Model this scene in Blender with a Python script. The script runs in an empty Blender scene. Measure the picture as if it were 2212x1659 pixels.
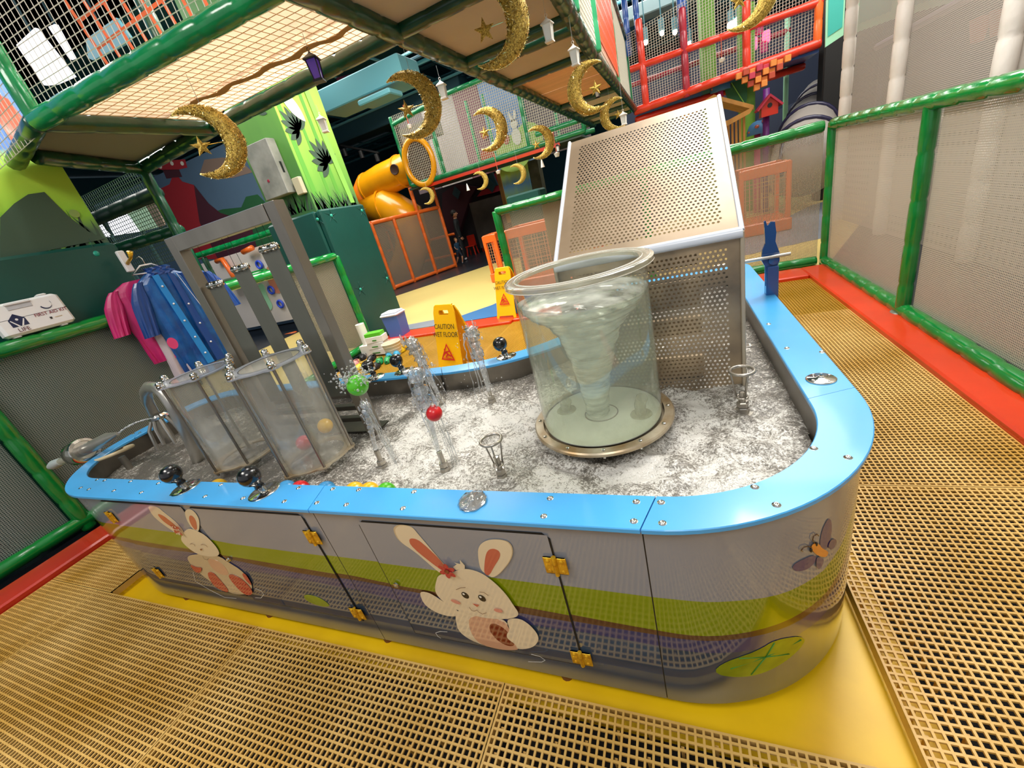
import bpy, math, random
from math import sin, cos, pi, sqrt, atan2, radians
from mathutils import Vector, Matrix, geometry
random.seed(7)
S = bpy.context.scene
COL = S.collection
# ---------------------------------------------------------------- camera, world, light, exposure
cd = bpy.data.cameras.new('camera'); cam = bpy.data.objects.new('camera', cd); COL.objects.link(cam)
cd.sensor_width = 36; cd.lens = 36 * 872.48 / 2212; cd.clip_start = .02; cd.clip_end = 200
cam.matrix_world = Matrix.Translation((0, 0, 1.3)) @ Matrix.Rotation(radians(24.764), 4, 'Z') @ Matrix.Rotation(radians(66.709), 4, 'X') @ Matrix.Rotation(radians(-15.099), 4, 'Z')
S.camera = cam
S.cycles.transparent_max_bounces = 40; S.cycles.max_bounces = 10; S.cycles.caustics_reflective = False; S.cycles.caustics_refractive = False
S.view_settings.view_transform = 'Standard'; S.view_settings.look = 'None'
S.view_settings.exposure = 0.0; S.view_settings.gamma = 1; S.view_settings.use_curve_mapping = False
w = bpy.data.worlds.new('world'); S.world = w; w.use_nodes = True
w.node_tree.nodes['Background'].inputs[0].default_value = (.93, .95, 1, 1)
w.node_tree.nodes['Background'].inputs[1].default_value = 0.5
def area(name, loc, sx, sy, power, col=(1, .96, .9), target=None):
    l = bpy.data.lights.new(name, 'AREA'); l.shape = 'RECTANGLE'; l.size = sx; l.size_y = sy; l.energy = power; l.color = col
    o = bpy.data.objects.new(name, l); COL.objects.link(o); o.location = loc
    if target is not None:
        o.rotation_euler = (Vector(target) - Vector(loc)).to_track_quat('-Z', 'Y').to_euler()
    return o
area('ceiling_or_fill_lamp', (.6, -1.3, 3.6), 1.4, 1.0, 44, target=(-.6, 1.0, 0))
area('ceiling_or_fill_lamp', (.75, 3.3, 4.3), 1.2, 1.8, 175, target=(.0, 1.6, 0))
area('ceiling_or_fill_lamp', (-2.6, -.7, 3.9), 1.8, .9, 75, target=(-2.2, .8, 0))  # unseen fill lamp, added to lift the dark mesh on the left
area('ceiling_or_fill_lamp', (-2.5, 3.5, 4.3), 1.4, 1.2, 230, target=(-1.9, 1.5, 0))
area('ceiling_or_fill_lamp', (-3.3, 6.2, 4.6), 3, 2, 210, target=(-3.2, 7.0, 0))
area('ceiling_or_fill_lamp', (2.6, 7.5, 4.8), 3, 3, 210, target=(2.2, 7.5, 0))
area('ceiling_or_fill_lamp', (-6.5, 10, 4.9), 3, 3, 230, target=(-6, 9.5, 0))
area('ceiling_or_fill_lamp', (-7, 3.6, 4.9), 2, 2, 170, target=(-6, 3.6, 0))
area('ceiling_or_fill_lamp', (-2.2, 2.3, 4.6), 1.6, .8, 70, target=(-2.2, 2.3, 0))
area('ceiling_or_fill_lamp', (3.2, 4.2, 5.2), 1.2, 3, 120, target=(3.0, 4.2, 0))  # unseen fill lamp, added to brighten the grey wall and mesh on the right
area('ceiling_or_fill_lamp', (-1.6, 4.3, 5.0), 2.0, 1.6, 60, target=(-2.2, 4.3, 0))
area('ceiling_or_fill_lamp', (0, 12.5, 4.9), 4, 3, 260, target=(0, 11.5, 0))

# ---------------------------------------------------------------- materials
def lin(h):
    if isinstance(h, tuple): return h
    h = h.lstrip('#'); v = [int(h[i:i+2], 16) / 255 for i in (0, 2, 4)]
    return tuple(c / 12.92 if c <= .04045 else ((c + .055) / 1.055) ** 2.4 for c in v)
M = {}
def mat(name, col, rough=.5, metal=0, noise=0, nscale=8, bump=0, bscale=60, alpha=1, emit=0, coat=0, spec=.5, col2=None, stretch=None, bdist=.002):
    m = bpy.data.materials.new(name); m.use_nodes = True; nt = m.node_tree; b = nt.nodes['Principled BSDF']
    c = lin(col); b.inputs['Base Color'].default_value = (*c, 1)
    b.inputs['Roughness'].default_value = rough; b.inputs['Metallic'].default_value = metal
    b.inputs['Alpha'].default_value = alpha; b.inputs['Coat Weight'].default_value = coat; b.inputs['Coat Roughness'].default_value = .08
    b.inputs['Specular IOR Level'].default_value = spec
    if emit:
        b.inputs['Emission Color'].default_value = (*c, 1); b.inputs['Emission Strength'].default_value = emit
    if noise or bump:
        tc = nt.nodes.new('ShaderNodeTexCoord'); mp = nt.nodes.new('ShaderNodeMapping'); nt.links.new(tc.outputs['Object'], mp.inputs[0])
        if stretch: mp.inputs['Scale'].default_value = stretch
    if noise:
        n = nt.nodes.new('ShaderNodeTexNoise'); n.inputs['Scale'].default_value = nscale; n.inputs['Detail'].default_value = 5
        nt.links.new(mp.outputs[0], n.inputs['Vector'])
        r = nt.nodes.new('ShaderNodeValToRGB'); d = lin(col2) if col2 else tuple(x * (1 - noise) for x in c)
        r.color_ramp.elements[0].position = .35; r.color_ramp.elements[1].position = .65
        r.color_ramp.elements[0].color = (*d, 1); r.color_ramp.elements[1].color = (*c, 1)
        nt.links.new(n.outputs['Fac'], r.inputs[0]); nt.links.new(r.outputs[0], b.inputs['Base Color'])
    if bump:
        n2 = nt.nodes.new('ShaderNodeTexNoise'); n2.inputs['Scale'].default_value = bscale; n2.inputs['Detail'].default_value = 3
        nt.links.new(mp.outputs[0], n2.inputs['Vector'])
        bp = nt.nodes.new('ShaderNodeBump'); bp.inputs['Strength'].default_value = bump; bp.inputs['Distance'].default_value = bdist
        nt.links.new(n2.outputs['Fac'], bp.inputs['Height']); nt.links.new(bp.outputs[0], b.inputs['Normal'])
    M[name] = m; return m
def clear(name, tint, body, fac, rough=.03, gloss=1.0, nscale=0, f2=None, stretch=(1, 1, 1)):
    """thin clear sheet: tinted see-through + a milky body colour + fresnel shine"""
    m = bpy.data.materials.new(name); m.use_nodes = True; nt = m.node_tree; nt.nodes.remove(nt.nodes['Principled BSDF'])
    out = nt.nodes['Material Output']; t = nt.nodes.new('ShaderNodeBsdfTransparent'); t.inputs[0].default_value = (*lin(tint), 1)
    d = nt.nodes.new('ShaderNodeBsdfDiffuse'); d.inputs[0].default_value = (*lin(body), 1)
    g = nt.nodes.new('ShaderNodeBsdfGlossy'); g.inputs['Roughness'].default_value = rough
    mx = nt.nodes.new('ShaderNodeMixShader'); mx.inputs[0].default_value = fac
    if nscale:
        tc = nt.nodes.new('ShaderNodeTexCoord'); mp = nt.nodes.new('ShaderNodeMapping'); nt.links.new(tc.outputs['Object'], mp.inputs[0]); mp.inputs['Scale'].default_value = stretch
        n = nt.nodes.new('ShaderNodeTexNoise'); n.inputs['Scale'].default_value = nscale; n.inputs['Detail'].default_value = 6; nt.links.new(mp.outputs[0], n.inputs['Vector'])
        r = nt.nodes.new('ShaderNodeMapRange'); r.inputs['From Min'].default_value = .35; r.inputs['From Max'].default_value = .7
        r.inputs['To Min'].default_value = fac; r.inputs['To Max'].default_value = f2; nt.links.new(n.outputs['Fac'], r.inputs[0]); nt.links.new(r.outputs[0], mx.inputs[0])
    nt.links.new(t.outputs[0], mx.inputs[1]); nt.links.new(d.outputs[0], mx.inputs[2])
    fr = nt.nodes.new('ShaderNodeLayerWeight'); pw = nt.nodes.new('ShaderNodeMath'); pw.operation = 'POWER'; pw.inputs[1].default_value = 4.5; nt.links.new(fr.outputs['Facing'], pw.inputs[0])
    mm = nt.nodes.new('ShaderNodeMath'); mm.operation = 'MULTIPLY_ADD'; mm.use_clamp = True; mm.inputs[1].default_value = .55 * gloss; mm.inputs[2].default_value = .035 * gloss; nt.links.new(pw.outputs[0], mm.inputs[0])
    m2 = nt.nodes.new('ShaderNodeMixShader'); nt.links.new(mm.outputs[0], m2.inputs[0]); nt.links.new(mx.outputs[0], m2.inputs[1]); nt.links.new(g.outputs[0], m2.inputs[2])
    nt.links.new(m2.outputs[0], out.inputs[0]); M[name] = m; return m
def meshcloth(name, col, pitch, hole, base=0.0, tint=(1, 1, 1)):
    """woven mesh sheet: threads opaque, openings see-through; pitch in metres of the sheet's UVs"""
    m = bpy.data.materials.new(name); m.use_nodes = True; nt = m.node_tree; nt.nodes.remove(nt.nodes['Principled BSDF'])
    out = nt.nodes['Material Output']; uv = nt.nodes.new('ShaderNodeUVMap'); sp = nt.nodes.new('ShaderNodeSeparateXYZ'); nt.links.new(uv.outputs[0], sp.inputs[0])
    def mth(op, a, b=None):
        n = nt.nodes.new('ShaderNodeMath'); n.operation = op
        for i, v in enumerate((a, b)):
            if v is None: continue
            if isinstance(v, (int, float)): n.inputs[i].default_value = v
            else: nt.links.new(v, n.inputs[i])
        return n.outputs[0]
    su = mth('SINE', mth('MULTIPLY', sp.outputs[0], 2 * pi / pitch)); sv = mth('SINE', mth('MULTIPLY', sp.outputs[1], 2 * pi / pitch))
    h = mth('GREATER_THAN', mth('ADD', su, sv), hole)
    fac = mth('MULTIPLY', h, 1 - base)
    t = nt.nodes.new('ShaderNodeBsdfTransparent'); t.inputs[0].default_value = (*tint, 1)
    d = nt.nodes.new('ShaderNodeBsdfDiffuse'); d.inputs[0].default_value = (*lin(col), 1)
    tl = nt.nodes.new('ShaderNodeBsdfTranslucent'); tl.inputs[0].default_value = (*lin(col), 1)
    md = nt.nodes.new('ShaderNodeMixShader'); md.inputs[0].default_value = .35; nt.links.new(d.outputs[0], md.inputs[1]); nt.links.new(tl.outputs[0], md.inputs[2])
    mx = nt.nodes.new('ShaderNodeMixShader'); nt.links.new(fac, mx.inputs[0]); nt.links.new(md.outputs[0], mx.inputs[1]); nt.links.new(t.outputs[0], mx.inputs[2])
    nt.links.new(mx.outputs[0], out.inputs[0]); M[name] = m; return m
mat('rim_blue', '#4BB0F2', .3, noise=.12, nscale=3, coat=.4)
mat('print_grey', '#8C9098', .07, coat=.6, spec=.8)
mat('print_green', '#7F9006', .07, coat=.6, spec=.8)
mat('print_brown', '#55351C', .15, coat=.6)
mat('print_purple', '#484872', .07, coat=.6, spec=.8, noise=.2, nscale=5)
mat('print_slate', '#45566A', .05, coat=.9, spec=.9, noise=.35, nscale=4, stretch=(.6, 1, 3))
mat('print_cream', '#E3D2B0', .08, coat=.6, spec=.8)
mat('print_peach', '#D3A382', .08, coat=.6, spec=.8)
mat('print_tan', '#C9B48F', .08, coat=.6, spec=.8)
mat('print_coral', '#C4604A', .08, coat=.6, spec=.8)
mat('print_red', '#B92F33', .08, coat=.6, spec=.8)
mat('print_maroon', '#7C2D14', .08, coat=.6, spec=.8)
mat('print_black', '#1E1710', .2, coat=.4)
mat('print_line', '#6B4A3A', .3)
mat('print_white', '#E8E6DA', .2, coat=.3)
mat('print_blush', '#D58E77', .2)
mat('print_leaf', '#8FA31A', .2, coat=.4, noise=.35, nscale=14)
mat('print_violet', '#4E3C6E', .12, coat=.4)
mat('print_orange', '#E8902A', .12, coat=.4)
mat('gap', '#0E1012', .5)
mat('steel', '#BFBBB2', .3, .72, noise=.2, nscale=6, bump=.12, bscale=40)
mat('steel_bright', '#D4D2CB', .14, 1, bump=.15, bscale=30)
mat('steel_dull', '#A59F94', .35, .85, noise=.3, nscale=5, stretch=(1, 1, .3))
mat('steel_dark', '#4F4C45', .38, .7, noise=.25, nscale=7, stretch=(1, 1, .2))
mat('steel_wall', '#8A8378', .3, .8, noise=.35, nscale=6)
mat('flange', '#C9BFA8', .3, .45, noise=.25, nscale=9, col2='#9A7E56')
mat('brass', '#F0C22E', .3, .45, noise=.3, nscale=40, col2='#C8901C')
mat('steel_noz', '#BDB6AA', .24, .7, noise=.2, nscale=30)
mat('rusty', '#7A4F25', .8, 0, noise=.5, nscale=20)
mat('black_ball', '#0B0C0E', .22, coat=.7)
mat('white_plastic', '#E9E9EA', .35)
mat('white_bar', '#DCE3EE', .25, coat=.4)
mat('perf', '#B49E82', .42, .3, noise=.3, nscale=3, col2='#917C62')
mat('perf_low', '#BFA888', .32, .45, noise=.4, nscale=4, col2='#776B5C')
mat('lid', '#C3C7CF', .28, .5, noise=.15, nscale=8)
mat('tarp_shadow_cord', '#F4D2A4', .7)
mat('tarp_fold', '#B08A58', .7, noise=.3, nscale=9)
mat('perf_edge', '#B9AC97', .4, .3)
mat('beige', '#BFA988', .6)
mat('green_pad', '#0E8A4A', .22, noise=.25, nscale=12, bump=.25, bscale=22, coat=.5, bdist=.006)
mat('green_dark', '#0A4A30', .28, noise=.35, nscale=8, bump=.25, bscale=22, coat=.3, bdist=.006)
mat('green_fence', '#0C8434', .2, noise=.25, nscale=10, bump=.3, bscale=20, coat=.6, bdist=.006)
mat('teal_vinyl', '#07483F', .42, noise=.12, nscale=3, bump=.15, bscale=6, bdist=.02)
mat('teal_button', '#1B9A83', .4)
mat('tie', '#DDE8DF', .3)
mat('grating', '#E2B96C', .42, noise=.35, nscale=2.2, col2='#BF9038', bump=.1, bscale=90)
mat('grating_far', '#B98C2C', .35, noise=.3, nscale=2.5, col2='#A97E14')
mat('sub', '#060402', .8)
mat('plate', '#FACB0A', .38, noise=.22, nscale=3, col2='#E5B50A')
mat('kerb', '#DC3A12', .3, noise=.15, nscale=3, coat=.3)
mat('kerb_red', '#C42C18', .3, noise=.15, nscale=3, coat=.3)
mat('floor_yellow', '#E4CC7C', .4, noise=.06, nscale=.7)
mat('floor_blue', '#2F6FA6', .4, noise=.06, nscale=2)
mat('floor_grey', '#7E8791', .5, noise=.1, nscale=3)
mat('floor_dark', '#2B3038', .35, noise=.3, nscale=2)
mat('orange_pad', '#EE6E26', .3, noise=.12, nscale=8, bump=.2, bscale=18, coat=.3, bdist=.006)
mat('red_pad', '#E2391E', .3, noise=.2, nscale=3, bump=.2, bscale=18, coat=.3, bdist=.006)
mat('crimson_pad', '#A91F35', .3, noise=.2, nscale=3, coat=.3)
mat('blue_pad', '#1F4E9E', .3, coat=.3)
mat('white_pad', '#E6DFD6', .35, noise=.08, nscale=6, bump=.4, bscale=16, bdist=.01)
mat('slide_yellow', '#F0A20E', .25, noise=.12, nscale=2, coat=.4)
mat('slide_orange', '#EC7A12', .3, coat=.3)
mat('slide_dark', '#3A1E0E', .5)
mat('deck_tan', '#B5ADA2', .7, noise=.1, nscale=2)
mat('deck_wood', '#DDA877', .6, noise=.15, nscale=3, stretch=(.3, 3, 1))
mat('net_white', '#C9C4B4', .7)
mat('net_dark', '#5C6F63', .7)
mat('net_orange', '#D4673E', .7)
mat('gold_dark', '#5E4610', .4, .6)
mat('gold', '#EBCB62', .42, .45, noise=.5, nscale=160, col2='#8A681C', bump=.8, bscale=220, bdist=.004)
mat('gold_bright', '#F5E29A', .15, 1)
mat('lamp_black', '#141318', .35)
mat('lamp_white', '#E8E4DA', .4)
mat('lamp_purple', '#5B3A9A', .2, emit=.25)
mat('lamp_glass', '#D7D9D2', .15, emit=.15)
mat('ceil', '#256B7C', .8, noise=.3, nscale=.6)
mat('duct', '#5E9FAA', .6)
mat('duct_dark', '#163F4B', .7)
mat('black', '#050607', .6)
mat('wall_dark', '#1A4A57', .8)
mat('wall_blue', '#54708C', .7, noise=.08, nscale=2)
mat('wall_navy', '#2E3A55', .7)
mat('wall_grey', '#B5AAA0', .7)
mat('teal_panel', '#3FB3A6', .5)
mat('mint', '#A5E3BE', .5)
mat('lilac', '#A18CAE', .5)
mat('mushroom_red', '#A5242F', .6)
mat('mushroom_dark', '#4A1F2E', .6)
mat('leaf_dark', '#3E5644', .6)
mat('leaf_green', '#3E8A33', .6)
mat('leaf_light', '#8CCB57', .6)
mat('leaf_white', '#D5DACB', .6)
mat('concrete', '#8E8F86', .6, noise=.3, nscale=5, col2='#6E7068')
mat('coat_blue', '#1668B4', .3, noise=.25, nscale=8, col2='#0B3F86', bump=.3, bscale=14, coat=.3, bdist=.01)
mat('coat_navy', '#123F86', .3, bump=.3, bscale=14, coat=.3, bdist=.01)
mat('coat_pink', '#C9256F', .35, noise=.2, nscale=9, bump=.3, bscale=12, bdist=.01)
mat('coat_white', '#C7BCC4', .4, bump=.2, bscale=10, bdist=.01)
mat('kit_red', '#8C1F34', .5)
mat('kit_navy', '#17224A', .5)
mat('sign_yellow', '#F2B90C', .35)
mat('sign_black', '#26221A', .5)
mat('sign_red', '#C4201C', .5)
mat('ball_green', '#55C51E', .3, coat=.4)
mat('ball_red', '#D8171D', .3, coat=.4)
mat('ball_yellow', '#F0B90C', .3, coat=.4)
mat('ball_blue', '#3E9BD6', .3, coat=.4)
mat('bin_blue', '#5673C4', .35)
mat('bin_white', '#DDE2EE', .4)
mat('box_green', '#5CBF2A', .5)
mat('paper', '#E9E7E2', .7)
mat('basket', '#E7DCC4', .6)
mat('clog_black', '#15161B', .4); mat('clog_green', '#1E8A4A', .4); mat('clog_lime', '#6CC24A', .4); mat('clog_yellow', '#D9B516', .4)
mat('clog_blue', '#3A9AC4', .4); mat('clog_pink', '#C98A84', .5); mat('clog_cream', '#D8CDB4', .5)
mat('skin', '#C98F70', .5); mat('hair', '#8A6238', .7); mat('hair_dark', '#1B1512', .7); mat('shirt_navy', '#123A56', .7); mat('shirt_black', '#11181C', .7); mat('shorts', '#101A2C', .7); mat('sock', '#D8DAE0', .6)
mat('wood', '#B5823A', .6, noise=.3, nscale=9, stretch=(1, 1, .15))
mat('house_red', '#A3203A', .6); mat('house_dark', '#3A0E1C', .7)
mat('trunk_green', '#7CB843', .6, noise=.35, nscale=4, stretch=(1, 1, .1)); mat('trunk_brown', '#4A4A34', .8, noise=.4, nscale=6)
mat('purple', '#6B2780', .4); mat('pink', '#D8407E', .5); mat('tile_orange', '#E08A3C', .5); mat('tile_red', '#B84A30', .5)
mat('tube_grey', '#A9A39C', .4, noise=.15, nscale=2); mat('rib_navy', '#1E1C40', .35, coat=.3)
mat('blue_plastic', '#22579A', .18, coat=.5, noise=.2, nscale=3)
mat('rope_string', '#B9C2C4', .6)
mat('screen_white', '#F4F2FF', .5, emit=1.6)
mat('spot_glow', '#FFF6E0', .5, emit=14)
mat('pink_glow', '#FF6FA0', .5, emit=1.2)
mat('teal_screen', '#5F9AA8', .5, emit=.25)
mat('tubing', '#D9C49A', .35)
mat('mural_sky', '#7FA6D8', .6); mat('mural_grass', '#A8D26A', .6); mat('mural_pink', '#D86A8A', .6); mat('mural_lilac', '#9C8FC0', .6)
clear('acrylic', '#F7F8F4', '#DDD9CC', .17, rough=.05, gloss=1.3, nscale=5, f2=.48, stretch=(1, 1, .5))
clear('acrylic_clean', '#F4F6F0', '#E8E6DA', .08, gloss=1.5)
mat('tank_floor', '#E6E8DC', .4, noise=.1, nscale=12)
mat('acrylic_bead', '#F4F1E4', .1, coat=.8)
mat('slat_steel', '#73746A', .4, .45, noise=.2, nscale=6, stretch=(1, 1, .2))
mat('kit_grip', '#B8C4C4', .3)
clear('acrylic_rim', '#E8E8DC', '#E8E4D2', .32, gloss=1.8)
clear('tank_water', '#F6FAF2', '#EDF0E2', .20, rough=.05, gloss=.6)
clear('funnel', '#EDF1E8', '#FAFBF4', .18, rough=.12, gloss=2.6, nscale=8, f2=.95, stretch=(1.2, 1.2, 7))
clear('jet', '#F4F7F8', '#FFFFFF', .05, rough=.03, gloss=4.5, nscale=45, f2=.42)
clear('droplet', '#F0F3F3', '#FFFFFF', .16, rough=.02, gloss=4)
meshcloth('mesh_beige', '#B5A48F', .011, .45)
meshcloth('mesh_right', '#CCC4B4', .011, 1.1)
meshcloth('mesh_dark', '#9AA49C', .011, .55)
meshcloth('mesh_orange', '#B58A70', .02, .3)
meshcloth('mesh_far', '#A89A8A', .02, .35)
def gradient(name, axis, stops, rough=.6, noise=0, scale=1):
    m = bpy.data.materials.new(name); m.use_nodes = True; nt = m.node_tree; b = nt.nodes['Principled BSDF']; b.inputs['Roughness'].default_value = rough
    tc = nt.nodes.new('ShaderNodeTexCoord'); sp = nt.nodes.new('ShaderNodeSeparateXYZ'); nt.links.new(tc.outputs['Generated'], sp.inputs[0])
    r = nt.nodes.new('ShaderNodeValToRGB'); src = sp.outputs[axis]
    if noise:
        n = nt.nodes.new('ShaderNodeTexNoise'); n.inputs['Scale'].default_value = scale; nt.links.new(tc.outputs['Generated'], n.inputs[0])
        a = nt.nodes.new('ShaderNodeMath'); a.operation = 'MULTIPLY_ADD'; nt.links.new(n.outputs['Fac'], a.inputs[0]); a.inputs[1].default_value = noise; nt.links.new(sp.outputs[axis], a.inputs[2]); src = a.outputs[0]
    nt.links.new(src, r.inputs[0]); e = r.color_ramp.elements
    while len(e) < len(stops): e.new(.5)
    for i, (p, c) in enumerate(stops): e[i].position = p; e[i].color = (*lin(c), 1)
    nt.links.new(r.outputs[0], b.inputs['Base Color']); M[name] = m
gradient('mural_col', 2, [(0, '#3D4A42'), (.375, '#42584A'), (.45, '#6FAE45'), (.6, '#A6CC50'), (.8, '#68AC44'), (1, '#3E8A3C')], noise=.12, scale=3)
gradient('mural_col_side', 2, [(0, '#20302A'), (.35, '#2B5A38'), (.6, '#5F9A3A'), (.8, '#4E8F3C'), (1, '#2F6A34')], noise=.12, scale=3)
gradient('mural_near', 2, [(0, '#3F5A4C'), (.355, '#4C6A52'), (.375, '#8FCB3C'), (.42, '#B4E048'), (.45, '#9AD04A'), (.456, '#4F78B8'), (1, '#5A8AC8')], noise=.008, scale=4)
mat('panel_board', '#D9D3D0', .5); mat('orange_soft', '#F2A078', .5)
mat('board_olive', '#8F8A5E', .6); mat('leaf_mush', '#8CA85A', .6); mat('box_cream', '#B9B294', .6); mat('green_mint', '#2FA36B', .3, coat=.3); mat('green_mid', '#15804A', .3, coat=.3, noise=.2, nscale=6)
mat('green_black', '#06281F', .4); mat('deck_grey', '#6E7170', .8); mat('grille_orange', '#F25A22', .4); mat('duct_light', '#9FB4B8', .5); mat('duct_pale', '#5A8F9C', .5); mat('pipe_maroon', '#6A2238', .5)
mat('wall_tan', '#8A7468', .7); mat('leaf_hill', '#1F5A34', .7); mat('panel_pale', '#B9B2B2', .6); mat('ring_blue', '#2E4FD6', .4); mat('deck_edge', '#3C4A40', .6); mat('panel_greypink', '#6E646B', .6); mat('mural_pink2', '#8F6470', .6)
mat('house_teal', '#163E48', .6); mat('house_wall', '#241F24', .7, noise=.4, nscale=2); mat('wall_murky', '#4E4844', .7, noise=.5, nscale=1.5); mat('net_peach', '#C9966C', .6); mat('pink2', '#C23A52', .5); mat('toad_blue', '#4A7FB0', .5); mat('wall_grey2', '#4A5470', .7)
mat('plat_beige', '#C2B6A2', .6); mat('kit_shade', '#B9BCC2', .4); mat('kit_redd', '#6A3A44', .5); mat('coat_blue2', '#2A86D0', .3)
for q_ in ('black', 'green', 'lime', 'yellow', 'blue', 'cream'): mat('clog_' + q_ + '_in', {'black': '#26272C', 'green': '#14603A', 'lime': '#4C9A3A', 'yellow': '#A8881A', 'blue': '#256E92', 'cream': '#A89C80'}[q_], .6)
gradient('mural_far', 2, [(0, '#3A443A'), (.55, '#4F5F45'), (.72, '#8FBF6A'), (.85, '#5F9AD8'), (1, '#B4D45A')], noise=.15, scale=4)
meshcloth('mesh_fine', '#A79C88', .011, .15); meshcloth('mesh_grey', '#B6B0A8', .014, 1.2)
def tarp():
    m = mat('tarp', '#D8CDBA', .6, noise=.12, nscale=4); nt = m.node_tree; b = nt.nodes['Principled BSDF']; out = nt.nodes['Material Output']
    tl = nt.nodes.new('ShaderNodeBsdfTranslucent'); tl.inputs[0].default_value = (*lin('#F3E6D4'), 1)
    mx = nt.nodes.new('ShaderNodeMixShader'); mx.inputs[0].default_value = .55; nt.links.new(b.outputs[0], mx.inputs[1]); nt.links.new(tl.outputs[0], mx.inputs[2]); nt.links.new(mx.outputs[0], out.inputs[0])
tarp()

# ---------------------------------------------------------------- mesh helpers
WO = {}
class B:
    def __init__(s): s.v = []; s.f = []; s.mi = []; s.uv = {}; s.m = 0
    def add(s, vs, fs, mi=None):
        n = len(s.v); s.v += [tuple(v) for v in vs]
        for f in fs: s.f.append(tuple(i + n for i in f)); s.mi.append(s.m if mi is None else mi)
        return n
    def box(s, c, d, rz=0, rx=0, ry=0, mi=None):
        R = Matrix.Rotation(rz, 3, 'Z') @ Matrix.Rotation(ry, 3, 'Y') @ Matrix.Rotation(rx, 3, 'X')
        vs = [Vector(c) + R @ Vector((x * d[0] / 2, y * d[1] / 2, z * d[2] / 2)) for x in (-1, 1) for y in (-1, 1) for z in (-1, 1)]
        s.add(vs, [(0, 1, 3, 2), (4, 6, 7, 5), (0, 4, 5, 1), (2, 3, 7, 6), (0, 2, 6, 4), (1, 5, 7, 3)], mi); return s
    def bbox(s, c, d, bev=.004, rz=0, rx=0, ry=0, mi=None):
        """box with chamfered vertical and horizontal edges"""
        R = Matrix.Rotation(rz, 3, 'Z') @ Matrix.Rotation(ry, 3, 'Y') @ Matrix.Rotation(rx, 3, 'X'); hx, hy, hz = d[0] / 2, d[1] / 2, d[2] / 2
        b = min(bev, hx * .9, hy * .9, hz * .9); ring = []
        def oct_(hx, hy, z): return [(hx - b, -hy, z), (hx, -hy + b, z), (hx, hy - b, z), (hx - b, hy, z), (-hx + b, hy, z), (-hx, hy - b, z), (-hx, -hy + b, z), (-hx + b, -hy, z)]
        L = [oct_(hx - b, hy - b, -hz), oct_(hx, hy, -hz + b), oct_(hx, hy, hz - b), oct_(hx - b, hy - b, hz)]
        vs = [Vector(c) + R @ Vector(v) for l in L for v in l]; fs = [tuple(range(7, -1, -1)), tuple(range(24, 32))]
        for k in range(3):
            for i in range(8): j = (i + 1) % 8; fs.append((k * 8 + i, k * 8 + j, k * 8 + 8 + j, k * 8 + 8 + i))
        s.add(vs, fs, mi); return s
    def quad(s, a, b, c, d, mi=None, uv=None):
        n = s.add([a, b, c, d], [(0, 1, 2, 3)], mi)
        if uv: s.uv[len(s.f) - 1] = uv
        return s
    def sheet(s, a, b, c, d, mi=None):
        a, b, c, d = map(Vector, (a, b, c, d)); W = (b - a).length; H = (d - a).length
        return s.quad(a, b, c, d, mi, [(0, 0), (W, 0), ((c - d).length, (c - b).length), (0, H)])
    def slab(s, pts, off, mi=None):
        """polygon pts (3D, planar) extruded by vector off, concave allowed"""
        pts = [Vector(q) for q in pts]; off = Vector(off); n = len(pts)
        tri = geometry.tessellate_polygon([pts]); k = s.add(pts + [q + off for q in pts], [], mi)
        for t in tri:
            s.f.append(tuple(i + k for i in t)); s.mi.append(s.m if mi is None else mi)
            s.f.append(tuple(i + n + k for i in t[::-1])); s.mi.append(s.m if mi is None else mi)
        for i in range(n):
            j = (i + 1) % n; s.f.append((k + i, k + j, k + n + j, k + n + i)); s.mi.append(s.m if mi is None else mi)
        return s
    def tube(s, pts, r, n=10, caps=True, mi=None, closed=False):
        pts = [Vector(q) for q in pts]; N = len(pts); rr = r if isinstance(r, (list, tuple)) else [r] * N
        prev = None; rings = []
        for i, q in enumerate(pts):
            if closed: t = pts[(i + 1) % N] - pts[i - 1]
            else: t = pts[min(i + 1, N - 1)] - pts[max(i - 1, 0)]
            t.normalize()
            if prev is None:
                u = t.orthogonal().normalized()
                if abs(t.z) < .9: u = (Vector((0, 0, 1)) - t * t.z).normalized()
            else: u = (prev - t * prev.dot(t)).normalized()
            prev = u; v = t.cross(u); rings.append([q + (u * cos(a) + v * sin(a)) * rr[i] for a in [2 * pi * k / n for k in range(n)]])
        vs = [p for g in rings for p in g]; fs = []
        for i in range(N if closed else N - 1):
            for k in range(n):
                a, b2 = i * n + k, i * n + (k + 1) % n; c, d = ((i + 1) % N) * n + (k + 1) % n, ((i + 1) % N) * n + k; fs.append((a, b2, c, d))
        if caps and not closed: fs.append(tuple(range(n - 1, -1, -1))); fs.append(tuple((N - 1) * n + k for k in range(n)))
        s.add(vs, fs, mi); return s
    def lathe(s, prof, c, n=24, mi=None, ax='z', rot=None, arc=2 * pi):
        c = Vector(c); vs = []; fs = []; full = arc > 6.28; m = n if full else n + 1
        for (r, h) in prof:
            for k in range(m):
                a = arc * k / n; p = Vector((r * cos(a), r * sin(a), h))
                if rot is not None: p = rot @ p
                vs.append(c + p)
        for i in range(len(prof) - 1):
            for k in range(n):
                k2 = (k + 1) % m; fs.append((i * m + k, i * m + k2, (i + 1) * m + k2, (i + 1) * m + k))
        s.add(vs, fs, mi); return s
    def cyl(s, c, r, h, n=16, mi=None, rot=None):
        """c = centre of the base"""
        return s.lathe([(0.0001, 0), (r, 0), (r, h), (0.0001, h)], c, n, mi, rot=rot)
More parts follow.
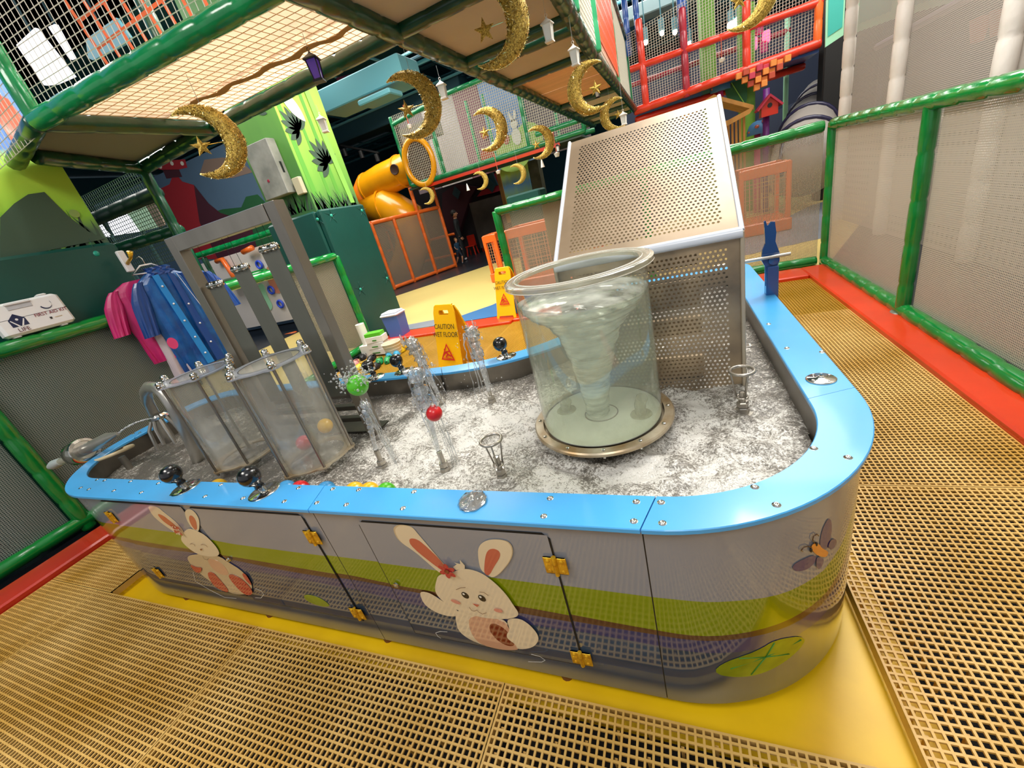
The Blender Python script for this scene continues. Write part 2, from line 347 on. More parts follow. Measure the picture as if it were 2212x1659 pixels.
    def ball(s, c, r, n=14, m=8, mi=None, sc=(1, 1, 1)):
        c = Vector(c); vs = [c + Vector((0, 0, -r * sc[2]))]; fs = []
        for i in range(1, m):
            t = pi * i / m
            for k in range(n): a = 2 * pi * k / n; vs.append(c + Vector((r * sin(t) * cos(a) * sc[0], r * sin(t) * sin(a) * sc[1], -r * cos(t) * sc[2])))
        vs.append(c + Vector((0, 0, r * sc[2]))); L = len(vs) - 1
        for k in range(n):
            fs.append((0, 1 + (k + 1) % n, 1 + k)); fs.append((L, L - n + k, L - n + (k + 1) % n))
            for i in range(m - 2): a = 1 + i * n + k; b2 = 1 + i * n + (k + 1) % n; fs.append((a, b2, b2 + n, a + n))
        s.add(vs, fs, mi); return s
    def weld(s):
        key = {}; mp = []; nv = []
        for v in s.v:
            k = (round(v[0], 5), round(v[1], 5), round(v[2], 5))
            if k not in key: key[k] = len(nv); nv.append(v)
            mp.append(key[k])
        s.v = nv; s.f = [tuple(mp[i] for i in f) for f in s.f]; return s
    def obj(s, name, m, parent=None, smooth=False, kind=None, label=None, origin=None):
        ms = m if isinstance(m, (list, tuple)) else [m]
        xs = [v[0] for v in s.v]; ys = [v[1] for v in s.v]; zs = [v[2] for v in s.v]
        o_ = Vector(origin) if origin is not None else Vector(((min(xs) + max(xs)) / 2, (min(ys) + max(ys)) / 2, min(zs)))
        me = bpy.data.meshes.new(name); me.from_pydata([tuple(Vector(v) - o_) for v in s.v], [], s.f)
        for q in ms: me.materials.append(M[q])
        if len(ms) > 1: me.polygons.foreach_set('material_index', s.mi)
        if s.uv:
            u = me.uv_layers.new(name='UVMap')
            for fi, uv in s.uv.items():
                for li, c in zip(me.polygons[fi].loop_indices, uv): u.data[li].uv = c
        if smooth:
            me.polygons.foreach_set('use_smooth', [True] * len(me.polygons))
            if smooth == 'auto':
                try: me.set_sharp_from_angle(angle=radians(40))
                except Exception: pass
        me.update(); o = bpy.data.objects.new(name, me); COL.objects.link(o)
        if parent is not None: o.parent = parent; o.location = o_ - WO[parent.name]
        else: o.location = o_
        WO[o.name] = o_
        if kind: o['kind'] = kind
        if label: o['label'] = label
        return o
def tag(o, label, cat, group=None, kind=None):
    o['label'] = label; o['category'] = cat
    if group: o['group'] = group
    if kind: o['kind'] = kind
    return o
def thing(name, label, cat, loc, group=None):
    o = bpy.data.objects.new(name, None); COL.objects.link(o); o.location = loc; o.empty_display_size = .05; WO[o.name] = Vector(loc); return tag(o, label, cat, group)
def dup(root, loc, label=None, rz=0, group=None):
    r = root.copy(); COL.objects.link(r); r.location = loc; r.rotation_euler = (0, 0, rz); WO[r.name] = Vector(loc)
    if label: r['label'] = label
    if group: r['group'] = group
    for ch in list(root.children):
        c = ch.copy(); COL.objects.link(c); c.parent = r
        for g in ch.children: d = g.copy(); COL.objects.link(d); d.parent = c
    return r
def ptube(b, p0, p1, r, step=.22, n=10, mi=None, pinch=.9):
    """foam-sleeved pipe pinched where the ties go round"""
    p0, p1 = Vector(p0), Vector(p1); L = (p1 - p0).length; k = max(1, round(L / step)); pts = []; rr = []
    e = min(.02, L / k / 5)
    for i in range(k):
        a = L * i / k; b_ = L * (i + 1) / k
        for t, q in ((a, pinch), (a + e, 1), ((a + b_) / 2, 1.03), (b_ - e, 1)): pts.append(p0 + (p1 - p0) * (t / L)); rr.append(r * q)
    pts.append(p1); rr.append(r * pinch); b.tube(pts, rr, n, mi=mi); return b
def pipe(name, p0, p1, r, m, parent, step=.22, n=10, label=None):
    b = B(); ptube(b, p0, p1, r, step, n); return b.obj(name, m, parent, smooth=True, label=label)
def net(b, a, bb, c, d, nu, nv, r=.0015, mi=None):
    """knotted net of crossing cords between the corners a b c d"""
    a, bb, c, d = map(Vector, (a, bb, c, d)); nrm = (bb - a).cross(d - a).normalized()
    def strand(p, q):
        t = (q - p).normalized(); u = t.cross(nrm) * r; w_ = nrm * r
        b.add([p + u, p - u * .5 + w_, p - u * .5 - w_, q + u, q - u * .5 + w_, q - u * .5 - w_], [(0, 1, 4, 3), (1, 2, 5, 4), (2, 0, 3, 5)], mi)
    for i in range(nu + 1): t = i / nu; strand(a.lerp(bb, t), d.lerp(c, t))
    for i in range(nv + 1): t = i / nv; strand(a.lerp(d, t), bb.lerp(c, t))
    return b
def poly_y(b, pts, y, th=.0006, mi=None):
    """flat print on a plane facing -Y; pts are (x,z)"""
    b.slab([(x, y, z) for x, z in pts], (0, -th, 0), mi); return b
def ell(cx, cz, rx, rz, a=0, n=24):
    return [(cx + rx * cos(t) * cos(a) - rz * sin(t) * sin(a), cz + rx * cos(t) * sin(a) + rz * sin(t) * cos(a)) for t in [2 * pi * k / n for k in range(n)]]
def sm(pts, it=2):
    for _ in range(it):
        q = []
        for i in range(len(pts)):
            a, c = pts[i], pts[(i + 1) % len(pts)]
            q += [(a[0] * .75 + c[0] * .25, a[1] * .75 + c[1] * .25), (a[0] * .25 + c[0] * .75, a[1] * .25 + c[1] * .75)]
        pts = q
    return pts
def text(name, s, size, loc, rot, m, parent, ext=.0004, align='CENTER', sx=1, label=None):
    cu = bpy.data.curves.new(name, 'FONT'); cu.body = s; cu.size = size; cu.extrude = ext; cu.align_x = align; cu.space_line = .85; cu.materials.append(M[m]); cu.resolution_u = 3
    tmp = bpy.data.objects.new('tmp', cu); me = bpy.data.meshes.new_from_object(tmp); bpy.data.objects.remove(tmp); o = bpy.data.objects.new(name, me); COL.objects.link(o); o.parent = parent; o.location = Vector(loc) - WO[parent.name]; o.rotation_euler = rot; o.scale = (sx, 1, 1)
    if label: o['label'] = label
    return o
def rpoly(V, n=24):
    out = []; N = len(V)
    for i, (x, y, r) in enumerate(V):
        p = Vector((x, y)); u = (Vector(V[i - 1][:2]) - p).normalized(); w_ = (Vector(V[(i + 1) % N][:2]) - p).normalized(); c = p + (u + w_) * r
        for k in range(n + 1):
            th = pi / 2 * k / n; out.append(c - w_ * r * cos(th) - u * r * sin(th))
    return out

# ================================================================ SETTING
RZ = .62      # rim top
WZ = .52      # water line
def struct(b, name, m, **k):
    o = b.obj(name, m, **k); o['kind'] = 'structure'; return o
# floor: vinyl floor round the fenced wet area, dark tray under the gratings
fl = B(); x0, x1, y0, y1 = -3.88, 1.44, -1.2, 4.86
for a, b_, c, d in ((-26, x0, -6, 34), (x1, 22, -6, 34), (x0, x1, y1, 34), (x0, x1, -6, y0)):
    fl.box(((a + b_) / 2, (c + d) / 2, -.08), (b_ - a, d - c, .16))
floor = struct(fl, 'floor', 'floor_dark', origin=(0, 0, 0))
def fpart(pts, m, name='floor_patch', z=.0005):
    b = B(); b.slab([(x, y, z) for x, y in pts], (0, 0, .003)); return b.obj(name, m, floor)
b = B(); b.box(((x0 + x1) / 2, (y0 + y1) / 2, -.11), (x1 - x0, y1 - y0, .06)); b.obj('wet_tray', 'sub', floor)
YP = [(-3.989,5.199),(-3.326,5.126),(-2.374,6.504),(-3.709,10.527),(-5.497,12.894),(-5.612,10.502),(-6.613,8.991)]
fpart([(-4.0, 4.9), (-2.7, 4.9), (-2.0, 6.4), (-1.0, 9.0), (-1.6, 10.6), (-4.4, 10.3), (-6.3, 8.0), (-6.2, 6.5)], 'floor_yellow')
fpart([(-3.3, 4.9), (-1.2, 4.9), (-.6, 8.2), (-2.0, 7.0), (-2.55, 5.6)], 'floor_blue', z=.004)
fpart([(-3.9, 4.9), (-3.25, 4.9), (-2.95, 5.3), (-3.95, 5.2)], 'floor_grey', z=.006)
fpart([(-3.95, 2.6), (-3.95, 4.3), (-5.4, 7.0), (-7.2, 7.0), (-7.2, 2.6)], 'floor_yellow')
fpart([(-1.0, 4.9), (1.44, 4.9), (3.2, 8.6), (2.2, 13.5), (1.0, 13.5), (-.8, 9)], 'floor_yellow')
fpart([(0.827,5.953),(1.359,6.101),(1.826,6.202),(2.764,9.334),(2.353,9.071),(1.84,8.313),(1.095,7.842)], 'floor_grey', z=.004)
# kerbs round the wet area
def kerb(name, x0, x1, y0, y1, m, label, h=.035):
    b = B(); b.bbox(((x0 + x1) / 2, (y0 + y1) / 2, h / 2 - .03), (x1 - x0, y1 - y0, h + .06), .01); o = b.obj(name, m); o['kind'] = 'structure'; return o
kerb('trim_1', 1.2, 1.45, -1.2, 4.84, 'kerb', '')
kerb('trim_2', -1.86, 1.2, 4.53, 4.84, 'kerb', '')
kerb('trim_3', -3.86, -1.86, 4.46, 4.78, 'kerb', '')
kerb('trim_4', -3.70, -3.47, -1.2, 2.6, 'kerb_red', '')
# gratings: moulded square-hole panels, every bar real
def lattice(x0, x1, y0, y1, p=.0197, bw=.0058, h=.006):
    b = B(); nx = max(1, round((x1 - x0) / p)); ny = max(1, round((y1 - y0) / p)); px = (x1 - x0) / nx; py = (y1 - y0) / ny; g = .0015
    for i in range(nx + 1):
        x = min(max(x0 + i * px, x0 + bw / 2 + g), x1 - bw / 2 - g); b.box((x, (y0 + y1) / 2, -h / 2), (bw, y1 - y0 - 2 * g, h))
    for j in range(ny + 1):
        y = min(max(y0 + j * py, y0 + bw / 2 + g), y1 - bw / 2 - g); b.box(((x0 + x1) / 2, y, -h / 2 - .0004), (x1 - x0 - 2 * g, bw, h))
    # second, coarser layer below shows through some of the openings
    for i in range(1, nx, 4):
        for j in range(1 + (i // 4) % 2, ny, 3): b.box((x0 + i * px + px * .42, y0 + j * py + py * .38, -.035), (.0078, .0078, .05))
    for ex in (x0 + .004, x1 - .004): b.box((ex, (y0 + y1) / 2, -.02), (.005, y1 - y0 - .003, .038))
    for ey in (y0 + .004, y1 - .004): b.box(((x0 + x1) / 2, ey, -.02), (x1 - x0 - .003, .005, .038))
    return b
grat = thing('floor_grating', 'yellow moulded square-hole floor grating around the water table', 'grating', (0, 0, -.06)); grat['kind'] = 'structure'
CX0, CX1, CY0 = -2.83, .428, .612
GP = []
yb = [-1.16, -.30, .612]
for (ya, yc) in ((-.9, -.3), (-.3, .612)):
    for xa, xb in ((-3.46, -2.95), (-2.95, -1.69), (-1.69, -.568), (-.568, .40), (.40, 1.2)): GP.append((xa, xb, ya, yc))
GP += [(-3.46, CX0, .612, 1.6), (-3.46, CX0, 1.6, 2.9), (-3.46, CX0, 2.9, 4.46), (-3.80, -3.465, 2.62, 4.44)]
GP += [(CX1, 1.2, .612, 1.56), (CX1, 1.2, 1.56, 3.56), (CX1, 1.2, 3.56, 4.53)]
GP += [(CX0, -1.86, 1.85, 3.1), (CX0, -1.86, 3.1, 4.46), (-1.86, -.3, 1.95, 3.1), (-1.86, -.3, 3.1, 4.53), (-.3, CX1, 3.05, 4.53)]
for (xa, xb, ya, yc) in GP:
    lattice(xa, xb, ya, yc).obj('grating_panel', 'grating' if ya < 2.8 else 'grating_far', grat)  # panels farther back take a darker, browner yellow
# yellow plate the table stands on
b = B(); b.box((-1.29, 1.345, -.07), (3.6, 1.50, .02)); b.box((.05, 2.6, -.07), (.95, 1.0, .02))
tag(b.obj('base_plate', 'plate'), 'bright yellow steel plate under the water table, lower than the gratings', 'plate')

# ================================================================ WATER TABLE
tub = thing('water_table', 'long blue-rimmed water play table with rabbit-print panels', 'water table', (-1.3, 1.2, -.06))
TO = WO[tub.name]
OUTV = [(-3.07, .66, .6), (.445, .66, .535), (.445, 2.96, .12), (-.35, 2.96, .12), (-.35, 1.72, .8), (-3.07, 1.72, .25)]
INV = [(-2.95, .783, .35), (.322, .765, .38), (.322, 2.84, .05), (-.25, 2.84, .05), (-.25, 1.635, .85), (-2.95, 1.635, .18)]
def offv(V, o): sg = [(1, 1), (-1, 1), (-1, -1), (1, -1), (1, -1), (1, -1)]; return [(x + sg[i][0] * o, y + sg[i][1] * o, r + (o if i == 4 else -o)) for i, (x, y, r) in enumerate(V)]
def path(V, n=24):
    P = rpoly(V, n); P.append(P[0]); s = [0]
    for i in range(1, len(P)): s.append(s[-1] + (P[i] - P[i - 1]).length)
    return P, s
BP, BS = path(offv(OUTV, .016))
def at_s(s):
    s = s % BS[-1]
    for i in range(1, len(BS)):
        if BS[i] >= s and BS[i] > BS[i - 1]:
            t = (s - BS[i - 1]) / (BS[i] - BS[i - 1]); return BP[i - 1].lerp(BP[i], t)
def norm_s(s): a = at_s(s - .01 if s > .01 else s); c = at_s(s + .01); t = (c - a).normalized(); return Vector((t.y, -t.x))
def interp(T, s):
    if s <= T[0][0]: return T[0][1]
    for (a, b_), (c, d) in zip(T, T[1:]):
        if s <= c: u = (s - a) / (c - a); u = u * u * (3 - 2 * u) * .5 + u * .5; return b_ + (d - b_) * u
    return T[-1][1]
GT = [(0, .445), (.95, .447), (1.45, .438), (1.8, .408), (2.2, .403), (2.9, .394), (3.33, .388), (3.43, .376), (3.6, .352), (3.70, .35), (3.78, .375), (3.86, .44), (3.96, .51), (4.1, .55), (9, .55)]
GB = [(0, .37), (.87, .362), (1.4, .348), (1.7, .334), (2.3, .315), (2.46, .302), (2.92, .286), (3.27, .266), (3.42, .255), (3.6, .25), (3.72, .254), (3.80, .28), (3.9, .35), (4.0, .41), (4.2, .46), (9, .46)]
def bands(s): g = interp(GT, s); k = interp(GB, s); return [.609, g, k, k - .024 - .006 * sin(s * 7), k - .075 - .012 * sin(s * 5 + 1), -.03]
BM = ['print_grey', 'print_green', 'print_brown', 'print_purple', 'print_slate']
def panel(s0, s1, off, zlo, zhi, name, parent, extra=.004, th=.003):
    ss = sorted(set([s0, s1] + [v for v in BS if s0 < v < s1] + [s0 + (s1 - s0) * k / 24 for k in range(25)])); b = B(); prev = None
    for s in ss:
        P = at_s(s); n = norm_s(s); Z = [min(max(z, zlo), zhi) for z in bands(s)]
        col = [(P.x + n.x * off, P.y + n.y * off, z) for z in Z]
        if prev:
            for k in range(5):
                if abs(Z[k] - Z[k + 1]) > 1e-5 or abs(prev[1][k] - prev[1][k + 1]) > 1e-5: b.quad(prev[0][k + 1], col[k + 1], col[k], prev[0][k], k)
        prev = (col, Z)
    return b.weld().obj(name, BM, parent, smooth='auto')
g = .0015
for s0, s1 in ((0, 2.298 - g), (2.298 + g, 3.285 - g), (3.285 + g, 5.0), (5.0, BS[-1])): panel(s0, s1, 0, -.03, .609, 'side_panel', tub)
b = B(); P = [(p.x, p.y) for p in rpoly(offv(OUTV, .02), 12)]; b.slab([(x, y, -.028) for x, y in P], (0, 0, .01)); b.obj('underside', 'gap', tub)
for sx in (2.298, 3.285): q = at_s(sx); b = B(); b.box((q.x, q.y + .001, .29), (.003, .002, .63)); b.obj('panel_gap', 'gap', tub)
# doors
def door(xa, xb, za, zb, hinge_x, hz, lock=None):
    c = .014; y = .676
    frame = [(xa - .004, za - .004), (xb + .004, za - .004), (xb + .004, zb - c), (xb - c, zb + .004), (xa + c, zb + .004), (xa - .004, zb - c)]
    b = B(); b.slab([(x, .6765, z) for x, z in frame], (0, -.0032, 0)); o = b.obj('door_gap', 'gap', tub)
    s0 = .917 + (xa + 2.47); s1 = s0 + (xb - xa)
    d = panel(s0, s1, .0036, za, zb, 'door', tub)
    for z in hz:
        b = B()
        for sg in (-1, 1): b.bbox((hinge_x + sg * .0165, .6675, z), (.027, .004, .056), .003)
        for k in range(5): b.cyl((hinge_x, .6655, z - .031 + k * .0125), .0062, .0118, 10)
        for sg in (-1, 1):
            for t in (-1, 1):
                b.lathe([(.0001, .003), (.003, .0028), (.0052, .0015), (.0055, 0)], (hinge_x + sg * .018, .6655, z + t * .017), 10, rot=Matrix.Rotation(pi / 2, 3, 'X'))
                b.box((hinge_x + sg * .018 + .004 * t, .6652, z + .002), (.005, .001, .006))
        b.obj('door_hinge', 'brass', tub, smooth='auto')
    if lock:
        b = B(); R = Matrix.Rotation(pi / 2, 3, 'X'); b.lathe([(.0001, .002), (.004, .002), (.0045, .005), (.0095, .004), (.0105, 0)], (lock[0], .668, lock[1]), 18, rot=R)
        l = b.obj('door_lock', 'steel_bright', tub, smooth='auto')
    return d
d3 = door(-.915, -.325, .058, .571, -.322, (.474, .10), (-.885, .31))
d2 = door(-1.735, -1.146, .072, .58, -1.142, (.492, .118))
d1 = door(-2.36, -1.775, .09, .584, -2.352, (.50, .15), (-1.70, .32))
# rim
RO, RSO = path(OUTV, 24); RI = rpoly(INV, 24); RI.append(RI[0])
def rim(i0, t0, i1, t1):
    O = [RO[i0].lerp(RO[i0 + 1], t0)] + [RO[i] for i in range(i0 + 1, i1 + 1)] + [RO[i1].lerp(RO[i1 + 1], t1)] if t1 else [RO[i0].lerp(RO[i0 + 1], t0)] + [RO[i] for i in range(i0 + 1, i1 + 1)]
    I = [RI[i0].lerp(RI[i0 + 1], t0)] + [RI[i] for i in range(i0 + 1, i1 + 1)] + [RI[i1].lerp(RI[i1 + 1], t1)] if t1 else [RI[i0].lerp(RI[i0 + 1], t0)] + [RI[i] for i in range(i0 + 1, i1 + 1)]
    b = B(); n = len(O); vs = []
    for o, i in zip(O, I): vs += [(o.x, o.y, RZ - .012), (o.x, o.y, RZ - .002), (o.x + (i.x - o.x) * .02, o.y + (i.y - o.y) * .02, RZ), (i.x + (o.x - i.x) * .02, i.y + (o.y - i.y) * .02, RZ), (i.x, i.y, RZ - .002), (i.x, i.y, RZ - .012)]
    fs = []
    for k in range(n - 1):
        a, c = k * 6, k * 6 + 6
        for j in range(6): fs.append((a + j, a + (j + 1) % 6, c + (j + 1) % 6, c + j))
    fs += [(5, 4, 3, 2, 1, 0), tuple((n - 1) * 6 + j for j in range(6))]
    b.add(vs, fs); return b.obj('rim_panel', 'rim_blue', tub)
# straight stretches join arc k (24 steps, indices 25k..25k+24) to the next; front stretch index 24, right 49, back 124
def tf(x): return (x - RO[24].x) / (RO[25].x - RO[24].x)
e = .0012
rim(0, 0, 24, tf(-1.08)); rim(24, tf(-1.08) + e, 24, tf(-.105)); rim(24, tf(-.105) + e, 49, .02); rim(49, .021, 74, .5); rim(74, .502, 99, .5); rim(99, .505, 124, .01); rim(124, .012, 149, .99)
# steel liner
b = B(); P = rpoly(offv(INV, -.004), 16); P.append(P[0])
for a, c in zip(P, P[1:]): b.quad((a.x, a.y, .44), (c.x, c.y, .44), (c.x, c.y, RZ - .004), (a.x, a.y, RZ - .004))
b.weld().obj('liner_wall', 'steel_wall', tub, smooth='auto')
b = B(); b.slab([(p.x, p.y, .44) for p in rpoly(offv(INV, -.004), 10)], (0, 0, -.004)); b.obj('liner_floor', 'steel_wall', tub)
b = B(); b.box((-1.13, 1.6335, .56), (.004, .004, .1)); b.box((-2.945, 1.2, .56), (.003, .004, .1)); b.obj('liner_seam', 'gap', tub)
# feet under the table (rust marks where they stand)
for fx in (-2.35, -1.75, -1.1, -.4):
    b = B(); b.cyl((fx, .70, -.06), .02, .034, 12); b.obj('foot', 'rusty', tub)
# screws on the rim
def screws(pts, name='rim_screw'):
    pr = None
    for x, y in pts:
        if pr is None:
            b = B(); b.lathe([(.0001, .0022), (.0024, .0022), (.0034, .0036), (.0055, .0028), (.0075, .0004), (.0088, 0)], (x, y, RZ), 12); pr = b.obj(name, 'steel_bright', tub, smooth=True); pz = pr.location.z
        else:
            o = pr.copy(); COL.objects.link(o); o.location = Vector((x, y, 0)) - Vector((TO.x, TO.y, -pz))
SP = [(-2.548,0.769),(-2.473,0.765),(-2.256,0.763),(-2.036,0.757),(-2.563,0.711),(-2.475,0.704),(-2.265,0.703),(-2.052,0.7),(-1.84,0.698),(-1.634,0.76),(-1.633,0.696),(-1.424,0.696),(-1.218,0.756),(-1.064,0.756),(-0.955,0.756),(-0.745,0.755),(-1.215,0.691),(-1.072,0.692),(-0.95,0.69),(-0.74,0.687),(-0.325,0.747),(-0.326,0.685),(-0.116,0.745),(-0.118,0.684),(-0.062,0.746),(-0.059,0.683),(0.132,0.804),(0.162,0.75),(0.276,0.945),(0.33,0.909),(0.438,1.483),(0.352,1.54),(0.248,1.602),(0.345,1.798),(-2.992,1.187),(-3.048,1.18)]
screws([p for p in SP if .668 < p[1] < 2.9])
b = B()
# ---- printed pictures on the panels (flat polygons, each its own layer)
PY = .6714
def pr(name, layers, parent=tub, label=None, y0=PY, step=.00045):
    mats = []; b = B()
    for k, (m, pts) in enumerate(layers):
        if m not in mats: mats.append(m)
        b.slab([(x, y0 - k * step, z) for x, z in pts], (0, -.0003, 0), mats.index(m))
    return b.obj(name, mats, parent, label=label)
def line(pts, w=.0012):
    L = []; Rr = []
    for i, p in enumerate(pts):
        a = Vector(pts[max(i - 1, 0)]); c = Vector(pts[min(i + 1, len(pts) - 1)]); t = (c - a).normalized(); n = Vector((-t.y, t.x)) * w
        L.append((p[0] + n.x, p[1] + n.y)); Rr.append((p[0] - n.x, p[1] - n.y))
    return L + Rr[::-1]
K3 = lambda pts: pts
earL_o = [(-0.795,0.553),(-0.773,0.571),(-0.749,0.574),(-0.721,0.57),(-0.714,0.551),(-0.669,0.437),(-0.653,0.4),(-0.687,0.389),(-0.703,0.399),(-0.752,0.471),(-0.794,0.507)]
earL_i = [(-0.752,0.52),(-0.73,0.525),(-0.71,0.513),(-0.662,0.429),(-0.677,0.403),(-0.69,0.407),(-0.755,0.488)]
earR_o = [(-0.536,0.496),(-0.52,0.524),(-0.493,0.543),(-0.455,0.547),(-0.432,0.539),(-0.43,0.508),(-0.453,0.463),(-0.514,0.395),(-0.534,0.407),(-0.55,0.427)]
earR_i = [(-0.532,0.441),(-0.514,0.488),(-0.499,0.508),(-0.481,0.514),(-0.467,0.504),(-0.473,0.482),(-0.5,0.446),(-0.528,0.403),(-0.541,0.411)]
head = [(-0.697,0.388),(-0.653,0.4),(-0.6,0.429),(-0.552,0.421),(-0.52,0.391),(-0.493,0.343),(-0.48,0.291),(-0.473,0.267),(-0.483,0.246),(-0.524,0.227),(-0.59,0.216),(-0.647,0.223),(-0.69,0.235),(-0.73,0.27),(-0.74,0.308),(-0.718,0.354)]
armL = [(-0.807,0.279),(-0.796,0.295),(-0.764,0.294),(-0.728,0.261),(-0.687,0.235),(-0.69,0.204),(-0.727,0.189),(-0.778,0.199),(-0.81,0.231)]
bodyo = [(-0.69,0.235),(-0.637,0.226),(-0.524,0.227),(-0.53,0.169),(-0.533,0.085),(-0.583,0.065),(-0.673,0.075),(-0.72,0.115),(-0.713,0.174)]
belly = [(-0.651,0.219),(-0.53,0.223),(-0.524,0.157),(-0.519,0.092),(-0.525,0.08),(-0.589,0.063),(-0.663,0.074),(-0.674,0.141)]
footr = [(-0.593,0.181),(-0.576,0.196),(-0.553,0.191),(-0.532,0.162),(-0.523,0.105),(-0.551,0.091),(-0.581,0.107),(-0.598,0.146)]
armR = [(-0.524,0.227),(-0.479,0.241),(-0.453,0.221),(-0.435,0.18),(-0.441,0.145),(-0.471,0.106),(-0.524,0.084),(-0.522,0.109),(-0.545,0.131),(-0.542,0.153),(-0.523,0.178)]
def ec(q, rx, rz, a=0): return ell(q[0], q[1], rx, rz, a)
eL, eR, nose, ckL, ckR, flo = [(-0.632,0.311),(-0.577,0.309),(-0.606,0.274),(-0.675,0.277),(-0.536,0.267),(-0.655,0.415)]
pet = [(('print_red'), ell(flo[0] + .016 * cos(t), flo[1] + .016 * sin(t), .013, .008, t)) for t in [.4 + k * pi / 3 for k in range(6)]]
smile = [(-0.632,0.263),(-0.629,0.249),(-0.62,0.248),(-0.609,0.255),(-0.605,0.246),(-0.595,0.24),(-0.579,0.249)]
browL = [(-0.653,0.336),(-0.634,0.347),(-0.616,0.352)]
browR = [(-0.574,0.341),(-0.56,0.342),(-0.549,0.33)]
hair = [(-0.634,0.427),(-0.617,0.441),(-0.623,0.446),(-0.605,0.443),(-0.601,0.46),(-0.592,0.439),(-0.596,0.426),(-0.628,0.416)]
rip = [(-0.755,0.125),(-0.784,0.12),(-0.806,0.107),(-0.804,0.09),(-0.795,0.082)]
rip2 = [(-0.474,0.091),(-0.447,0.088),(-0.434,0.074),(-0.448,0.061),(-0.494,0.049)]
L = [('print_tan', sm(earL_o)), ('print_cream', [(x * .96 + earL_o[4][0] * .04 + .002, z - .003) for x, z in sm(earL_o)]), ('print_coral', sm(earL_i)), ('print_tan', [(x + .003, z + .001) for x, z in sm(earR_o)]), ('print_cream', sm(earR_o)), ('print_coral', sm(earR_i)),
     ('print_cream', sm(armL)), ('print_cream', sm(bodyo)), ('print_peach', sm(belly)), ('print_maroon', sm(footr)), ('print_cream', sm(armR)), ('print_cream', hair), ('print_cream', sm(head)),
     ('print_black', ec(eL, .0115, .014, .2)), ('print_black', ec(eR, .0115, .014, .2)), ('print_white', ell(eL[0] - .003, eL[1] + .006, .004, .004)), ('print_white', ell(eR[0] - .003, eR[1] + .006, .004, .004)),
     ('print_coral', [(nose[0] - .011, nose[1] + .006), (nose[0] + .011, nose[1] + .004), (nose[0] + .001, nose[1] - .007)]), ('print_blush', ec(ckL, .016, .008, -.3)), ('print_blush', ec(ckR, .014, .008)),
     ('print_line', line(smile, .0008)), ('print_line', line(browL, .0008)), ('print_line', line(browR, .0008))] + pet + [('print_maroon', ec(flo, .008, .008)), ('print_white', line(rip, .0008)), ('print_white', line(rip2, .0008))]
pr('printed_rabbit', L, label='cream rabbit print with a red flower at its ear, waving')
# second rabbit, asleep on a red ring
q = lambda pts: pts
e1 = [(-2.004,0.57),(-1.983,0.58),(-1.93,0.578),(-1.916,0.552),(-1.878,0.501),(-1.875,0.443),(-1.923,0.422),(-1.984,0.473),(-2.017,0.522)]
e1i = [(-1.975,0.533),(-1.958,0.54),(-1.93,0.528),(-1.896,0.473),(-1.918,0.459),(-1.967,0.491)]
e2 = [(-1.774,0.557),(-1.744,0.575),(-1.714,0.579),(-1.7,0.554),(-1.715,0.517),(-1.77,0.46),(-1.795,0.458),(-1.801,0.503)]
e2i = [(-1.763,0.539),(-1.736,0.549),(-1.732,0.523),(-1.765,0.476),(-1.789,0.465),(-1.786,0.504)]
h2 = [(-1.927,0.418),(-1.823,0.479),(-1.778,0.467),(-1.74,0.447),(-1.722,0.395),(-1.728,0.355),(-1.757,0.331),(-1.823,0.319),(-1.904,0.326),(-1.943,0.38)]
b2 = [(-1.979,0.308),(-1.882,0.328),(-1.753,0.335),(-1.719,0.299),(-1.663,0.257),(-1.664,0.172),(-1.737,0.111),(-1.851,0.085),(-1.922,0.119),(-1.99,0.182),(-2.016,0.268)]
r1 = [(-1.937,0.208),(-1.881,0.227),(-1.87,0.183),(-1.863,0.106),(-1.902,0.095),(-1.959,0.122)]
r2 = [(-1.79,0.221),(-1.736,0.231),(-1.693,0.193),(-1.691,0.124),(-1.766,0.096),(-1.79,0.151)]
r3 = [(-2.012,0.256),(-1.982,0.237),(-1.93,0.245),(-1.983,0.201),(-2.021,0.205)]
r4 = [(-1.68,0.246),(-1.65,0.251),(-1.664,0.172),(-1.683,0.195)]
b2i = [(-1.852,0.307),(-1.786,0.307),(-1.762,0.268),(-1.777,0.215),(-1.844,0.213),(-1.869,0.253)]
fl2 = [(-1.898,0.465)][0]
bo = [('print_red', ell(fl2[0] + .018 * cos(t), fl2[1] + .018 * sin(t), .014, .009, t)) for t in [.6 + k * pi / 2 for k in range(4)]]
bo += [('print_white', ell(fl2[0] + .02 * cos(t) , fl2[1] + .02 * sin(t), .003, .003, 0, 8)) for t in [.3 + k * pi / 4 for k in range(8)]]
ey1 = [(-1.889,0.385),(-1.872,0.391),(-1.859,0.387),(-1.864,0.376)]
ey2 = [(-1.814,0.389),(-1.795,0.395),(-1.778,0.39),(-1.779,0.381)]
mo = [(-1.857,0.323),(-1.863,0.305),(-1.845,0.303),(-1.827,0.314)]
no2 = [(-1.842,0.364),(-1.823,0.368),(-1.84,0.354)]
rr1 = [(-2.027,0.204),(-2.067,0.142),(-2.002,0.096),(-1.929,0.061),(-1.843,0.07)]
rr2 = [(-1.651,0.166),(-1.622,0.158),(-1.622,0.136),(-1.658,0.108),(-1.697,0.103)]
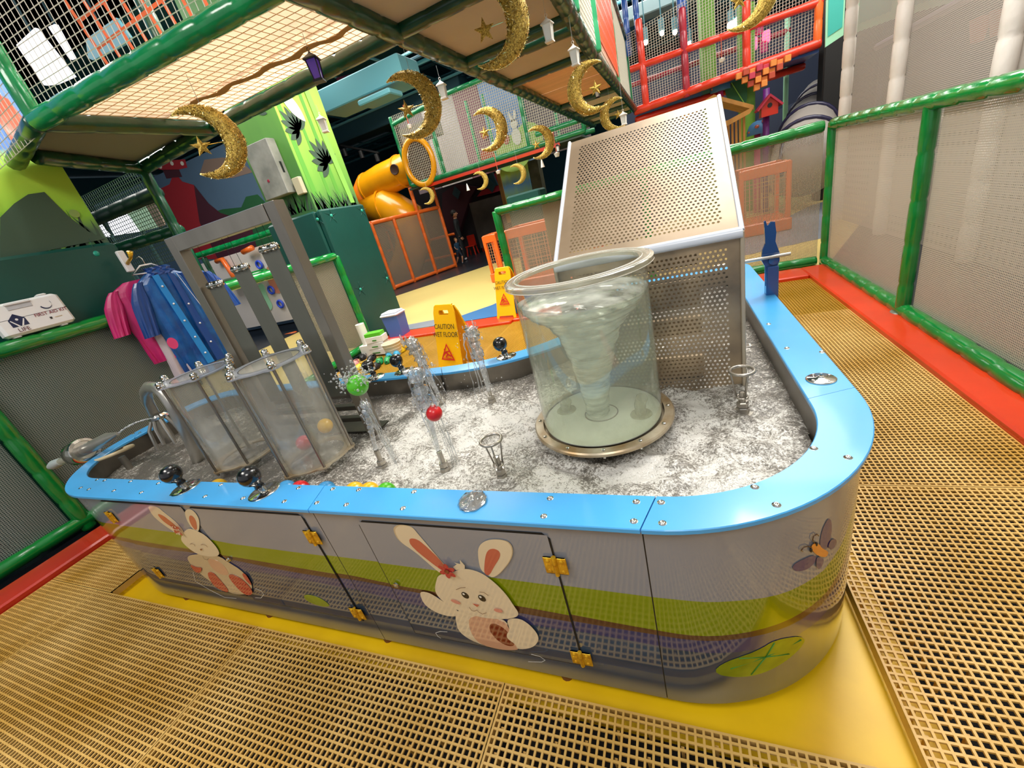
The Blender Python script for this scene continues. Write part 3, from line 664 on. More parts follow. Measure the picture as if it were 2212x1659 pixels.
pr('printed_rabbit', [('print_cream', sm(e1)), ('print_coral', sm(e1i)), ('print_cream', sm(e2)), ('print_coral', sm(e2i)), ('print_tan', sm(b2)), ('print_peach', sm(b2i)), ('print_cream', sm(h2)), ('print_red', sm(r1)), ('print_red', sm(r2)), ('print_red', sm(r3)), ('print_red', sm(r4)),
   ('print_line', line(ey1, .0009)), ('print_line', line(ey2, .0009)), ('print_maroon', no2), ('print_line', line(mo, .0009)), ('print_white', line(rr1, .0009)), ('print_white', line(rr2, .0009))] + bo, label='cream rabbit print with closed eyes and red polka-dot bow')
lp = [(-1.39,0.162),(-1.368,0.173),(-1.328,0.175),(-1.292,0.16),(-1.273,0.136),(-1.281,0.122),(-1.319,0.114),(-1.369,0.121),(-1.395,0.14)]
pr('printed_lily_pad', [('print_leaf', sm(lp))], label='small printed green lily pad')
# prints on the rounded corner: outlines in (distance round the table, height)
def curved(name, layers, label=None):
    mats = []; b = B()
    for k, (m, pts) in enumerate(layers):
        if m not in mats: mats.append(m)
        pts = sm(pts, 2); ss = sorted(p[0] for p in pts); s0, s1 = ss[0], ss[-1]; N = 22; prev = None; off = .0012 + k * .0006
        for i in range(N + 1):
            s = s0 + (s1 - s0) * min(max(i / N, .004), .996); zs = []
            for j in range(len(pts)):
                (a, za), (c, zc) = pts[j], pts[(j + 1) % len(pts)]
                if (a - s) * (c - s) < 0: zs.append(za + (zc - za) * (s - a) / (c - a))
            if len(zs) < 2: continue
            P = at_s(s); n = norm_s(s); cur = [(P.x + n.x * off, P.y + n.y * off, z) for z in (min(zs), max(zs))]
            if prev: b.quad(prev[0], cur[0], cur[1], prev[1], mats.index(m))
            prev = cur
    return b.weld().obj(name, mats, tub, label=label, smooth=True)
def sl(pts, w=.0016): return line(pts, w)
curved('printed_lily_pad', [('print_leaf', [(3.412,0.122),(3.421,0.137),(3.45,0.159),(3.523,0.178),(3.561,0.197),(3.621,0.175),(3.651,0.148),(3.657,0.125),(3.624,0.102),(3.563,0.081),(3.5,0.076),(3.448,0.088),(3.416,0.103)])], 'large printed green lily pad')
curved('printed_dragonfly', [('print_violet', [(3.68,0.446),(3.683,0.489),(3.698,0.514),(3.708,0.514),(3.719,0.496),(3.724,0.457),(3.714,0.418),(3.694,0.427)]), ('print_violet', [(3.601,0.434),(3.617,0.439),(3.65,0.437),(3.672,0.424),(3.671,0.406),(3.649,0.396),(3.618,0.406),(3.603,0.421)]),
   ('print_violet', [(3.708,0.425),(3.72,0.442),(3.742,0.429),(3.751,0.408),(3.731,0.401)]), ('print_violet', [(3.67,0.421),(3.688,0.41),(3.7,0.39),(3.689,0.371),(3.676,0.381),(3.671,0.396)]),
   ('print_orange', [(3.648,0.468),(3.657,0.474),(3.674,0.462),(3.685,0.44),(3.715,0.408),(3.705,0.397),(3.68,0.418),(3.659,0.443)])], 'violet-winged printed flying insect with orange body')

def curved_line(name, m, pts, w=.0012, off=.0038):
    b = B(); V = []
    for s, z in pts: P = at_s(s); n = norm_s(s); V.append(Vector((P.x + n.x * off, P.y + n.y * off, z)))
    b.tube(V, w, 5); return b.obj(name, m, tub, smooth=True)
curved_line('printed_antenna', 'print_brown', [(3.662,0.469),(3.652,0.486),(3.654,0.497),(3.664,0.497),(3.67,0.488)])
curved_line('printed_antenna', 'print_brown', [(3.651,0.464),(3.639,0.476),(3.627,0.479),(3.621,0.473),(3.625,0.467)])
for q in [(3.666,0.465),(3.651,0.455)]: P = at_s(q[0]); b = B(); b.ball((P.x + norm_s(q[0]).x * .003, P.y + norm_s(q[0]).y * .003, q[1]), .005, 8, 6, sc=(.6, .6, 1.3)); b.obj('printed_eye', 'print_black', tub, smooth=True)
for e_ in [[(3.538,0.142),(3.641,0.147)],[(3.538,0.142),(3.605,0.116)],[(3.538,0.142),(3.5,0.085)],[(3.538,0.142),(3.449,0.123)],[(3.538,0.142),(3.561,0.186)],[(3.538,0.142),(3.471,0.161)]]: curved_line('printed_vein', 'leaf_green', e_, .0011, .0022)
# ================================================================ WATER
def water():
    import numpy as np
    rng = np.random.default_rng(3)
    Pin = rpoly(offv(INV, -.006), 10); px = np.array([p.x for p in Pin]); py = np.array([p.y for p in Pin])
    st = .008; xs = np.arange(-2.96, .34, st); ys = np.arange(.76, 2.86, st); Xg, Yg = np.meshgrid(xs, ys)
    ins = np.zeros(Xg.shape, bool); j = len(px) - 1
    for i in range(len(px)):
        c = ((py[i] > Yg) != (py[j] > Yg)) & (Xg < (px[j] - px[i]) * (Yg - py[i]) / (py[j] - py[i] + 1e-12) + px[i]); ins ^= c; j = i
    Zg = np.zeros(Xg.shape)
    turb = np.clip((Xg + 1.75) / .7, .12, 1) * np.clip((1.95 - Yg) / .5, .15, 1) * np.clip((.33 - Xg) / .14, .35, 1)
    for k in range(60):
        wl = rng.uniform(.025, .16); a = rng.uniform(0, 2 * pi); ph = rng.uniform(0, 2 * pi); w_ = rng.uniform(-.4, .4)
        Zg += wl * .016 * np.sin(2 * pi / wl * (Xg * np.cos(a) + Yg * np.sin(a) + .02 * np.sin(9 * (Xg * np.sin(a) - Yg) + w_)) + ph)
    Zg = WZ + Zg * turb * .6
    idx = -np.ones(Xg.shape, int); idx[ins] = np.arange(ins.sum()); V = np.stack([Xg[ins], Yg[ins], Zg[ins]], 1)
    a, b_, c, d = idx[:-1, :-1], idx[:-1, 1:], idx[1:, 1:], idx[1:, :-1]; ok = (a >= 0) & (b_ >= 0) & (c >= 0) & (d >= 0)
    F = np.stack([a[ok], b_[ok], c[ok], d[ok]], 1)
    o_ = Vector((-1.3, 1.2, WZ)); V = V - np.array(o_); me = bpy.data.meshes.new('water'); me.from_pydata(V.tolist(), [], F.tolist()); me.polygons.foreach_set('use_smooth', [True] * len(F))
    m = bpy.data.materials.new('water'); m.use_nodes = True; nt = m.node_tree; bs = nt.nodes['Principled BSDF']; N = nt.nodes.new; Lk = nt.links.new
    geo = N('ShaderNodeNewGeometry'); sp = N('ShaderNodeSeparateXYZ'); Lk(geo.outputs['Position'], sp.inputs[0])
    def mth(op, a, b=None, cl=False):
        n = N('ShaderNodeMath'); n.operation = op; n.use_clamp = cl
        for i, v in enumerate((a, b)):
            if v is None: continue
            if isinstance(v, (int, float)): n.inputs[i].default_value = v
            else: Lk(v, n.inputs[i])
        return n.outputs[0]
    def noise(sc, det=4, dist=0, x=None):
        n = N('ShaderNodeTexNoise'); n.inputs['Scale'].default_value = sc; n.inputs['Detail'].default_value = det; n.inputs['Distortion'].default_value = dist; Lk(x or geo.outputs['Position'], n.inputs['Vector']); return n.outputs['Fac']
    # foam zone: fades to calm water left of the tubes, along the right wall and behind the screen
    zx = N('ShaderNodeMapRange'); zx.inputs['From Min'].default_value = -1.6; zx.inputs['From Max'].default_value = -.95; Lk(sp.outputs[0], zx.inputs[0])
    zr = N('ShaderNodeMapRange'); zr.inputs['From Min'].default_value = .30; zr.inputs['From Max'].default_value = .05; Lk(sp.outputs[0], zr.inputs[0])
    zy = N('ShaderNodeMapRange'); zy.inputs['From Min'].default_value = 1.75; zy.inputs['From Max'].default_value = 1.35; Lk(sp.outputs[1], zy.inputs[0])
    zone = mth('MULTIPLY', mth('MULTIPLY', zx.outputs[0], mth('MULTIPLY_ADD', zr.outputs[0], .6)), zy.outputs[0])
    big = noise(5, 4, 1.2); fine = noise(95, 5, 1.5); mid = noise(28, 4, 2.5)
    vo = N('ShaderNodeTexVoronoi'); vo.inputs['Scale'].default_value = 210; Lk(geo.outputs['Position'], vo.inputs['Vector'])
    f = mth('ADD', mth('MULTIPLY', zone, .46), mth('MULTIPLY', mth('SUBTRACT', big, .5), 1.6)); f = mth('ADD', f, mth('MULTIPLY', mth('SUBTRACT', mid, .5), 1.3)); f = mth('ADD', f, mth('MULTIPLY', mth('SUBTRACT', fine, .5), 1.6))
    f = mth('ADD', f, mth('MULTIPLY', mth('SUBTRACT', vo.outputs['Distance'], .4), .35)); f = mth('MULTIPLY', mth('SUBTRACT', f, .04), 1.7, True)
    r = N('ShaderNodeValToRGB'); e = r.color_ramp.elements; e[0].color = (*lin('#77726A'), 1); e[0].position = 0; e[1].color = (*lin('#DEDBD3'), 1); e[1].position = 1; x = e.new(.45); x.color = (*lin('#A39D92'), 1); Lk(f, r.inputs[0]); Lk(r.outputs[0], bs.inputs['Base Color'])
    rr = N('ShaderNodeMapRange'); rr.inputs['To Min'].default_value = .06; rr.inputs['To Max'].default_value = .3; Lk(f, rr.inputs[0]); Lk(rr.outputs[0], bs.inputs['Roughness']); bs.inputs['Specular IOR Level'].default_value = .9
    bp = N('ShaderNodeBump'); bp.inputs['Strength'].default_value = .62; bp.inputs['Distance'].default_value = .010; h = mth('ADD', mth('MULTIPLY', mid, .5), mth('MULTIPLY', fine, .45)); h = mth('ADD', h, mth('MULTIPLY', vo.outputs['Distance'], .2)); Lk(h, bp.inputs['Height']); Lk(bp.outputs[0], bs.inputs['Normal'])
    # calm water lets the steel floor show
    tr = N('ShaderNodeBsdfTransparent'); tr.inputs[0].default_value = (.86, .88, .84, 1); mx = N('ShaderNodeMixShader'); k = mth('MULTIPLY_ADD', f, .28); k.node.inputs[2].default_value = .72; k.node.use_clamp = True; Lk(k, mx.inputs[0]); Lk(tr.outputs[0], mx.inputs[1]); Lk(bs.outputs[0], mx.inputs[2]); Lk(mx.outputs[0], nt.nodes['Material Output'].inputs[0])
    me.materials.append(m); o = bpy.data.objects.new('water', me); COL.objects.link(o); o.location = o_; WO[o.name] = o_
    tag(o, 'foaming splashing water filling the steel basin of the play table', 'water', kind='stuff')
water()

# ================================================================ FITTINGS ON THE TABLE
def knob(x, y, label, disc=.052, first=None):
    t = thing('ball_valve_knob', label, 'valve knob', (x, y, RZ), 'black ball knobs round the rim')
    b = B(); b.lathe([(.0001, .006), (.011, .006), (.013, .0055), (disc - .004, .0045), (disc, .002), (disc, 0)], (x, y, RZ), 28)
    for k in range(3): b.lathe([(.0001, .0035), (.005, .003), (.0065, 0)], (x + .038 * cos(k * 2.1 + .6), y + .038 * sin(k * 2.1 + .6), RZ + .0045), 8)
    b.obj('base_disc', 'steel_bright', t, smooth='auto')
    tx, ty = -.006, -.004
    b = B(); b.tube([(x, y, RZ + .004), (x + tx * .4, y + ty * .4, RZ + .026)], [.014, .012], 14); b.obj('stem', 'steel_bright', t, smooth='auto')
    b = B(); R = Vector((tx, ty, .03)).to_track_quat('Z', 'Y').to_matrix()
    b.lathe([(r_ * 1.62, h_ * 1.5) for r_, h_ in [(.0001, .0), (.0095, 0), (.0105, .004), (.0085, .010), (.0105, .014), (.0165, .019), (.0208, .027), (.0225, .036), (.0212, .045), (.0165, .053), (.009, .058), (.0001, .0595)]], (x + tx * .4, y + ty * .4, RZ + .021), 28, rot=R)
    b.obj('ball_grip', 'black_ball', t, smooth=True); return t
kp = [(-1.815,0.738,0.62),(-1.359,0.732,0.62),(-0.804,1.765,0.62),(-1.406,1.708,0.62),(-1.572,1.67,0.62)]
kl = ['black ball knob on the near rim, nearest the left end of the table', 'black ball knob on the near rim in front of the two clear cylinders', 'black ball knob on the far rim beside the vortex tank', 'black ball knob on the far rim in front of the orange-yellow grating', 'black ball knob on the far rim in front of the foam clogs']
for (x, y, z), l in zip(kp, kl): knob(x, y, l)
def bubbler(x, y, label, foamy=True):
    t = thing('water_bubbler', label, 'water outlet', (x, y, RZ), 'round metal bubblers on the rim')
    b = B(); b.lathe([(.0001, .008), (.010, .008), (.013, .006), (.034, .0045), (.038, .002), (.038, 0)], (x, y, RZ), 30); b.obj('base_disc', 'steel_bright', t, smooth='auto')
    b = B(); b.lathe([(.0001, .020), (.0025, .020), (.0028, .012), (.0075, .011), (.0085, .0075), (.0085, .006)], (x, y, RZ), 14)
    for k in range(4): b.lathe([(.0001, .003), (.003, .0028), (.004, 0)], (x + .027 * cos(k * pi / 2 + .5), y + .027 * sin(k * pi / 2 + .5), RZ + .0045), 8)
    b.obj('nozzle_tip', 'steel_bright', t, smooth='auto')
    if foamy:
        b = B(); n = 26; rings = []
        prof = [(.0001, .018), (.008, .0175), (.018, .013), (.028, .0095), (.036, .0085), (.0395, .004), (.0398, .0005)]
        vs = []
        for r, h in prof:
            for k in range(n): a = 2 * pi * k / n; q = 1 + .10 * random.uniform(-1, 1); vs.append((x + r * q * cos(a), y + r * q * sin(a), RZ + h * (1 + .25 * random.uniform(-1, 1))))
        fs = [(i * n + k, i * n + (k + 1) % n, (i + 1) * n + (k + 1) % n, (i + 1) * n + k) for i in range(len(prof) - 1) for k in range(n)]
        b.add(vs, fs); b.obj('water_film', 'droplet', t, smooth=True)
bp_ = [(-0.535,0.723,0.62),(0.383,1.29,0.62)]
bubbler(*bp_[0][:2], 'round metal bubbler on the near rim, water welling over it')
bubbler(*bp_[1][:2], 'dry round metal bubbler on the right-hand rim', False)

def nozzle(x, y, label, h=.058, cup=False, lean=(0, 0), name='fountain_nozzle'):
    t = thing(name, label, 'fountain nozzle', (x, y, WZ - .07), 'steel cup nozzles' if cup else 'steel jet nozzles')
    z = WZ - .012
    b = B(); b.lathe([(.0001, -.06), (.030, -.06), (.030, -.004), (.033, .0), (.030, .006), (.0001, .006)], (x, y, z), 18); b.obj('base_flange', 'steel_dull', t, smooth='auto')
    b = B(); b.lathe([(.0001, .026), (.018, .026), (.020, .023), (.020, .004), (.0001, .004)], (x, y, z), 6)
    b.lathe([(.0001, .046), (.015, .046), (.0175, .043), (.0175, .028), (.0001, .028)], (x, y, z), 6); b.obj('hex_nut', 'steel_noz', t)
    b = B(); b.tube([(x, y, z + .03), (x + lean[0], y + lean[1], z + .03 + h)], .0095, 14, caps=False); b.tube([(x, y, z + .03), (x + lean[0], y + lean[1], z + .029 + h)], .0072, 12); b.obj('spout_pipe', 'steel_noz', t, smooth='auto')
    if cup:
        top = .664; rr = .034
        b = B(); b.tube([(x + rr * cos(a), y + rr * sin(a), top) for a in [2 * pi * k / 32 for k in range(32)]], .0052, 8, closed=True); b.obj('cup_ring', 'steel_noz', t, smooth=True)
        b = B(); b.tube([(x + .016 * cos(a), y + .016 * sin(a), z + .062) for a in [2 * pi * k / 16 for k in range(16)]], .0034, 6, closed=True); b.obj('lower_ring', 'steel_noz', t, smooth=True)
        for k in range(3):
            a = .9 + k * 2 * pi / 3; b = B(); b.tube([(x + .016 * cos(a), y + .016 * sin(a), z + .062), (x + rr * cos(a), y + rr * sin(a), top)], .0028, 6); b.obj('cup_rod', 'steel_noz', t, smooth=True)
    return t
NP = [(-1.078,0.998),(-0.792,0.985),(-0.558,0.949),(0.179,1.299),(-1.063,1.472),(-0.8,1.477)]
nozzle(*NP[0], 'jet nozzle holding up the green ball'); nozzle(*NP[1], 'jet nozzle with the red ball caught in its stream')
nozzle(*NP[2], 'empty steel cup nozzle near the front rim', cup=True, h=.062); nozzle(*NP[3], 'empty steel cup nozzle beside the right-hand rim', cup=True, h=.05)
nozzle(*NP[4], 'far jet nozzle behind the red ball stream', h=.05); nozzle(*NP[5], 'far jet nozzle nearest the vortex tank', h=.05)
def jet(p0, p1, r0, r1, label, head=.02, fall=None, seed=1, n=40):
    rnd = random.Random(seed); p0, p1 = Vector(p0), Vector(p1); b = B(); L = (p1 - p0).length; N = 46; pts = []; rr = []
    for i in range(N + 1):
        t = i / N; j = max(0, t - .45); q = p0.lerp(p1, t) + Vector((rnd.uniform(-1, 1), rnd.uniform(-1, 1), 0)) * .0045 * j; pts.append(q)
        base = r0 + (r1 - r0) * t ** 1.5; rr.append(base * (1 + (rnd.uniform(-.32, .42) if t > .4 else rnd.uniform(-.05, .05))))
    rr[-1] *= .4; b.tube(pts, rr, 9)
    # ragged lobes and sheets round the crown
    for k in range(n):
        t = .55 + .5 * rnd.random(); c = p0.lerp(p1, t) + Vector((rnd.gauss(0, 1), rnd.gauss(0, 1), 0)) * head * .55; s = rnd.uniform(.10, .34) * head
        b.ball(c, s, 7, 5, sc=(rnd.uniform(.35, .9), rnd.uniform(.35, .9), rnd.uniform(.9, 3.2)))
    if fall:
        f = Vector(fall)
        for k in range(5):
            a = p1 + Vector((rnd.uniform(-1, 1), rnd.uniform(-1, 1), -.4)) * head; c = f + Vector((rnd.uniform(-1, 1), rnd.uniform(-1, 1), 0)) * head * 1.3; w_ = []; ra = []
            for i in range(17):
                t = i / 16; q = a.lerp(c, t); q.z = a.z + (c.z - a.z) * t ** 1.6; w_.append(q + Vector((rnd.uniform(-1, 1), rnd.uniform(-1, 1), 0)) * .003); ra.append(rnd.uniform(.0008, .0042) * (1 - t * .3))
            b.tube(w_, ra, 6)
        for k in range(46):
            t = rnd.random(); c = p1.lerp(f, t) + Vector((rnd.gauss(0, 1), rnd.gauss(0, 1), rnd.gauss(0, 1) * .5)) * head * (.8 + t); b.ball(c, rnd.uniform(.0010, .0034), 6, 4)
    return tag(b.obj('water_jet', 'jet', None, smooth=True), label, 'water jet', 'water jets from the nozzles', 'stuff')
J = {'A': (-1.035,0.998,0.806),'At': (-1.03,0.998,0.861),'B1': (-0.766,0.985,0.916),'R': (-0.754,0.985,0.75),'E': (-1.112,1.472,0.863),'F': (-0.801,1.477,0.882)}
jet((NP[0][0], NP[0][1], .60), (J['A'][0], NP[0][1], J['A'][2]), .0082, .0125, 'water jet lifting the green ball', head=.018, fall=(NP[0][0] + .055, NP[0][1] + .03, .52), seed=2, n=24)
jet((NP[1][0], NP[1][1], .60), (J['B1'][0], NP[1][1], J['B1'][2]), .007, .026, 'water jet carrying the red ball', head=.030, fall=(NP[1][0] + .04, NP[1][1] + .02, .52), seed=3)
jet((NP[4][0], NP[4][1], .565), (J['E'][0], NP[4][1], J['E'][2]), .011, .032, 'tall water jet behind the red ball', head=.034, fall=(NP[4][0] + .02, NP[4][1] - .04, .54), seed=4)
jet((NP[5][0], NP[5][1], .575), (J['F'][0], NP[5][1], J['F'][2]), .010, .030, 'tall water jet in front of the wet floor sign', head=.034, fall=(NP[5][0] - .0, NP[5][1] - .05, .58), seed=5)
def pball(c, r, m, label, group='floating plastic balls'):
    b = B(); b.ball(c, r, 24, 14); return tag(b.obj('plastic_ball', m, smooth=True), label, 'ball', group)
pball((J['At'][0], NP[0][1], J['At'][2] + .010), .037, 'ball_green', 'lime green ball held up on a water jet')
pball((J['R'][0], NP[1][1], J['R'][2]), .027, 'ball_red', 'red ball caught inside a water jet')
rnd = random.Random(11); b = B()
c0 = Vector((J['At'][0], NP[0][1], J['At'][2] + .03))
for k in range(260):
    a = rnd.uniform(0, 2 * pi); e_ = rnd.gauss(.25, .5); R_ = .040 + abs(rnd.gauss(0, .034)); b.ball(c0 + Vector((cos(a) * cos(e_), sin(a) * cos(e_) * .6, sin(e_) * .7)) * R_, rnd.uniform(.0012, .0046), 6, 4, sc=(rnd.uniform(.6, 1.8), 1, rnd.uniform(.6, 1.5)))
tag(b.obj('water_splash', 'droplet', smooth=True), 'crown of droplets spraying off the green ball', 'splash', kind='stuff')
for (px_, m, l) in (((-1.791,0.896), 'ball_yellow', 'yellow ball floating behind the second near knob'), ((-1.391,0.871), 'ball_blue', 'pale blue ball floating against the near wall, left of a red one'), ((-1.321,0.871), 'ball_red', 'red ball floating against the near wall between two blue ones'),
    ((-1.191,0.87), 'ball_blue', 'pale blue ball floating against the near wall, right of a red one'), ((-1.06,0.866), 'ball_yellow', 'yellow ball floating near the front, next to another yellow one'), ((-0.995,0.866), 'ball_yellow', 'yellow ball floating near the front, next to a green one'), ((-0.924,0.864), 'ball_green', 'green ball floating near the front rim')):
    pball((px_[0] + (.0 if px_[0] > -1.2 else .0), .822, .552), .034, m, l)

# ---- two clear cylinders with steel lids
def column(cx, cy, r, z0, z1, label, extra=0):
    t = thing('clear_cylinder', label, 'clear cylinder', (cx, cy, .44), 'clear cylinders with steel lids'); a0 = .42
    def plate(z, h, lobes, m, name):
        b = B(); n = 96; O = []; 
        for k in range(n):
            a = 2 * pi * k / n; d = abs(((a - a0) * 6 / (2 * pi) + .5) % 1 - .5); rr = r + .010 + (.020 if lobes else .016) * max(0, 1 - (d / .17) ** 2) ** .6; O.append((rr * cos(a), rr * sin(a)))
        I = [((r - .024) * cos(2 * pi * k / n), (r - .024) * sin(2 * pi * k / n)) for k in range(n)]
        vs = [(cx + x, cy + y, z) for x, y in O] + [(cx + x, cy + y, z + h) for x, y in O] + [(cx + x, cy + y, z + h) for x, y in I] + [(cx + x, cy + y, z) for x, y in I]; fs = []
        for k in range(n):
            j = (k + 1) % n
            for q in range(4): fs.append((q * n + k, q * n + j, ((q + 1) % 4) * n + j, ((q + 1) % 4) * n + k))
        b.add(vs, fs); return b.obj(name, m, t, smooth='auto')
    plate(z1, .005, True, 'lid', 'lid_ring'); plate(z0, .006, False, 'flange', 'bottom_plate')
    b = B(); b.lathe([(.0001, .0045), (r - .0245, .0045), (r - .0245, .002), (.0001, .002)], (cx, cy, z1), 48); b.obj('lid_disc', 'acrylic', t, smooth='auto')
    b = B(); b.tube([(cx + (r - .024) * cos(2 * pi * k / 48), cy + (r - .024) * sin(2 * pi * k / 48), z1 + .004) for k in range(48)], .0016, 6, closed=True); b.obj('lid_gasket', 'gap', t, smooth=True)
    b = B(); b.lathe([(r, z0 + .006), (r, z1)], (cx, cy, 0), 64); b.obj('clear_wall', 'acrylic', t, smooth=True)
    for k in range(6):
        a = a0 + k * pi / 3; x, y = cx + (r + .016) * cos(a), cy + (r + .016) * sin(a)
        b = B(); b.tube([(x, y, z0 - .014), (x, y, z1 + .012)], .0055, 8); rd = b.obj('tie_rod', 'steel_dull', t, smooth='auto')
        b = B(); b.lathe([(.0001, 0), (.014, 0), (.0145, .002), (.0145, .009), (.0125, .011), (.0125, .014), (.0138, .018), (.011, .024), (.005, .028), (.0001, .0285)], (x, y, z1 + .005), 12)
        b.obj('dome_nut', 'steel_bright', rd, smooth='auto')
    b = B(); b.tube([(cx + .04, cy - .02, .45), (cx + .04, cy - .02, z0)], .02, 16); b.obj('support_leg', 'steel', t, smooth='auto')
    b = B(); b.lathe([(.0001, 0), (.034, 0), (.034, .008), (.0001, .008)], (cx + .04, cy - .02, WZ - .004), 20); b.obj('leg_collar', 'steel_dull', t, smooth='auto')
    b = B(); b.tube([(cx - .03, cy + .04, z0 + .006), (cx - .03, cy + .04, z0 + .07)], .007, 10); b.lathe([(.0001, 0), (.014, 0), (.014, .006), (.0001, .006)], (cx - .03, cy + .04, z0 + .006), 12); b.obj('inner_spout', 'steel_dull', t, smooth='auto')
    return t
column(-1.432, 1.032, .134, .555, .985, 'clear cylinder with steel lid standing nearer the fountains')
column(-1.905, 1.05, .128, .555, .975, 'clear cylinder with steel lid standing beside the bent steel pipe')
pball((-1.43, 1.0, .64), .031, 'ball_red', 'red ball inside the right clear cylinder', 'balls inside the clear cylinder')
pball((-1.38, 1.085, .665), .031, 'ball_yellow', 'yellow ball inside the right clear cylinder', 'balls inside the clear cylinder')

# ---- vortex tank
V0 = (-.262, 1.222)
t = thing('vortex_tank', 'tall clear open-topped tank with a spinning water vortex inside', 'water tank', (*V0, .44), None); R_ = .200; zb = .575; zt = 1.085
b = B(); b.lathe([(.0001, zb - .012), (.233, zb - .012), (.237, zb - .008), (.237, zb), (.233, zb + .004), (R_ + .006, zb + .004)], (*V0, 0), 96); b.obj('base_flange', 'flange', t, smooth='auto')
for k in range(12):
    a = .15 + k * pi / 6; b = B(); b.lathe([(.0001, .004), (.004, .004), (.006, .003), (.0068, 0)], (V0[0] + .219 * cos(a), V0[1] + .219 * sin(a), zb + .004), 12); b.lathe([(.0001, -.012), (.005, -.012), (.005, 0), (.0001, 0)], (V0[0] + .219 * cos(a), V0[1] + .219 * sin(a), zb - .012), 8); b.obj('flange_bolt', 'steel_bright', t, smooth='auto')
b = B(); b.lathe([(.0001, .44), (.09, .44), (.09, zb - .012), (.0001, zb - .012)], (*V0, 0), 32); b.obj('pedestal', 'steel_dark', t, smooth='auto')
b = B(); b.lathe([(.0001, zb + .006), (.052, zb + .006), (.056, zb + .009), (.058, zb + .006), (R_ - .004, zb + .006), (R_ - .004, zb + .003)], (*V0, 0), 64); b.obj('tank_floor', 'tank_floor', t, smooth='auto')
b = B(); b.tube([(V0[0] + .056 * cos(2 * pi * k / 40), V0[1] + .056 * sin(2 * pi * k / 40), zb + .0075) for k in range(40)], .0022, 6, closed=True); b.obj('drain_ring', 'steel_dull', t, smooth=True)
b = B(); b.lathe([(R_, zb + .004), (R_, zt)], (*V0, 0), 96); b.obj('clear_wall', 'acrylic_clean', t, smooth=True)
b = B(); b.lathe([(R_ - .006, zt - .014), (R_ + .018, zt - .014), (R_ + .021, zt - .010), (R_ + .021, zt), (R_ + .017, zt + .003), (R_ - .016, zt + .003), (R_ - .020, zt), (R_ - .020, zt - .010)], (*V0, 0), 96); b.obj('top_rim', 'acrylic_rim', t, smooth='auto')
for rr, zz in ((R_ + .012, zt + .003), (R_ - .010, zt + .003), (R_ + .020, zt - .012)):
    b = B(); b.tube([(V0[0] + rr * cos(2 * pi * k / 72), V0[1] + rr * sin(2 * pi * k / 72), zz) for k in range(72)], .0014, 5, closed=True); b.obj('rim_groove', 'acrylic_bead', t, smooth=True)
prof = [(.1965, 1.005), (.19, .985), (.172, .965), (.150, .948), (.125, .925), (.104, .893), (.088, .855), (.074, .80), (.062, .75), (.052, .70), (.045, .65), (.040, .61), (.040, .583)]
b = B(); n = 72; vs = []; rnd = random.Random(5); P2 = []
for i in range(len(prof) - 1):
    for k in range(4): P2.append(tuple(prof[i][j] + (prof[i + 1][j] - prof[i][j]) * k / 4 for j in (0, 1)))
P2.append(prof[-1])
for i, (r, z) in enumerate(P2):
    tt = i / (len(P2) - 1); ox, oy = .012 * sin(tt * 5) * tt, .006 * cos(tt * 6) * tt
    for k in range(n):
        a = 2 * pi * k / n; q = 1 + .045 * tt * sin(3 * a + i * .9) + .02 * sin(7 * a + i * 1.7) * min(1, tt * 4); vs.append((V0[0] + ox + r * q * cos(a), V0[1] + oy + r * q * sin(a), z + .004 * sin(2 * a + i * .4) * (1 - tt) - .010 * cos(a - .6) * (1 - tt)))
b.add(vs, [(i * n + k, i * n + (k + 1) % n, (i + 1) * n + (k + 1) % n, (i + 1) * n + k) for i in range(len(P2) - 1) for k in range(n)])
vt = b.obj('vortex_funnel', 'funnel', t, smooth=True)
b = B(); b.lathe([(R_ - .003, zb + .008), (R_ - .003, 1.004)], (*V0, 0), 96); b.obj('tank_water', 'tank_water', t, smooth=True)
for a, h in ((-.15, .075), (2.9, .05)):
    b = B(); c = (V0[0] + .135 * cos(a), V0[1] + .135 * sin(a)); b.lathe([(.0001, zb + .010), (.034, zb + .010), (.036, zb + .007)], (*c, 0), 24); b.tube([(*c, zb + .01), (*c, zb + h * .6), (c[0] + .01, c[1] - .012, zb + h)], .019, 16, caps=False); b.obj('inlet_elbow', 'acrylic_rim', t, smooth='auto')

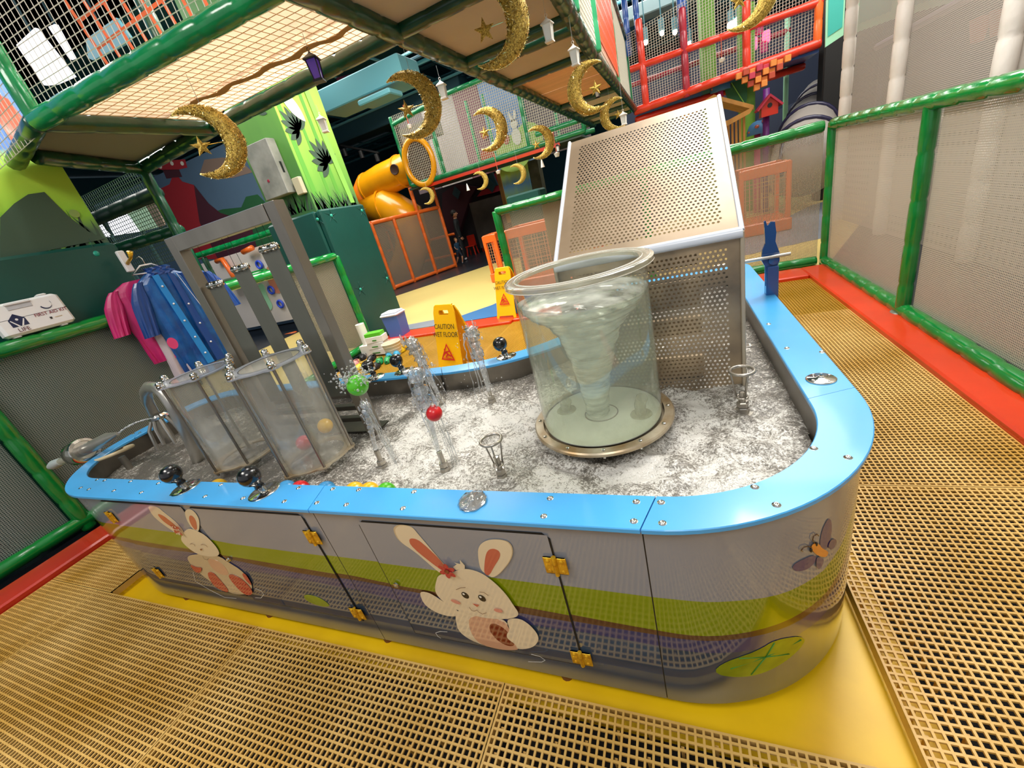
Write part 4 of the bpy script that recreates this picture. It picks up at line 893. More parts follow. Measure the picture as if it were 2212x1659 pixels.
# ---- steel frame with hanging slats
Yf = 1.25; xl, xr, zt_ = -1.93, -1.285, 1.515
t = thing('slat_frame', 'tall steel frame with dark slats hanging on wires', 'steel frame', ((xl + xr) / 2, Yf, .44))
for x in (xl + .02, xr - .02): b = B(); b.bbox((x, Yf, (.44 + zt_) / 2), (.052, .05, zt_ - .44), .002); b.obj('post', 'steel_dull', t)
b = B(); b.bbox(((xl + xr) / 2, Yf, zt_ - .03), (xr - xl - .098, .055, .06), .002); b.obj('top_beam', 'steel_dull', t)
for z in (.60, .66): b = B(); b.bbox(((xl + xr) / 2, Yf, z), (xr - xl - .09, .03, .022), .002); b.obj('lower_bar', 'steel_dark', t)
b = B(); b.box(((xl + xr) / 2, Yf + .03, .535), (xr - xl + .02, .09, .006)); b.obj('foot_plate', 'steel_dark', t)
for i, (xa, zt2) in enumerate(((-1.815, 1.30), (-1.625, 1.335), (-1.425, 1.375))):
    w_ = .096; b = B(); b.bbox((xa, Yf, (zt2 + .72) / 2), (w_, .004, zt2 - .72), .001); sl_ = b.obj('slat', 'slat_steel', t)
    for s_ in (-1, 1):
        b = B(); b.tube([(xa + s_ * .022, Yf, zt2 + .004), (xa + s_ * .018, Yf, zt_ - .045)], .0009, 5); b.obj('wire', 'gap', sl_)
        b = B(); b.lathe([(r_ * 1.7, h_ * 1.5) for r_, h_ in [(.0001, -.018), (.006, -.017), (.009, -.011), (.006, -.005), (.009, .0), (.009, .006), (.0055, .010), (.008, .014), (.0001, .018)]], (xa + s_ * .022, Yf, zt2 - .002), 14, rot=Matrix.Rotation(pi / 2, 3, 'Y')); b.obj('roller', 'steel_bright', sl_, smooth=True)

# ---- perforated two-part screen
t = thing('perforated_screen', 'big beige perforated metal screen with white edges behind the vortex tank', 'metal screen', (-.09, 1.6, .44))
def perf(a, bb, c, d, p, hr, m, marg=.035):
    a, bb, c, d = map(Vector, (a, bb, c, d)); W = (bb - a).length; H = (d - a).length; nx, ny = int((W - 2 * marg) / p), int((H - 2 * marg) / p); nrm = (bb - a).cross(d - a).normalized() * .0015
    mu = (W - nx * p) / 2 / W; mv = (H - ny * p) / 2 / H
    def P(u, v): return a.lerp(bb, u).lerp(d.lerp(c, u), v)
    b = B(); cx_ = p / W; cy_ = p / H; u0, v0 = mu, mv; u1, v1 = 1 - mu, 1 - mv
    b.quad(P(0, 0), P(1, 0), P(1, v0), P(0, v0)); b.quad(P(0, v1), P(1, v1), P(1, 1), P(0, 1)); b.quad(P(0, v0), P(u0, v0), P(u0, v1), P(0, v1)); b.quad(P(u1, v0), P(1, v0), P(1, v1), P(u1, v1))
    A = [(cos(k * pi / 4 + pi / 8) * hr, sin(k * pi / 4 + pi / 8) * hr) for k in range(8)]; h = p / 2; Cn = [(h, 0), (h, h), (0, h), (-h, h), (-h, 0), (-h, -h), (0, -h), (h, -h)]
    Cn = [(h, h), (h, h), (-h, h), (-h, h), (-h, -h), (-h, -h), (h, -h), (h, -h)]
    for j in range(ny):
        for i in range(nx):
            x, y = (u0 * W + (i + .5) * p), (v0 * H + (j + .5) * p); s_ = (p * .25 if j % 2 else -p * .25); x2 = x + s_
            O = [P((x + q[0]) / W, (y + q[1]) / H) for q in ((h, h), (-h, h), (-h, -h), (h, -h))]; I = [P((x2 + q[0]) / W, (y + q[1]) / H) for q in A]
            n0 = b.add(O + I + [q - nrm for q in I], [(0, 5, 4), (0, 1, 6, 5), (1, 7, 6), (1, 2, 8, 7), (2, 9, 8), (2, 3, 10, 9), (3, 11, 10), (3, 0, 4, 11)] + [(4 + k, 4 + (k + 1) % 8, 12 + (k + 1) % 8, 12 + k) for k in range(8)])
    return b
xL, xR = -.392, .21; yb_, yt, zm, ztp = 1.48, 2.06, 1.058, 1.478
perf((xL, yb_, .47), (xR, yb_, .47), (xR, yb_, zm), (xL, yb_, zm), .0148, .0044, 'perf').obj('lower_sheet', 'perf_low', t)
perf((xL, yb_, zm), (xR, yb_, zm), (xR + .01, yt, ztp), (xL + .02, yt, ztp), .0148, .0046, 'perf', .045).obj('upper_sheet', 'perf', t)
b = B(); b.tube([(xL, yb_ - .004, zm - .005), (xR, yb_ - .004, zm - .005)], .017, 16); b.obj('white_bar', 'white_bar', t, smooth='auto')
for x, x2 in ((xL, xL + .02), (xR, xR + .01)):
    b = B(); b.bbox((x, yb_, .765), (.012, .022, .585), .002); b.obj('edge_strip', 'perf_edge', t)
    b = B(); b.tube([(x, yb_, zm), (x2, yt, ztp)], .008, 8); b.obj('edge_strip', 'white_bar', t, smooth='auto')
b = B(); b.slab([(xR, yb_, .47), (xR, yb_, zm), (xR, yt, ztp), (xR, yt - .0, .47)], (-.003, 0, 0)); 
for z0_, z1_ in ((.50, .60), (.70, .76), (.80, .90), (.955, 1.03)):
    b2_ = B(); b2_.bbox((-.13, 1.60, (z0_ + z1_) / 2), (.44, .04, z1_ - z0_), .003); b2_.obj('inner_slat', 'beige', t)
b = B(); b.tube([(.19, 2.18, .798), (.50, 2.18, .800)], .008, 10); b.obj('axle_rod', 'steel', t, smooth='auto')

# ---- blue forked lever on the right-hand rim
t = thing('blue_lever', 'shiny blue forked plastic lever standing outside the right rim', 'lever', (.52, 2.25, .3))
LV = [(0.406,0.96),(0.412,0.939),(0.417,0.937),(0.428,0.951),(0.442,0.948),(0.448,0.902),(0.445,0.862),(0.463,0.806),(0.463,0.774),(0.454,0.744),(0.45,0.69),(0.449,0.618),(0.424,0.638),(0.406,0.664),(0.406,0.753),(0.39,0.788),(0.394,0.831),(0.405,0.86),(0.403,0.912),(0.399,0.958)]
b = B(); b.slab([(x, 2.2, z) for x, z in LV], (0, .014, 0)); b.obj('fork_blade', 'blue_plastic', t)
b = B(); b.bbox((LV[8][0] - .03, 2.207, LV[8][1] - .27), (.05, .05, .5), .004); b.obj('mount_post', 'blue_plastic', t)
b = B(); b.lathe([(.0001, .012), (.02, .01), (.022, 0), (.0001, 0)], (LV[8][0] - .025, 2.2, LV[8][1] + .005), 16, rot=Matrix.Rotation(pi / 2, 3, 'X')); b.obj('pivot_cap', 'blue_plastic', t, smooth='auto')

# ---- left end: water pistol on its mount, bent pipe, bubbling tube
t = thing('water_pistol', 'clear and chrome water pistol on a steel bracket, firing a jet', 'water pistol', (-2.9, .93, RZ))
b = B()
G = {'a': (-2.934,0.95,0.626),'b': (-2.731,0.97,0.677),'mu': (-3.068,0.95,0.658),'back': (-3.546,0.93,0.533),'tip': (-2.632,0.97,0.748),'s': (-3.152,0.95,0.553)}
c = Vector(G['s']); b.slab([(c.x - .05, c.y - .03, RZ), (c.x + .07, c.y - .03, RZ), (c.x + .12, c.y + .06, RZ), (c.x - .02, c.y + .06, RZ)], (0, 0, .004)); b.obj('bracket_plate', 'steel', t)
mu = Vector(G['mu']); tip = Vector(G['tip']); ax = (tip - mu).normalized(); Rm = ax.to_track_quat('Z', 'Y').to_matrix()
b = B(); b.lathe([(.0, -.05), (.064, -.05), (.068, -.045), (.068, .045), (.064, .05), (.05, .052), (.048, .046), (.0001, .046)], mu + Vector((0, 0, 0)), 28, rot=Rm); b.obj('swivel_drum', 'steel_bright', t, smooth='auto')
b = B(); b.bbox((mu.x + .01, mu.y, (mu.z + RZ) / 2 - .01), (.035, .04, mu.z - RZ + .0), .004); b.obj('swivel_post', 'steel_bright', t)
b = B(); b.tube([mu + ax * .03, mu + ax * .33, mu + ax * .41, mu + ax * .44], [.030, .030, .014, .009], 18); b.obj('barrel', 'steel', t, smooth='auto')
b = B(); b.tube([mu - ax * .30, mu - ax * .04], .02, 14); b.obj('clear_tube', 'acrylic_rim', t, smooth='auto')
b = B(); b.tube([mu - ax * .44, mu - ax * .38, mu - ax * .28], [.018, .028, .022], 12); b.obj('handle', 'kit_grip', t, smooth='auto')
T0 = mu + ax * .44; T1 = Vector((-2.543,1.1,0.754)); b = B(); pts = []; rnd = random.Random(9)
for i in range(25): u = i / 24; q_ = T0.lerp(T1, u); q_.z += .03 * u * (1 - u) * 2.2; pts.append(q_ + Vector((0, 0, rnd.uniform(-1, 1) * .001)))
b.tube(pts, [.003 + .003 * rnd.random() for _ in pts], 7); tag(b.obj('water_jet', 'jet', smooth=True), 'thin water stream shot from the pistol toward the hanging chimes', 'water jet', 'water jets from the nozzles', 'stuff')
t = thing('bent_pipe', 'thick polished steel pipe bent into a tall hook', 'pipe', (-2.26, 1.05, .44))
b = B(); BPp = [(-2.307,1.04,0.474),(-2.26,1.04,0.6),(-2.228,1.04,0.717),(-2.205,1.04,0.832),(-2.216,1.045,0.905),(-2.272,1.06,0.931),(-2.418,1.1,0.927),(-2.581,1.15,0.887),(-2.712,1.19,0.821),(-2.803,1.22,0.724),(-2.844,1.23,0.619),(-2.871,1.24,0.503)]
b.tube(BPp, .027, 20); b.obj('pipe_body', 'steel', t, smooth=True)
b = B(); b.lathe([(.0001, 0), (.05, 0), (.05, .006), (.0001, .006)], (BPp[0][0], BPp[0][1], WZ - .008), 20); b.obj('foot_collar', 'steel_dull', t, smooth='auto')
t = thing('chime_spinner', 'cluster of hanging steel chime tubes on a small hub', 'chimes', (*BPp[6][:2], .62))
hub = Vector((-2.594,1.14,0.741))
b = B(); b.lathe([(.0001, .016), (.034, .016), (.045, .006), (.045, -.006), (.028, -.016), (.0001, -.016)], hub, 20); b.obj('hub', 'steel_bright', t, smooth='auto')
for k in range(8):
    a = k * pi / 4 + .3; c_ = hub + Vector((.034 * cos(a), .034 * sin(a), -.004)); sp_ = .03 + .02 * (k % 3) * .5
    b = B(); b.tube([c_, c_ + Vector((cos(a) * sp_ * .7, sin(a) * sp_ * .7, -.05)), c_ + Vector((cos(a) * sp_ * 1.0, sin(a) * sp_ * 1.0, -.135 - .012 * (k % 3)))], .0085, 8); b.obj('chime_tube', 'steel', t, smooth='auto')
tb = thing('spout_ring', 'cream plastic loop hose fixed on a short steel stub', 'hose', (-2.83, 1.0, .44)); rc = (-2.896,1.0,0.588)
b = B(); b.tube([(rc[0] + .105 * cos(a), rc[1] + .085 * sin(a) * .9, rc[2] + .02 + .018 * sin(a + 2)) for a in [2 * pi * k / 36 for k in range(36)]], .0095, 10, closed=True); b.obj('loop', 'tubing', tb, smooth=True)
b = B(); b.tube([(rc[0] + .10, rc[1] - .02, .45), (rc[0] + .10, rc[1] - .02, rc[2] + .01)], .016, 14); b.obj('stub', 'steel_dull', tb, smooth='auto')

# ================================================================ FENCES ROUND THE WET AREA
def msheet(a, bb, c, d, m, parent, name='mesh_panel'):
    b = B(); b.sheet(a, bb, c, d); return b.obj(name, m, parent)
def seam_edge(p0, p1, parent): b = B(); b.tube([p0, p1], .006, 6); return b.obj('panel_hem', 'perf_edge', parent)
fr = thing('mesh_fence', 'green padded fence with beige mesh along the right side', 'fence', (1.41, 2.5, 0))
zf = 1.25
pipe('top_rail', (1.42, 4.93, zf), (1.37, .2, zf - .01), .045, 'green_fence', fr); pipe('bottom_rail', (1.42, 4.93, .05), (1.37, .2, .05), .045, 'green_fence', fr)
for y, x in ((4.93, 1.42), (3.29, 1.40), (1.65, 1.385), (.2, 1.37)): pipe('post', (x, y, -.03), (x, y, zf), .04, 'green_fence', fr, .25)
for (ya, yb2) in ((4.88, 3.34), (3.24, 1.70), (1.60, .25)): msheet((1.43, ya, .08), (1.43, yb2, .08), (1.43, yb2, zf - .02), (1.43, ya, zf - .02), 'mesh_right', fr)
b = B(); b.lathe([(.0001, .004), (.06, .004), (.062, 0)], (1.40, 3.29, .036), 24); b.obj('post_flange', 'steel', fr, smooth='auto')
fb = thing('mesh_fence', 'green padded fence with fine mesh across the back, behind the metal screen', 'fence', (-.3, 4.96, 0))
pipe('top_rail', (1.36, 4.96, zf), (-1.90, 4.96, zf + .01), .05, 'green_fence', fb); pipe('bottom_rail', (1.36, 4.96, .05), (-1.90, 4.96, .05), .045, 'green_fence', fb)
pipe('post', (-1.90, 4.96, 0), (-1.90, 4.96, zf + .02), .05, 'green_fence', fb, .25); pipe('post', (-.2, 4.96, 0), (-.2, 4.96, zf), .042, 'green_fence', fb, .25)
msheet((-1.85, 4.98, .08), (-.25, 4.98, .08), (-.25, 4.98, zf - .02), (-1.85, 4.98, zf - .02), 'mesh_fine', fb); msheet((-.15, 4.98, .08), (1.37, 4.98, .08), (1.37, 4.98, zf - .02), (-.15, 4.98, zf - .02), 'mesh_fine', fb)
b = B(); b.bbox((-.85, 5.05, .92), (1.0, .03, .62), .01); tag(b.obj('backing_board', 'board_olive'), 'plain olive board standing behind the back fence', 'board')
fl_ = thing('mesh_fence', 'green padded fence with dark mesh along the left side', 'fence', (-3.87, 2.0, 0))
pipe('top_rail', (-3.87, -.6, zf), (-3.88, 4.27, zf), .047, 'green_fence', fl_); pipe('bottom_rail', (-3.87, -.6, .07), (-3.88, 4.27, .07), .047, 'green_fence', fl_)
for y in (-.6, .98, 2.65, 3.42, 4.28): pipe('post', (-3.875, y, 0), (-3.875, y, zf), .045, 'green_fence', fl_, .25)
for ya, yb2 in ((-.55, .93), (1.03, 2.6), (3.47, 4.23)): msheet((-3.9, ya, .1), (-3.9, yb2, .1), (-3.9, yb2, zf - .02), (-3.9, ya, zf - .02), 'mesh_dark' if ya < 2.6 else 'mesh_fine', fl_)

# ================================================================ COLUMNS WITH PADDING AND MURALS
def buttons(parent, pts, rot):
    for p in pts:
        b = B(); b.lathe([(.0001, .014), (.012, .012), (.02, .006), (.022, 0)], p, 14, rot=rot); b.obj('button', 'teal_button', parent, smooth=True)
        b = B()
        for k in range(5):
            a = k * 1.26 + .5; q = Vector(p) + rot @ Vector((cos(a) * .03, sin(a) * .03, 0)); r_ = Vector(p) + rot @ Vector((cos(a) * .11, sin(a) * .11, -.001)); b.tube([q, r_], [.005, .001], 5)
        b.obj('crease', 'teal_vinyl', parent, smooth=True)
RX = Matrix.Rotation(pi / 2, 3, 'Y'); RYm = Matrix.Rotation(pi / 2, 3, 'X')
def blade(b, base, tip, w_, nrm, mi):
    base, tip = Vector(base), Vector(tip); d = (tip - base); s_ = d.cross(Vector(nrm)).normalized() * w_; m_ = base.lerp(tip, .55) + s_ * .8
    b.slab([base - s_, base + s_, m_ + s_ * .5, tip, m_ - s_ * .9], Vector(nrm) * .0015, mi)
def mural(parent, face, u0, u1, z0, z1, seed, fixed, nb=60):
    """leaves and grass blades printed on a column face. face 'x' plane X=fixed, 'y' plane Y=fixed"""
    rnd = random.Random(seed); b = B(); P = (lambda u, z: (fixed, u, z)) if face == 'x' else (lambda u, z: (u, fixed, z)); nrm = (1, 0, 0) if face == 'x' else (0, -1, 0)
    H_ = z1 - z0; W = u1 - u0
    for k in range(nb):
        u = rnd.uniform(u0 + .02, u1 - .02); h = rnd.uniform(.15, .42) * H_ * .6; t_ = min(max(u + rnd.uniform(-.12, .12), u0 + .01), u1 - .01); blade(b, P(u, z0), P(t_, z0 + h), rnd.uniform(.006, .018), nrm, rnd.choice([0, 0, 1, 2]))
    return b
def leaf(cu, cz, L, W, a, n=10):
    pts = []
    for k in range(n + 1): t = k / n; pts.append((t * L, W * sin(pi * t) ** .8))
    for k in range(n - 1, 0, -1): t = k / n; pts.append((t * L, -W * sin(pi * t) ** .8))
    return [(cu + x * cos(a) - y * sin(a), cz + x * sin(a) + y * cos(a)) for x, y in pts]
def monstera(cu, cz, R_, a0=0):
    out = []
    for k in range(9):
        a = a0 + (k - 4) * .42; out.append(leaf(cu, cz, R_ * (1 - .06 * abs(k - 4)), R_ * .14, a, 8))
    return out
# near left column
c1 = thing('mural_column', 'square column with grass-and-sky mural at the far left', 'column', (-4.5, 1.5, 0)); c1['kind'] = 'structure'
b = B(); b.box((-4.48, 1.5, 2.7), (.86, 1.34, 5.4)); b.obj('column_face', 'mural_near', c1)
b = mural(c1, 'x', 1.0, 2.15, 1.78, 2.9, 3, -4.05, 46); b.obj('printed_grass', ['leaf_dark', 'leaf_green', 'leaf_light'], c1, kind='stuff')
b = B()
b.slab([(-4.049, y, z) for y, z in [(2.074,2.769),(2.103,2.746),(2.122,2.596),(2.141,2.407),(2.026,2.42),(1.976,2.503),(1.982,2.599)]], (.002, 0, 0)); b.obj('printed_flower', 'print_coral', c1)
b = B(); b.slab([(-4.047, y, z) for y, z in [(1.673,2.029),(1.784,2.106),(1.884,2.158),(1.977,2.168),(1.999,2.089),(2.027,1.991),(2.083,1.884),(2.162,1.818),(1.537,1.777)]], (.002, 0, 0)); b.obj('printed_bush', 'leaf_dark', c1)
b = B(); b.slab([(-4.044, y, z) for y, z in ell(*(2.067,2.013), .03, .028)], (.002, 0, 0)); b.obj('printed_mushroom', 'leaf_mush', c1)
p1 = thing('padding', 'teal buttoned vinyl padding round the near left column', 'padding', (-4.5, 1.5, 0))
b = B(); b.bbox((-4.01, 1.47, .89), (.07, 1.40, 1.79), .02); b.obj('cushion', 'teal_vinyl', p1); b = B(); b.bbox((-4.49, .79, .89), (.86, .07, 1.79), .02); b.obj('cushion', 'teal_vinyl', p1)
buttons(p1, [(-3.98,2.013,1.717), (-3.98, 1.2, 1.2)], RX)
# second column
mat('leaf_mid', '#5FA63C', .6)
c2 = thing('mural_column', 'square column with jungle leaf mural behind the steel frame', 'column', (-4.5, 4.9, 0)); c2['kind'] = 'structure'
b = B(); b.box((-4.42, 4.90, 2.7), (.74, .86, 5.4)); b.obj('column_face', 'mural_col', c2)
b = B(); b.slab([(-4.79, 4.468, 0), (-4.052, 4.468, 0), (-4.052, 4.468, 5.4), (-4.79, 4.468, 5.4)], (0, -.004, 0)); b.obj('column_side', 'mural_col_side', c2)
b = mural(c2, 'x', 4.48, 5.3, 1.8, 2.75, 5, -4.048, 70); b.obj('printed_grass', ['leaf_dark', 'leaf_green', 'leaf_dark'], c2, kind='stuff')
for (cu, cz, R_, a0) in ((4.72, 2.72, .28, 2.4), (5.0, 2.35, .32, 2.2)):
    b = B()
    for lf in monstera(cu, cz, R_, a0): b.slab([(-4.047, min(max(u, 4.48), 5.32), z) for u, z in lf], (.002, 0, 0))
    b.obj('printed_leaf', 'leaf_dark', c2)
b = B(); b.slab([(-4.044, u, z) for u, z in leaf(4.62, 3.15, .42, .09, -.9)], (.002, 0, 0)); b.obj('printed_leaf', 'leaf_white', c2)
b = B(); b.slab([(-4.042, u, z) for u, z in [(5.05, 3.5), (5.13, 3.5), (5.18, 2.6), (5.24, 1.85), (5.15, 1.85), (5.08, 2.6)]], (.002, 0, 0)); b.obj('printed_stem', 'leaf_light', c2)
b = mural(c2, 'y', -4.78, -4.07, 1.85, 2.9, 8, 4.463, 40); b.obj('printed_grass', ['leaf_dark', 'leaf_green', 'leaf_dark'], c2, kind='stuff')
b = B(); 
for lf in monstera(-4.35, 3.0, .25, 1.2): b.slab([(u, 4.462, z) for u, z in lf], (0, -.002, 0))
b.obj('printed_leaf', 'leaf_dark', c2)
p2 = thing('padding', 'teal buttoned vinyl padding round the second column beside the blue bin', 'padding', (-4.5, 4.9, 0))
b = B(); b.bbox((-3.995, 4.85, .905), (.09, .88, 1.81), .02); b.obj('cushion', 'teal_vinyl', p2); b = B(); b.bbox((-4.46, 4.425, .905), (.84, .07, 1.81), .02); b.obj('cushion', 'teal_vinyl', p2)
buttons(p2, [(-3.948,4.573,1.719), (-3.948,5.205,1.722), (-3.948,4.574,0.757), (-3.948,5.212,0.758)], RX); buttons(p2, [(-4.027,4.4,1.71)], RYm)
# switchboard boxes on that column
t = thing('control_box', 'weathered grey box hung on the second column, red dot on its front', 'box', (-4.2, 4.2, 2.03))
b = B(); b.bbox((-4.42, 4.39, 2.37), (.40, .13, .60), .008); b.obj('case', 'concrete', t)
b = B(); b.lathe([(.0001, .006), (.016, .005), (.018, 0)], (-4.449,4.325,2.261), 14, rot=RYm); b.obj('red_dot', 'kit_red', t)
b = B(); b.box((-4.219, 4.39, 2.36), (.004, .03, .12)); b.obj('latch_slot', 'gap', t)
b = B(); b.bbox((-4.12, 4.43, 2.12), (.12, .06, .19), .008); tag(b.obj('switch_box', 'box_cream'), 'small cream switch box on the column, right of the grey box', 'box')

# ================================================================ OVERHEAD WALKWAY
ow = thing('overhead_walkway', 'green padded overhead play walkway seen from below, tan floor panels', 'play structure', (-1.0, 3, 2.3))
Zb = 2.34
pipe('long_beam', (-1.42, .7, Zb), (-1.34, 3.6, Zb), .055, 'green_dark', ow); pipe('long_beam', (-1.34, 3.6, Zb), (-1.24, 9.9, Zb), .055, 'green_dark', ow)
pipe('long_beam', (-.46, 1.4, Zb), (-.52, 4.7, Zb), .055, 'green_dark', ow); pipe('long_beam', (-.52, 4.7, Zb), (-.40, 9.9, Zb), .055, 'green_dark', ow)
for y in (2.68, 3.58, 3.82, 4.62, 6.75, 7.7, 8.6, 9.6): pipe('cross_beam', (-1.36, y, Zb + .01), (-.48, y, Zb + .01), .05, 'green_dark', ow)
for ya, yb2, m in ((1.0, 2.66, 'deck_tan'), (2.70, 3.56, 'deck_tan'), (3.84, 4.6, 'deck_tan'), (6.8, 7.65, 'deck_tan'), (7.75, 8.55, 'deck_tan'), (8.65, 9.55, 'deck_tan')):
    b = B(); b.bbox((-.92, (ya + yb2) / 2, 2.37), (.86, yb2 - ya, .02), .004); b.obj('deck_panel', m, ow)
for k in range(4):
    b = B(); y = 4.66 + k * .52; b.bbox((-.92, y + .255, 2.37 + .006 * (k % 2)), (.86, .505, .018), .004); b.obj('deck_plank', 'deck_wood', ow)
# sides of the walkway
for x in (-.47, -1.36):
    pipe('hand_rail', (x, 1.4, 3.5), (x, 9.9, 3.5), .045, 'green_dark', ow, .4)
    for y in (3.55, 4.7, 6.7, 9.8): pipe('upright', (x, y, Zb), (x, y, 3.5), .04, 'green_mint', ow)
b = B(); net(b, (-.47, 1.4, 2.38), (-.47, 9.9, 2.38), (-.47, 9.9, 3.5), (-.47, 1.4, 3.5), 170, 24, .003); b.obj('side_net', 'net_white', ow, kind='stuff')
b = B(); yo0, yo1 = 4.75, 6.65
b2 = B()
for i in range(14):
    for j in range(9):
        pass
b = B(); W0, W1, H0, H1 = yo0, yo1, 2.45, 3.4; nxo, nzo = 26, 7
for i in range(nxo + 1): b.box((-.44, W0 + (W1 - W0) * i / nxo, (H0 + H1) / 2), (.012, .03, H1 - H0))
for j in range(nzo + 1): b.box((-.44, (W0 + W1) / 2, H0 + (H1 - H0) * j / nzo), (.011, W1 - W0, .04))
b.obj('orange_grille', 'grille_orange', ow)
# wide left bay
pipe('front_beam', (-3.2, 1.72, Zb), (-1.42, 1.86, Zb), .05, 'green_pad', ow); pipe('rear_beam', (-3.10, 2.70, Zb), (-1.38, 2.68, Zb), .05, 'green_dark', ow)
pipe('bay_beam', (-3.2, 1.72, Zb), (-3.09, 2.70, Zb), .05, 'green_dark', ow); pipe('bay_beam', (-3.09, 2.70, Zb), (-4.15, 2.78, Zb), .05, 'green_dark', ow); pipe('bay_beam', (-3.2, 1.72, Zb), (-4.0, 1.9, Zb), .05, 'green_dark', ow); pipe('bay_beam', (-3.85, 1.95, Zb), (-4.15, 2.78, Zb), .05, 'green_dark', ow)
b = B(); b.slab([(-3.17, 1.78, 2.385), (-1.42, 1.90, 2.385), (-1.38, 2.66, 2.385), (-3.06, 2.66, 2.385)], (0, 0, .004)); b.obj('tarp_panel', 'tarp', ow)
b = B(); net(b, (-3.15, 1.8, 2.378), (-1.43, 1.92, 2.378), (-1.40, 2.64, 2.378), (-3.05, 2.64, 2.378), 30, 13, .0018); b.obj('tarp_net_shadow', 'tarp_shadow_cord', ow, kind='stuff')  # added cords stand in for the net's shadow pattern on the tarp
b = B(); rnd = random.Random(31); up = []; lo = []
for k in range(25):
    u = k / 24; x = -2.95 + 1.5 * u; y = 2.36 + .12 * u + .02 * sin(k * 1.3); up.append((x, y + .035 + .02 * rnd.random(), 2.376)); lo.append((x, y - .01 * rnd.random(), 2.376))
b.slab(lo + up[::-1], (0, 0, .003)); b.obj('tarp_fold', 'tarp_fold', ow)
b = B(); b.slab([(-3.22, 1.78, 2.38), (-3.12, 2.68, 2.38), (-4.12, 2.74, 2.38), (-4.0, 1.9, 2.38)], (0, 0, .02)); b.obj('deck_panel', 'deck_grey', ow)
pipe('upright', (-3.18, 1.72, Zb), (-3.18, 1.72, 4.2), .045, 'green_pad', ow); pipe('upright', (-3.12, 2.65, Zb), (-3.12, 2.65, 4.2), .045, 'green_dark', ow); pipe('upright', (-1.42, 1.86, Zb), (-1.42, 1.86, 4.2), .045, 'green_pad', ow)
b = B(); net(b, (-3.18, 1.74, 2.36), (-1.42, 1.87, 2.36), (-1.42, 1.87, 4.2), (-3.18, 1.74, 4.2), 44, 46, .0022); b.obj('front_net', 'net_white', ow, kind='stuff')
b = B(); net(b, (-5.2, 1.76, 2.2), (-3.2, 1.73, 2.3), (-3.2, 1.73, 4.2), (-5.2, 1.76, 4.2), 46, 44, .0022); b.obj('side_net', 'net_white', ow, kind='stuff')
b = B()
for k in range(7): y = 1.95 + k * .11
net(b, (-3.3, 2.4, 2.42), (-1.45, 2.4, 2.42), (-1.45, 2.1, 4.2), (-3.3, 2.1, 4.2), 13, 13, .010); b.obj('climbing_net', 'net_orange', ow, kind='stuff')
# climbing cage under the bay
mat('panel_mint', '#A9C9AE', .5, emit=.25)
pipe('cage_post', (-4.13, 2.76, 1.2), (-4.13, 2.76, Zb), .045, 'green_dark', ow); pipe('cage_rail', (-4.13, 2.8, 1.82), (-5.3, 2.8, 1.86), .05, 'green_dark', ow); pipe('cage_rail', (-4.13, 2.78, 2.14), (-5.3, 2.78, 2.15), .06, 'green_black', ow)
b = B(); net(b, (-5.3, 2.79, 1.6), (-4.15, 2.79, 1.6), (-4.15, 2.79, 2.36), (-5.3, 2.79, 2.36), 34, 24, .003); b.obj('cage_net', 'net_dark', ow, kind='stuff')
for pts, m, l in zip([[(-6.94,3.6,2.493),(-6.73,3.6,2.468),(-6.649,3.6,2.166),(-6.927,3.6,2.218)],[(-6.472,3.6,2.443),(-6.065,3.6,2.429),(-6.02,3.6,2.1),(-6.544,3.6,2.161)],[(-6.065,3.6,2.429),(-5.675,3.6,2.369),(-5.652,3.6,2.075),(-6.02,3.6,2.1)],[(-5.675,3.6,2.369),(-5.487,3.6,2.35),(-5.525,3.6,2.069),(-5.652,3.6,2.075)]], ('screen_white', 'screen_white', 'panel_mint', 'wall_tan'), ('white backlit panel behind the climbing cage, nearest the left column', 'white backlit panel behind the climbing cage, the widest', 'pale green panel behind the climbing cage', 'brown panel behind the climbing cage beside its corner post')):
    b = B(); b.slab(pts, (0, .03, 0)); o = tag(b.obj('light_panel', m), l, 'light panel'); c_ = Vector(pts[2]); b = B(); b.tube([(c_.x, c_.y + .03, 0), (c_.x, c_.y + .03, c_.z + .02)], .02, 6); b.obj('stand', 'duct_dark', o)
b = B(); b.slab([(-6.249,3.6,4.071),(-5.819,3.6,4.075),(-5.66,3.6,3.605),(-6.011,3.6,3.642),(-6.188,3.6,3.688)], (0, .03, 0)); tag(b.obj('light_panel', 'screen_white'), 'large white glowing panel behind the upper net, top left', 'light panel')
b = B(); b.slab([(-5.618,3.6,4.014),(-5.505,3.6,3.999),(-5.508,3.6,3.719),(-5.573,3.6,3.727)], (0, .03, 0)); tag(b.obj('light_panel', 'screen_white'), 'thin white glowing strip behind the orange climbing net', 'light panel')
b = B(); b.slab([(-5.192,3.6,3.77),(-4.651,3.6,3.759),(-4.599,3.6,3.592),(-4.652,3.6,3.573),(-5.25,3.6,3.616),(-5.298,3.6,3.651)], (0, .03, 0)); tag(b.obj('light_panel', 'teal_screen'), 'pale teal glowing panel behind the orange climbing net', 'light panel')

for o in [o for o in COL.objects if o.name.startswith('light_panel') and o.location.z > 2.2]:
    c_ = WO[o.name]; b = B(); b.tube([(c_.x, c_.y + .02, c_.z + .2), (c_.x, c_.y + .02, 6.06)], .01, 5); b.obj('hanger', 'duct_dark', o)
b = B()
for (y0_, y1_) in ((4.52, 4.60), (4.78, 4.84), (4.95, 5.02)): b.slab([(-4.049, y0_, 1.8), (-4.049, y1_, 1.8), (-4.049, y1_ - .05, 4.2), (-4.049, y0_ - .02, 4.2)], (.0015, 0, 0))
b.obj('printed_stem', 'leaf_mid', c2)
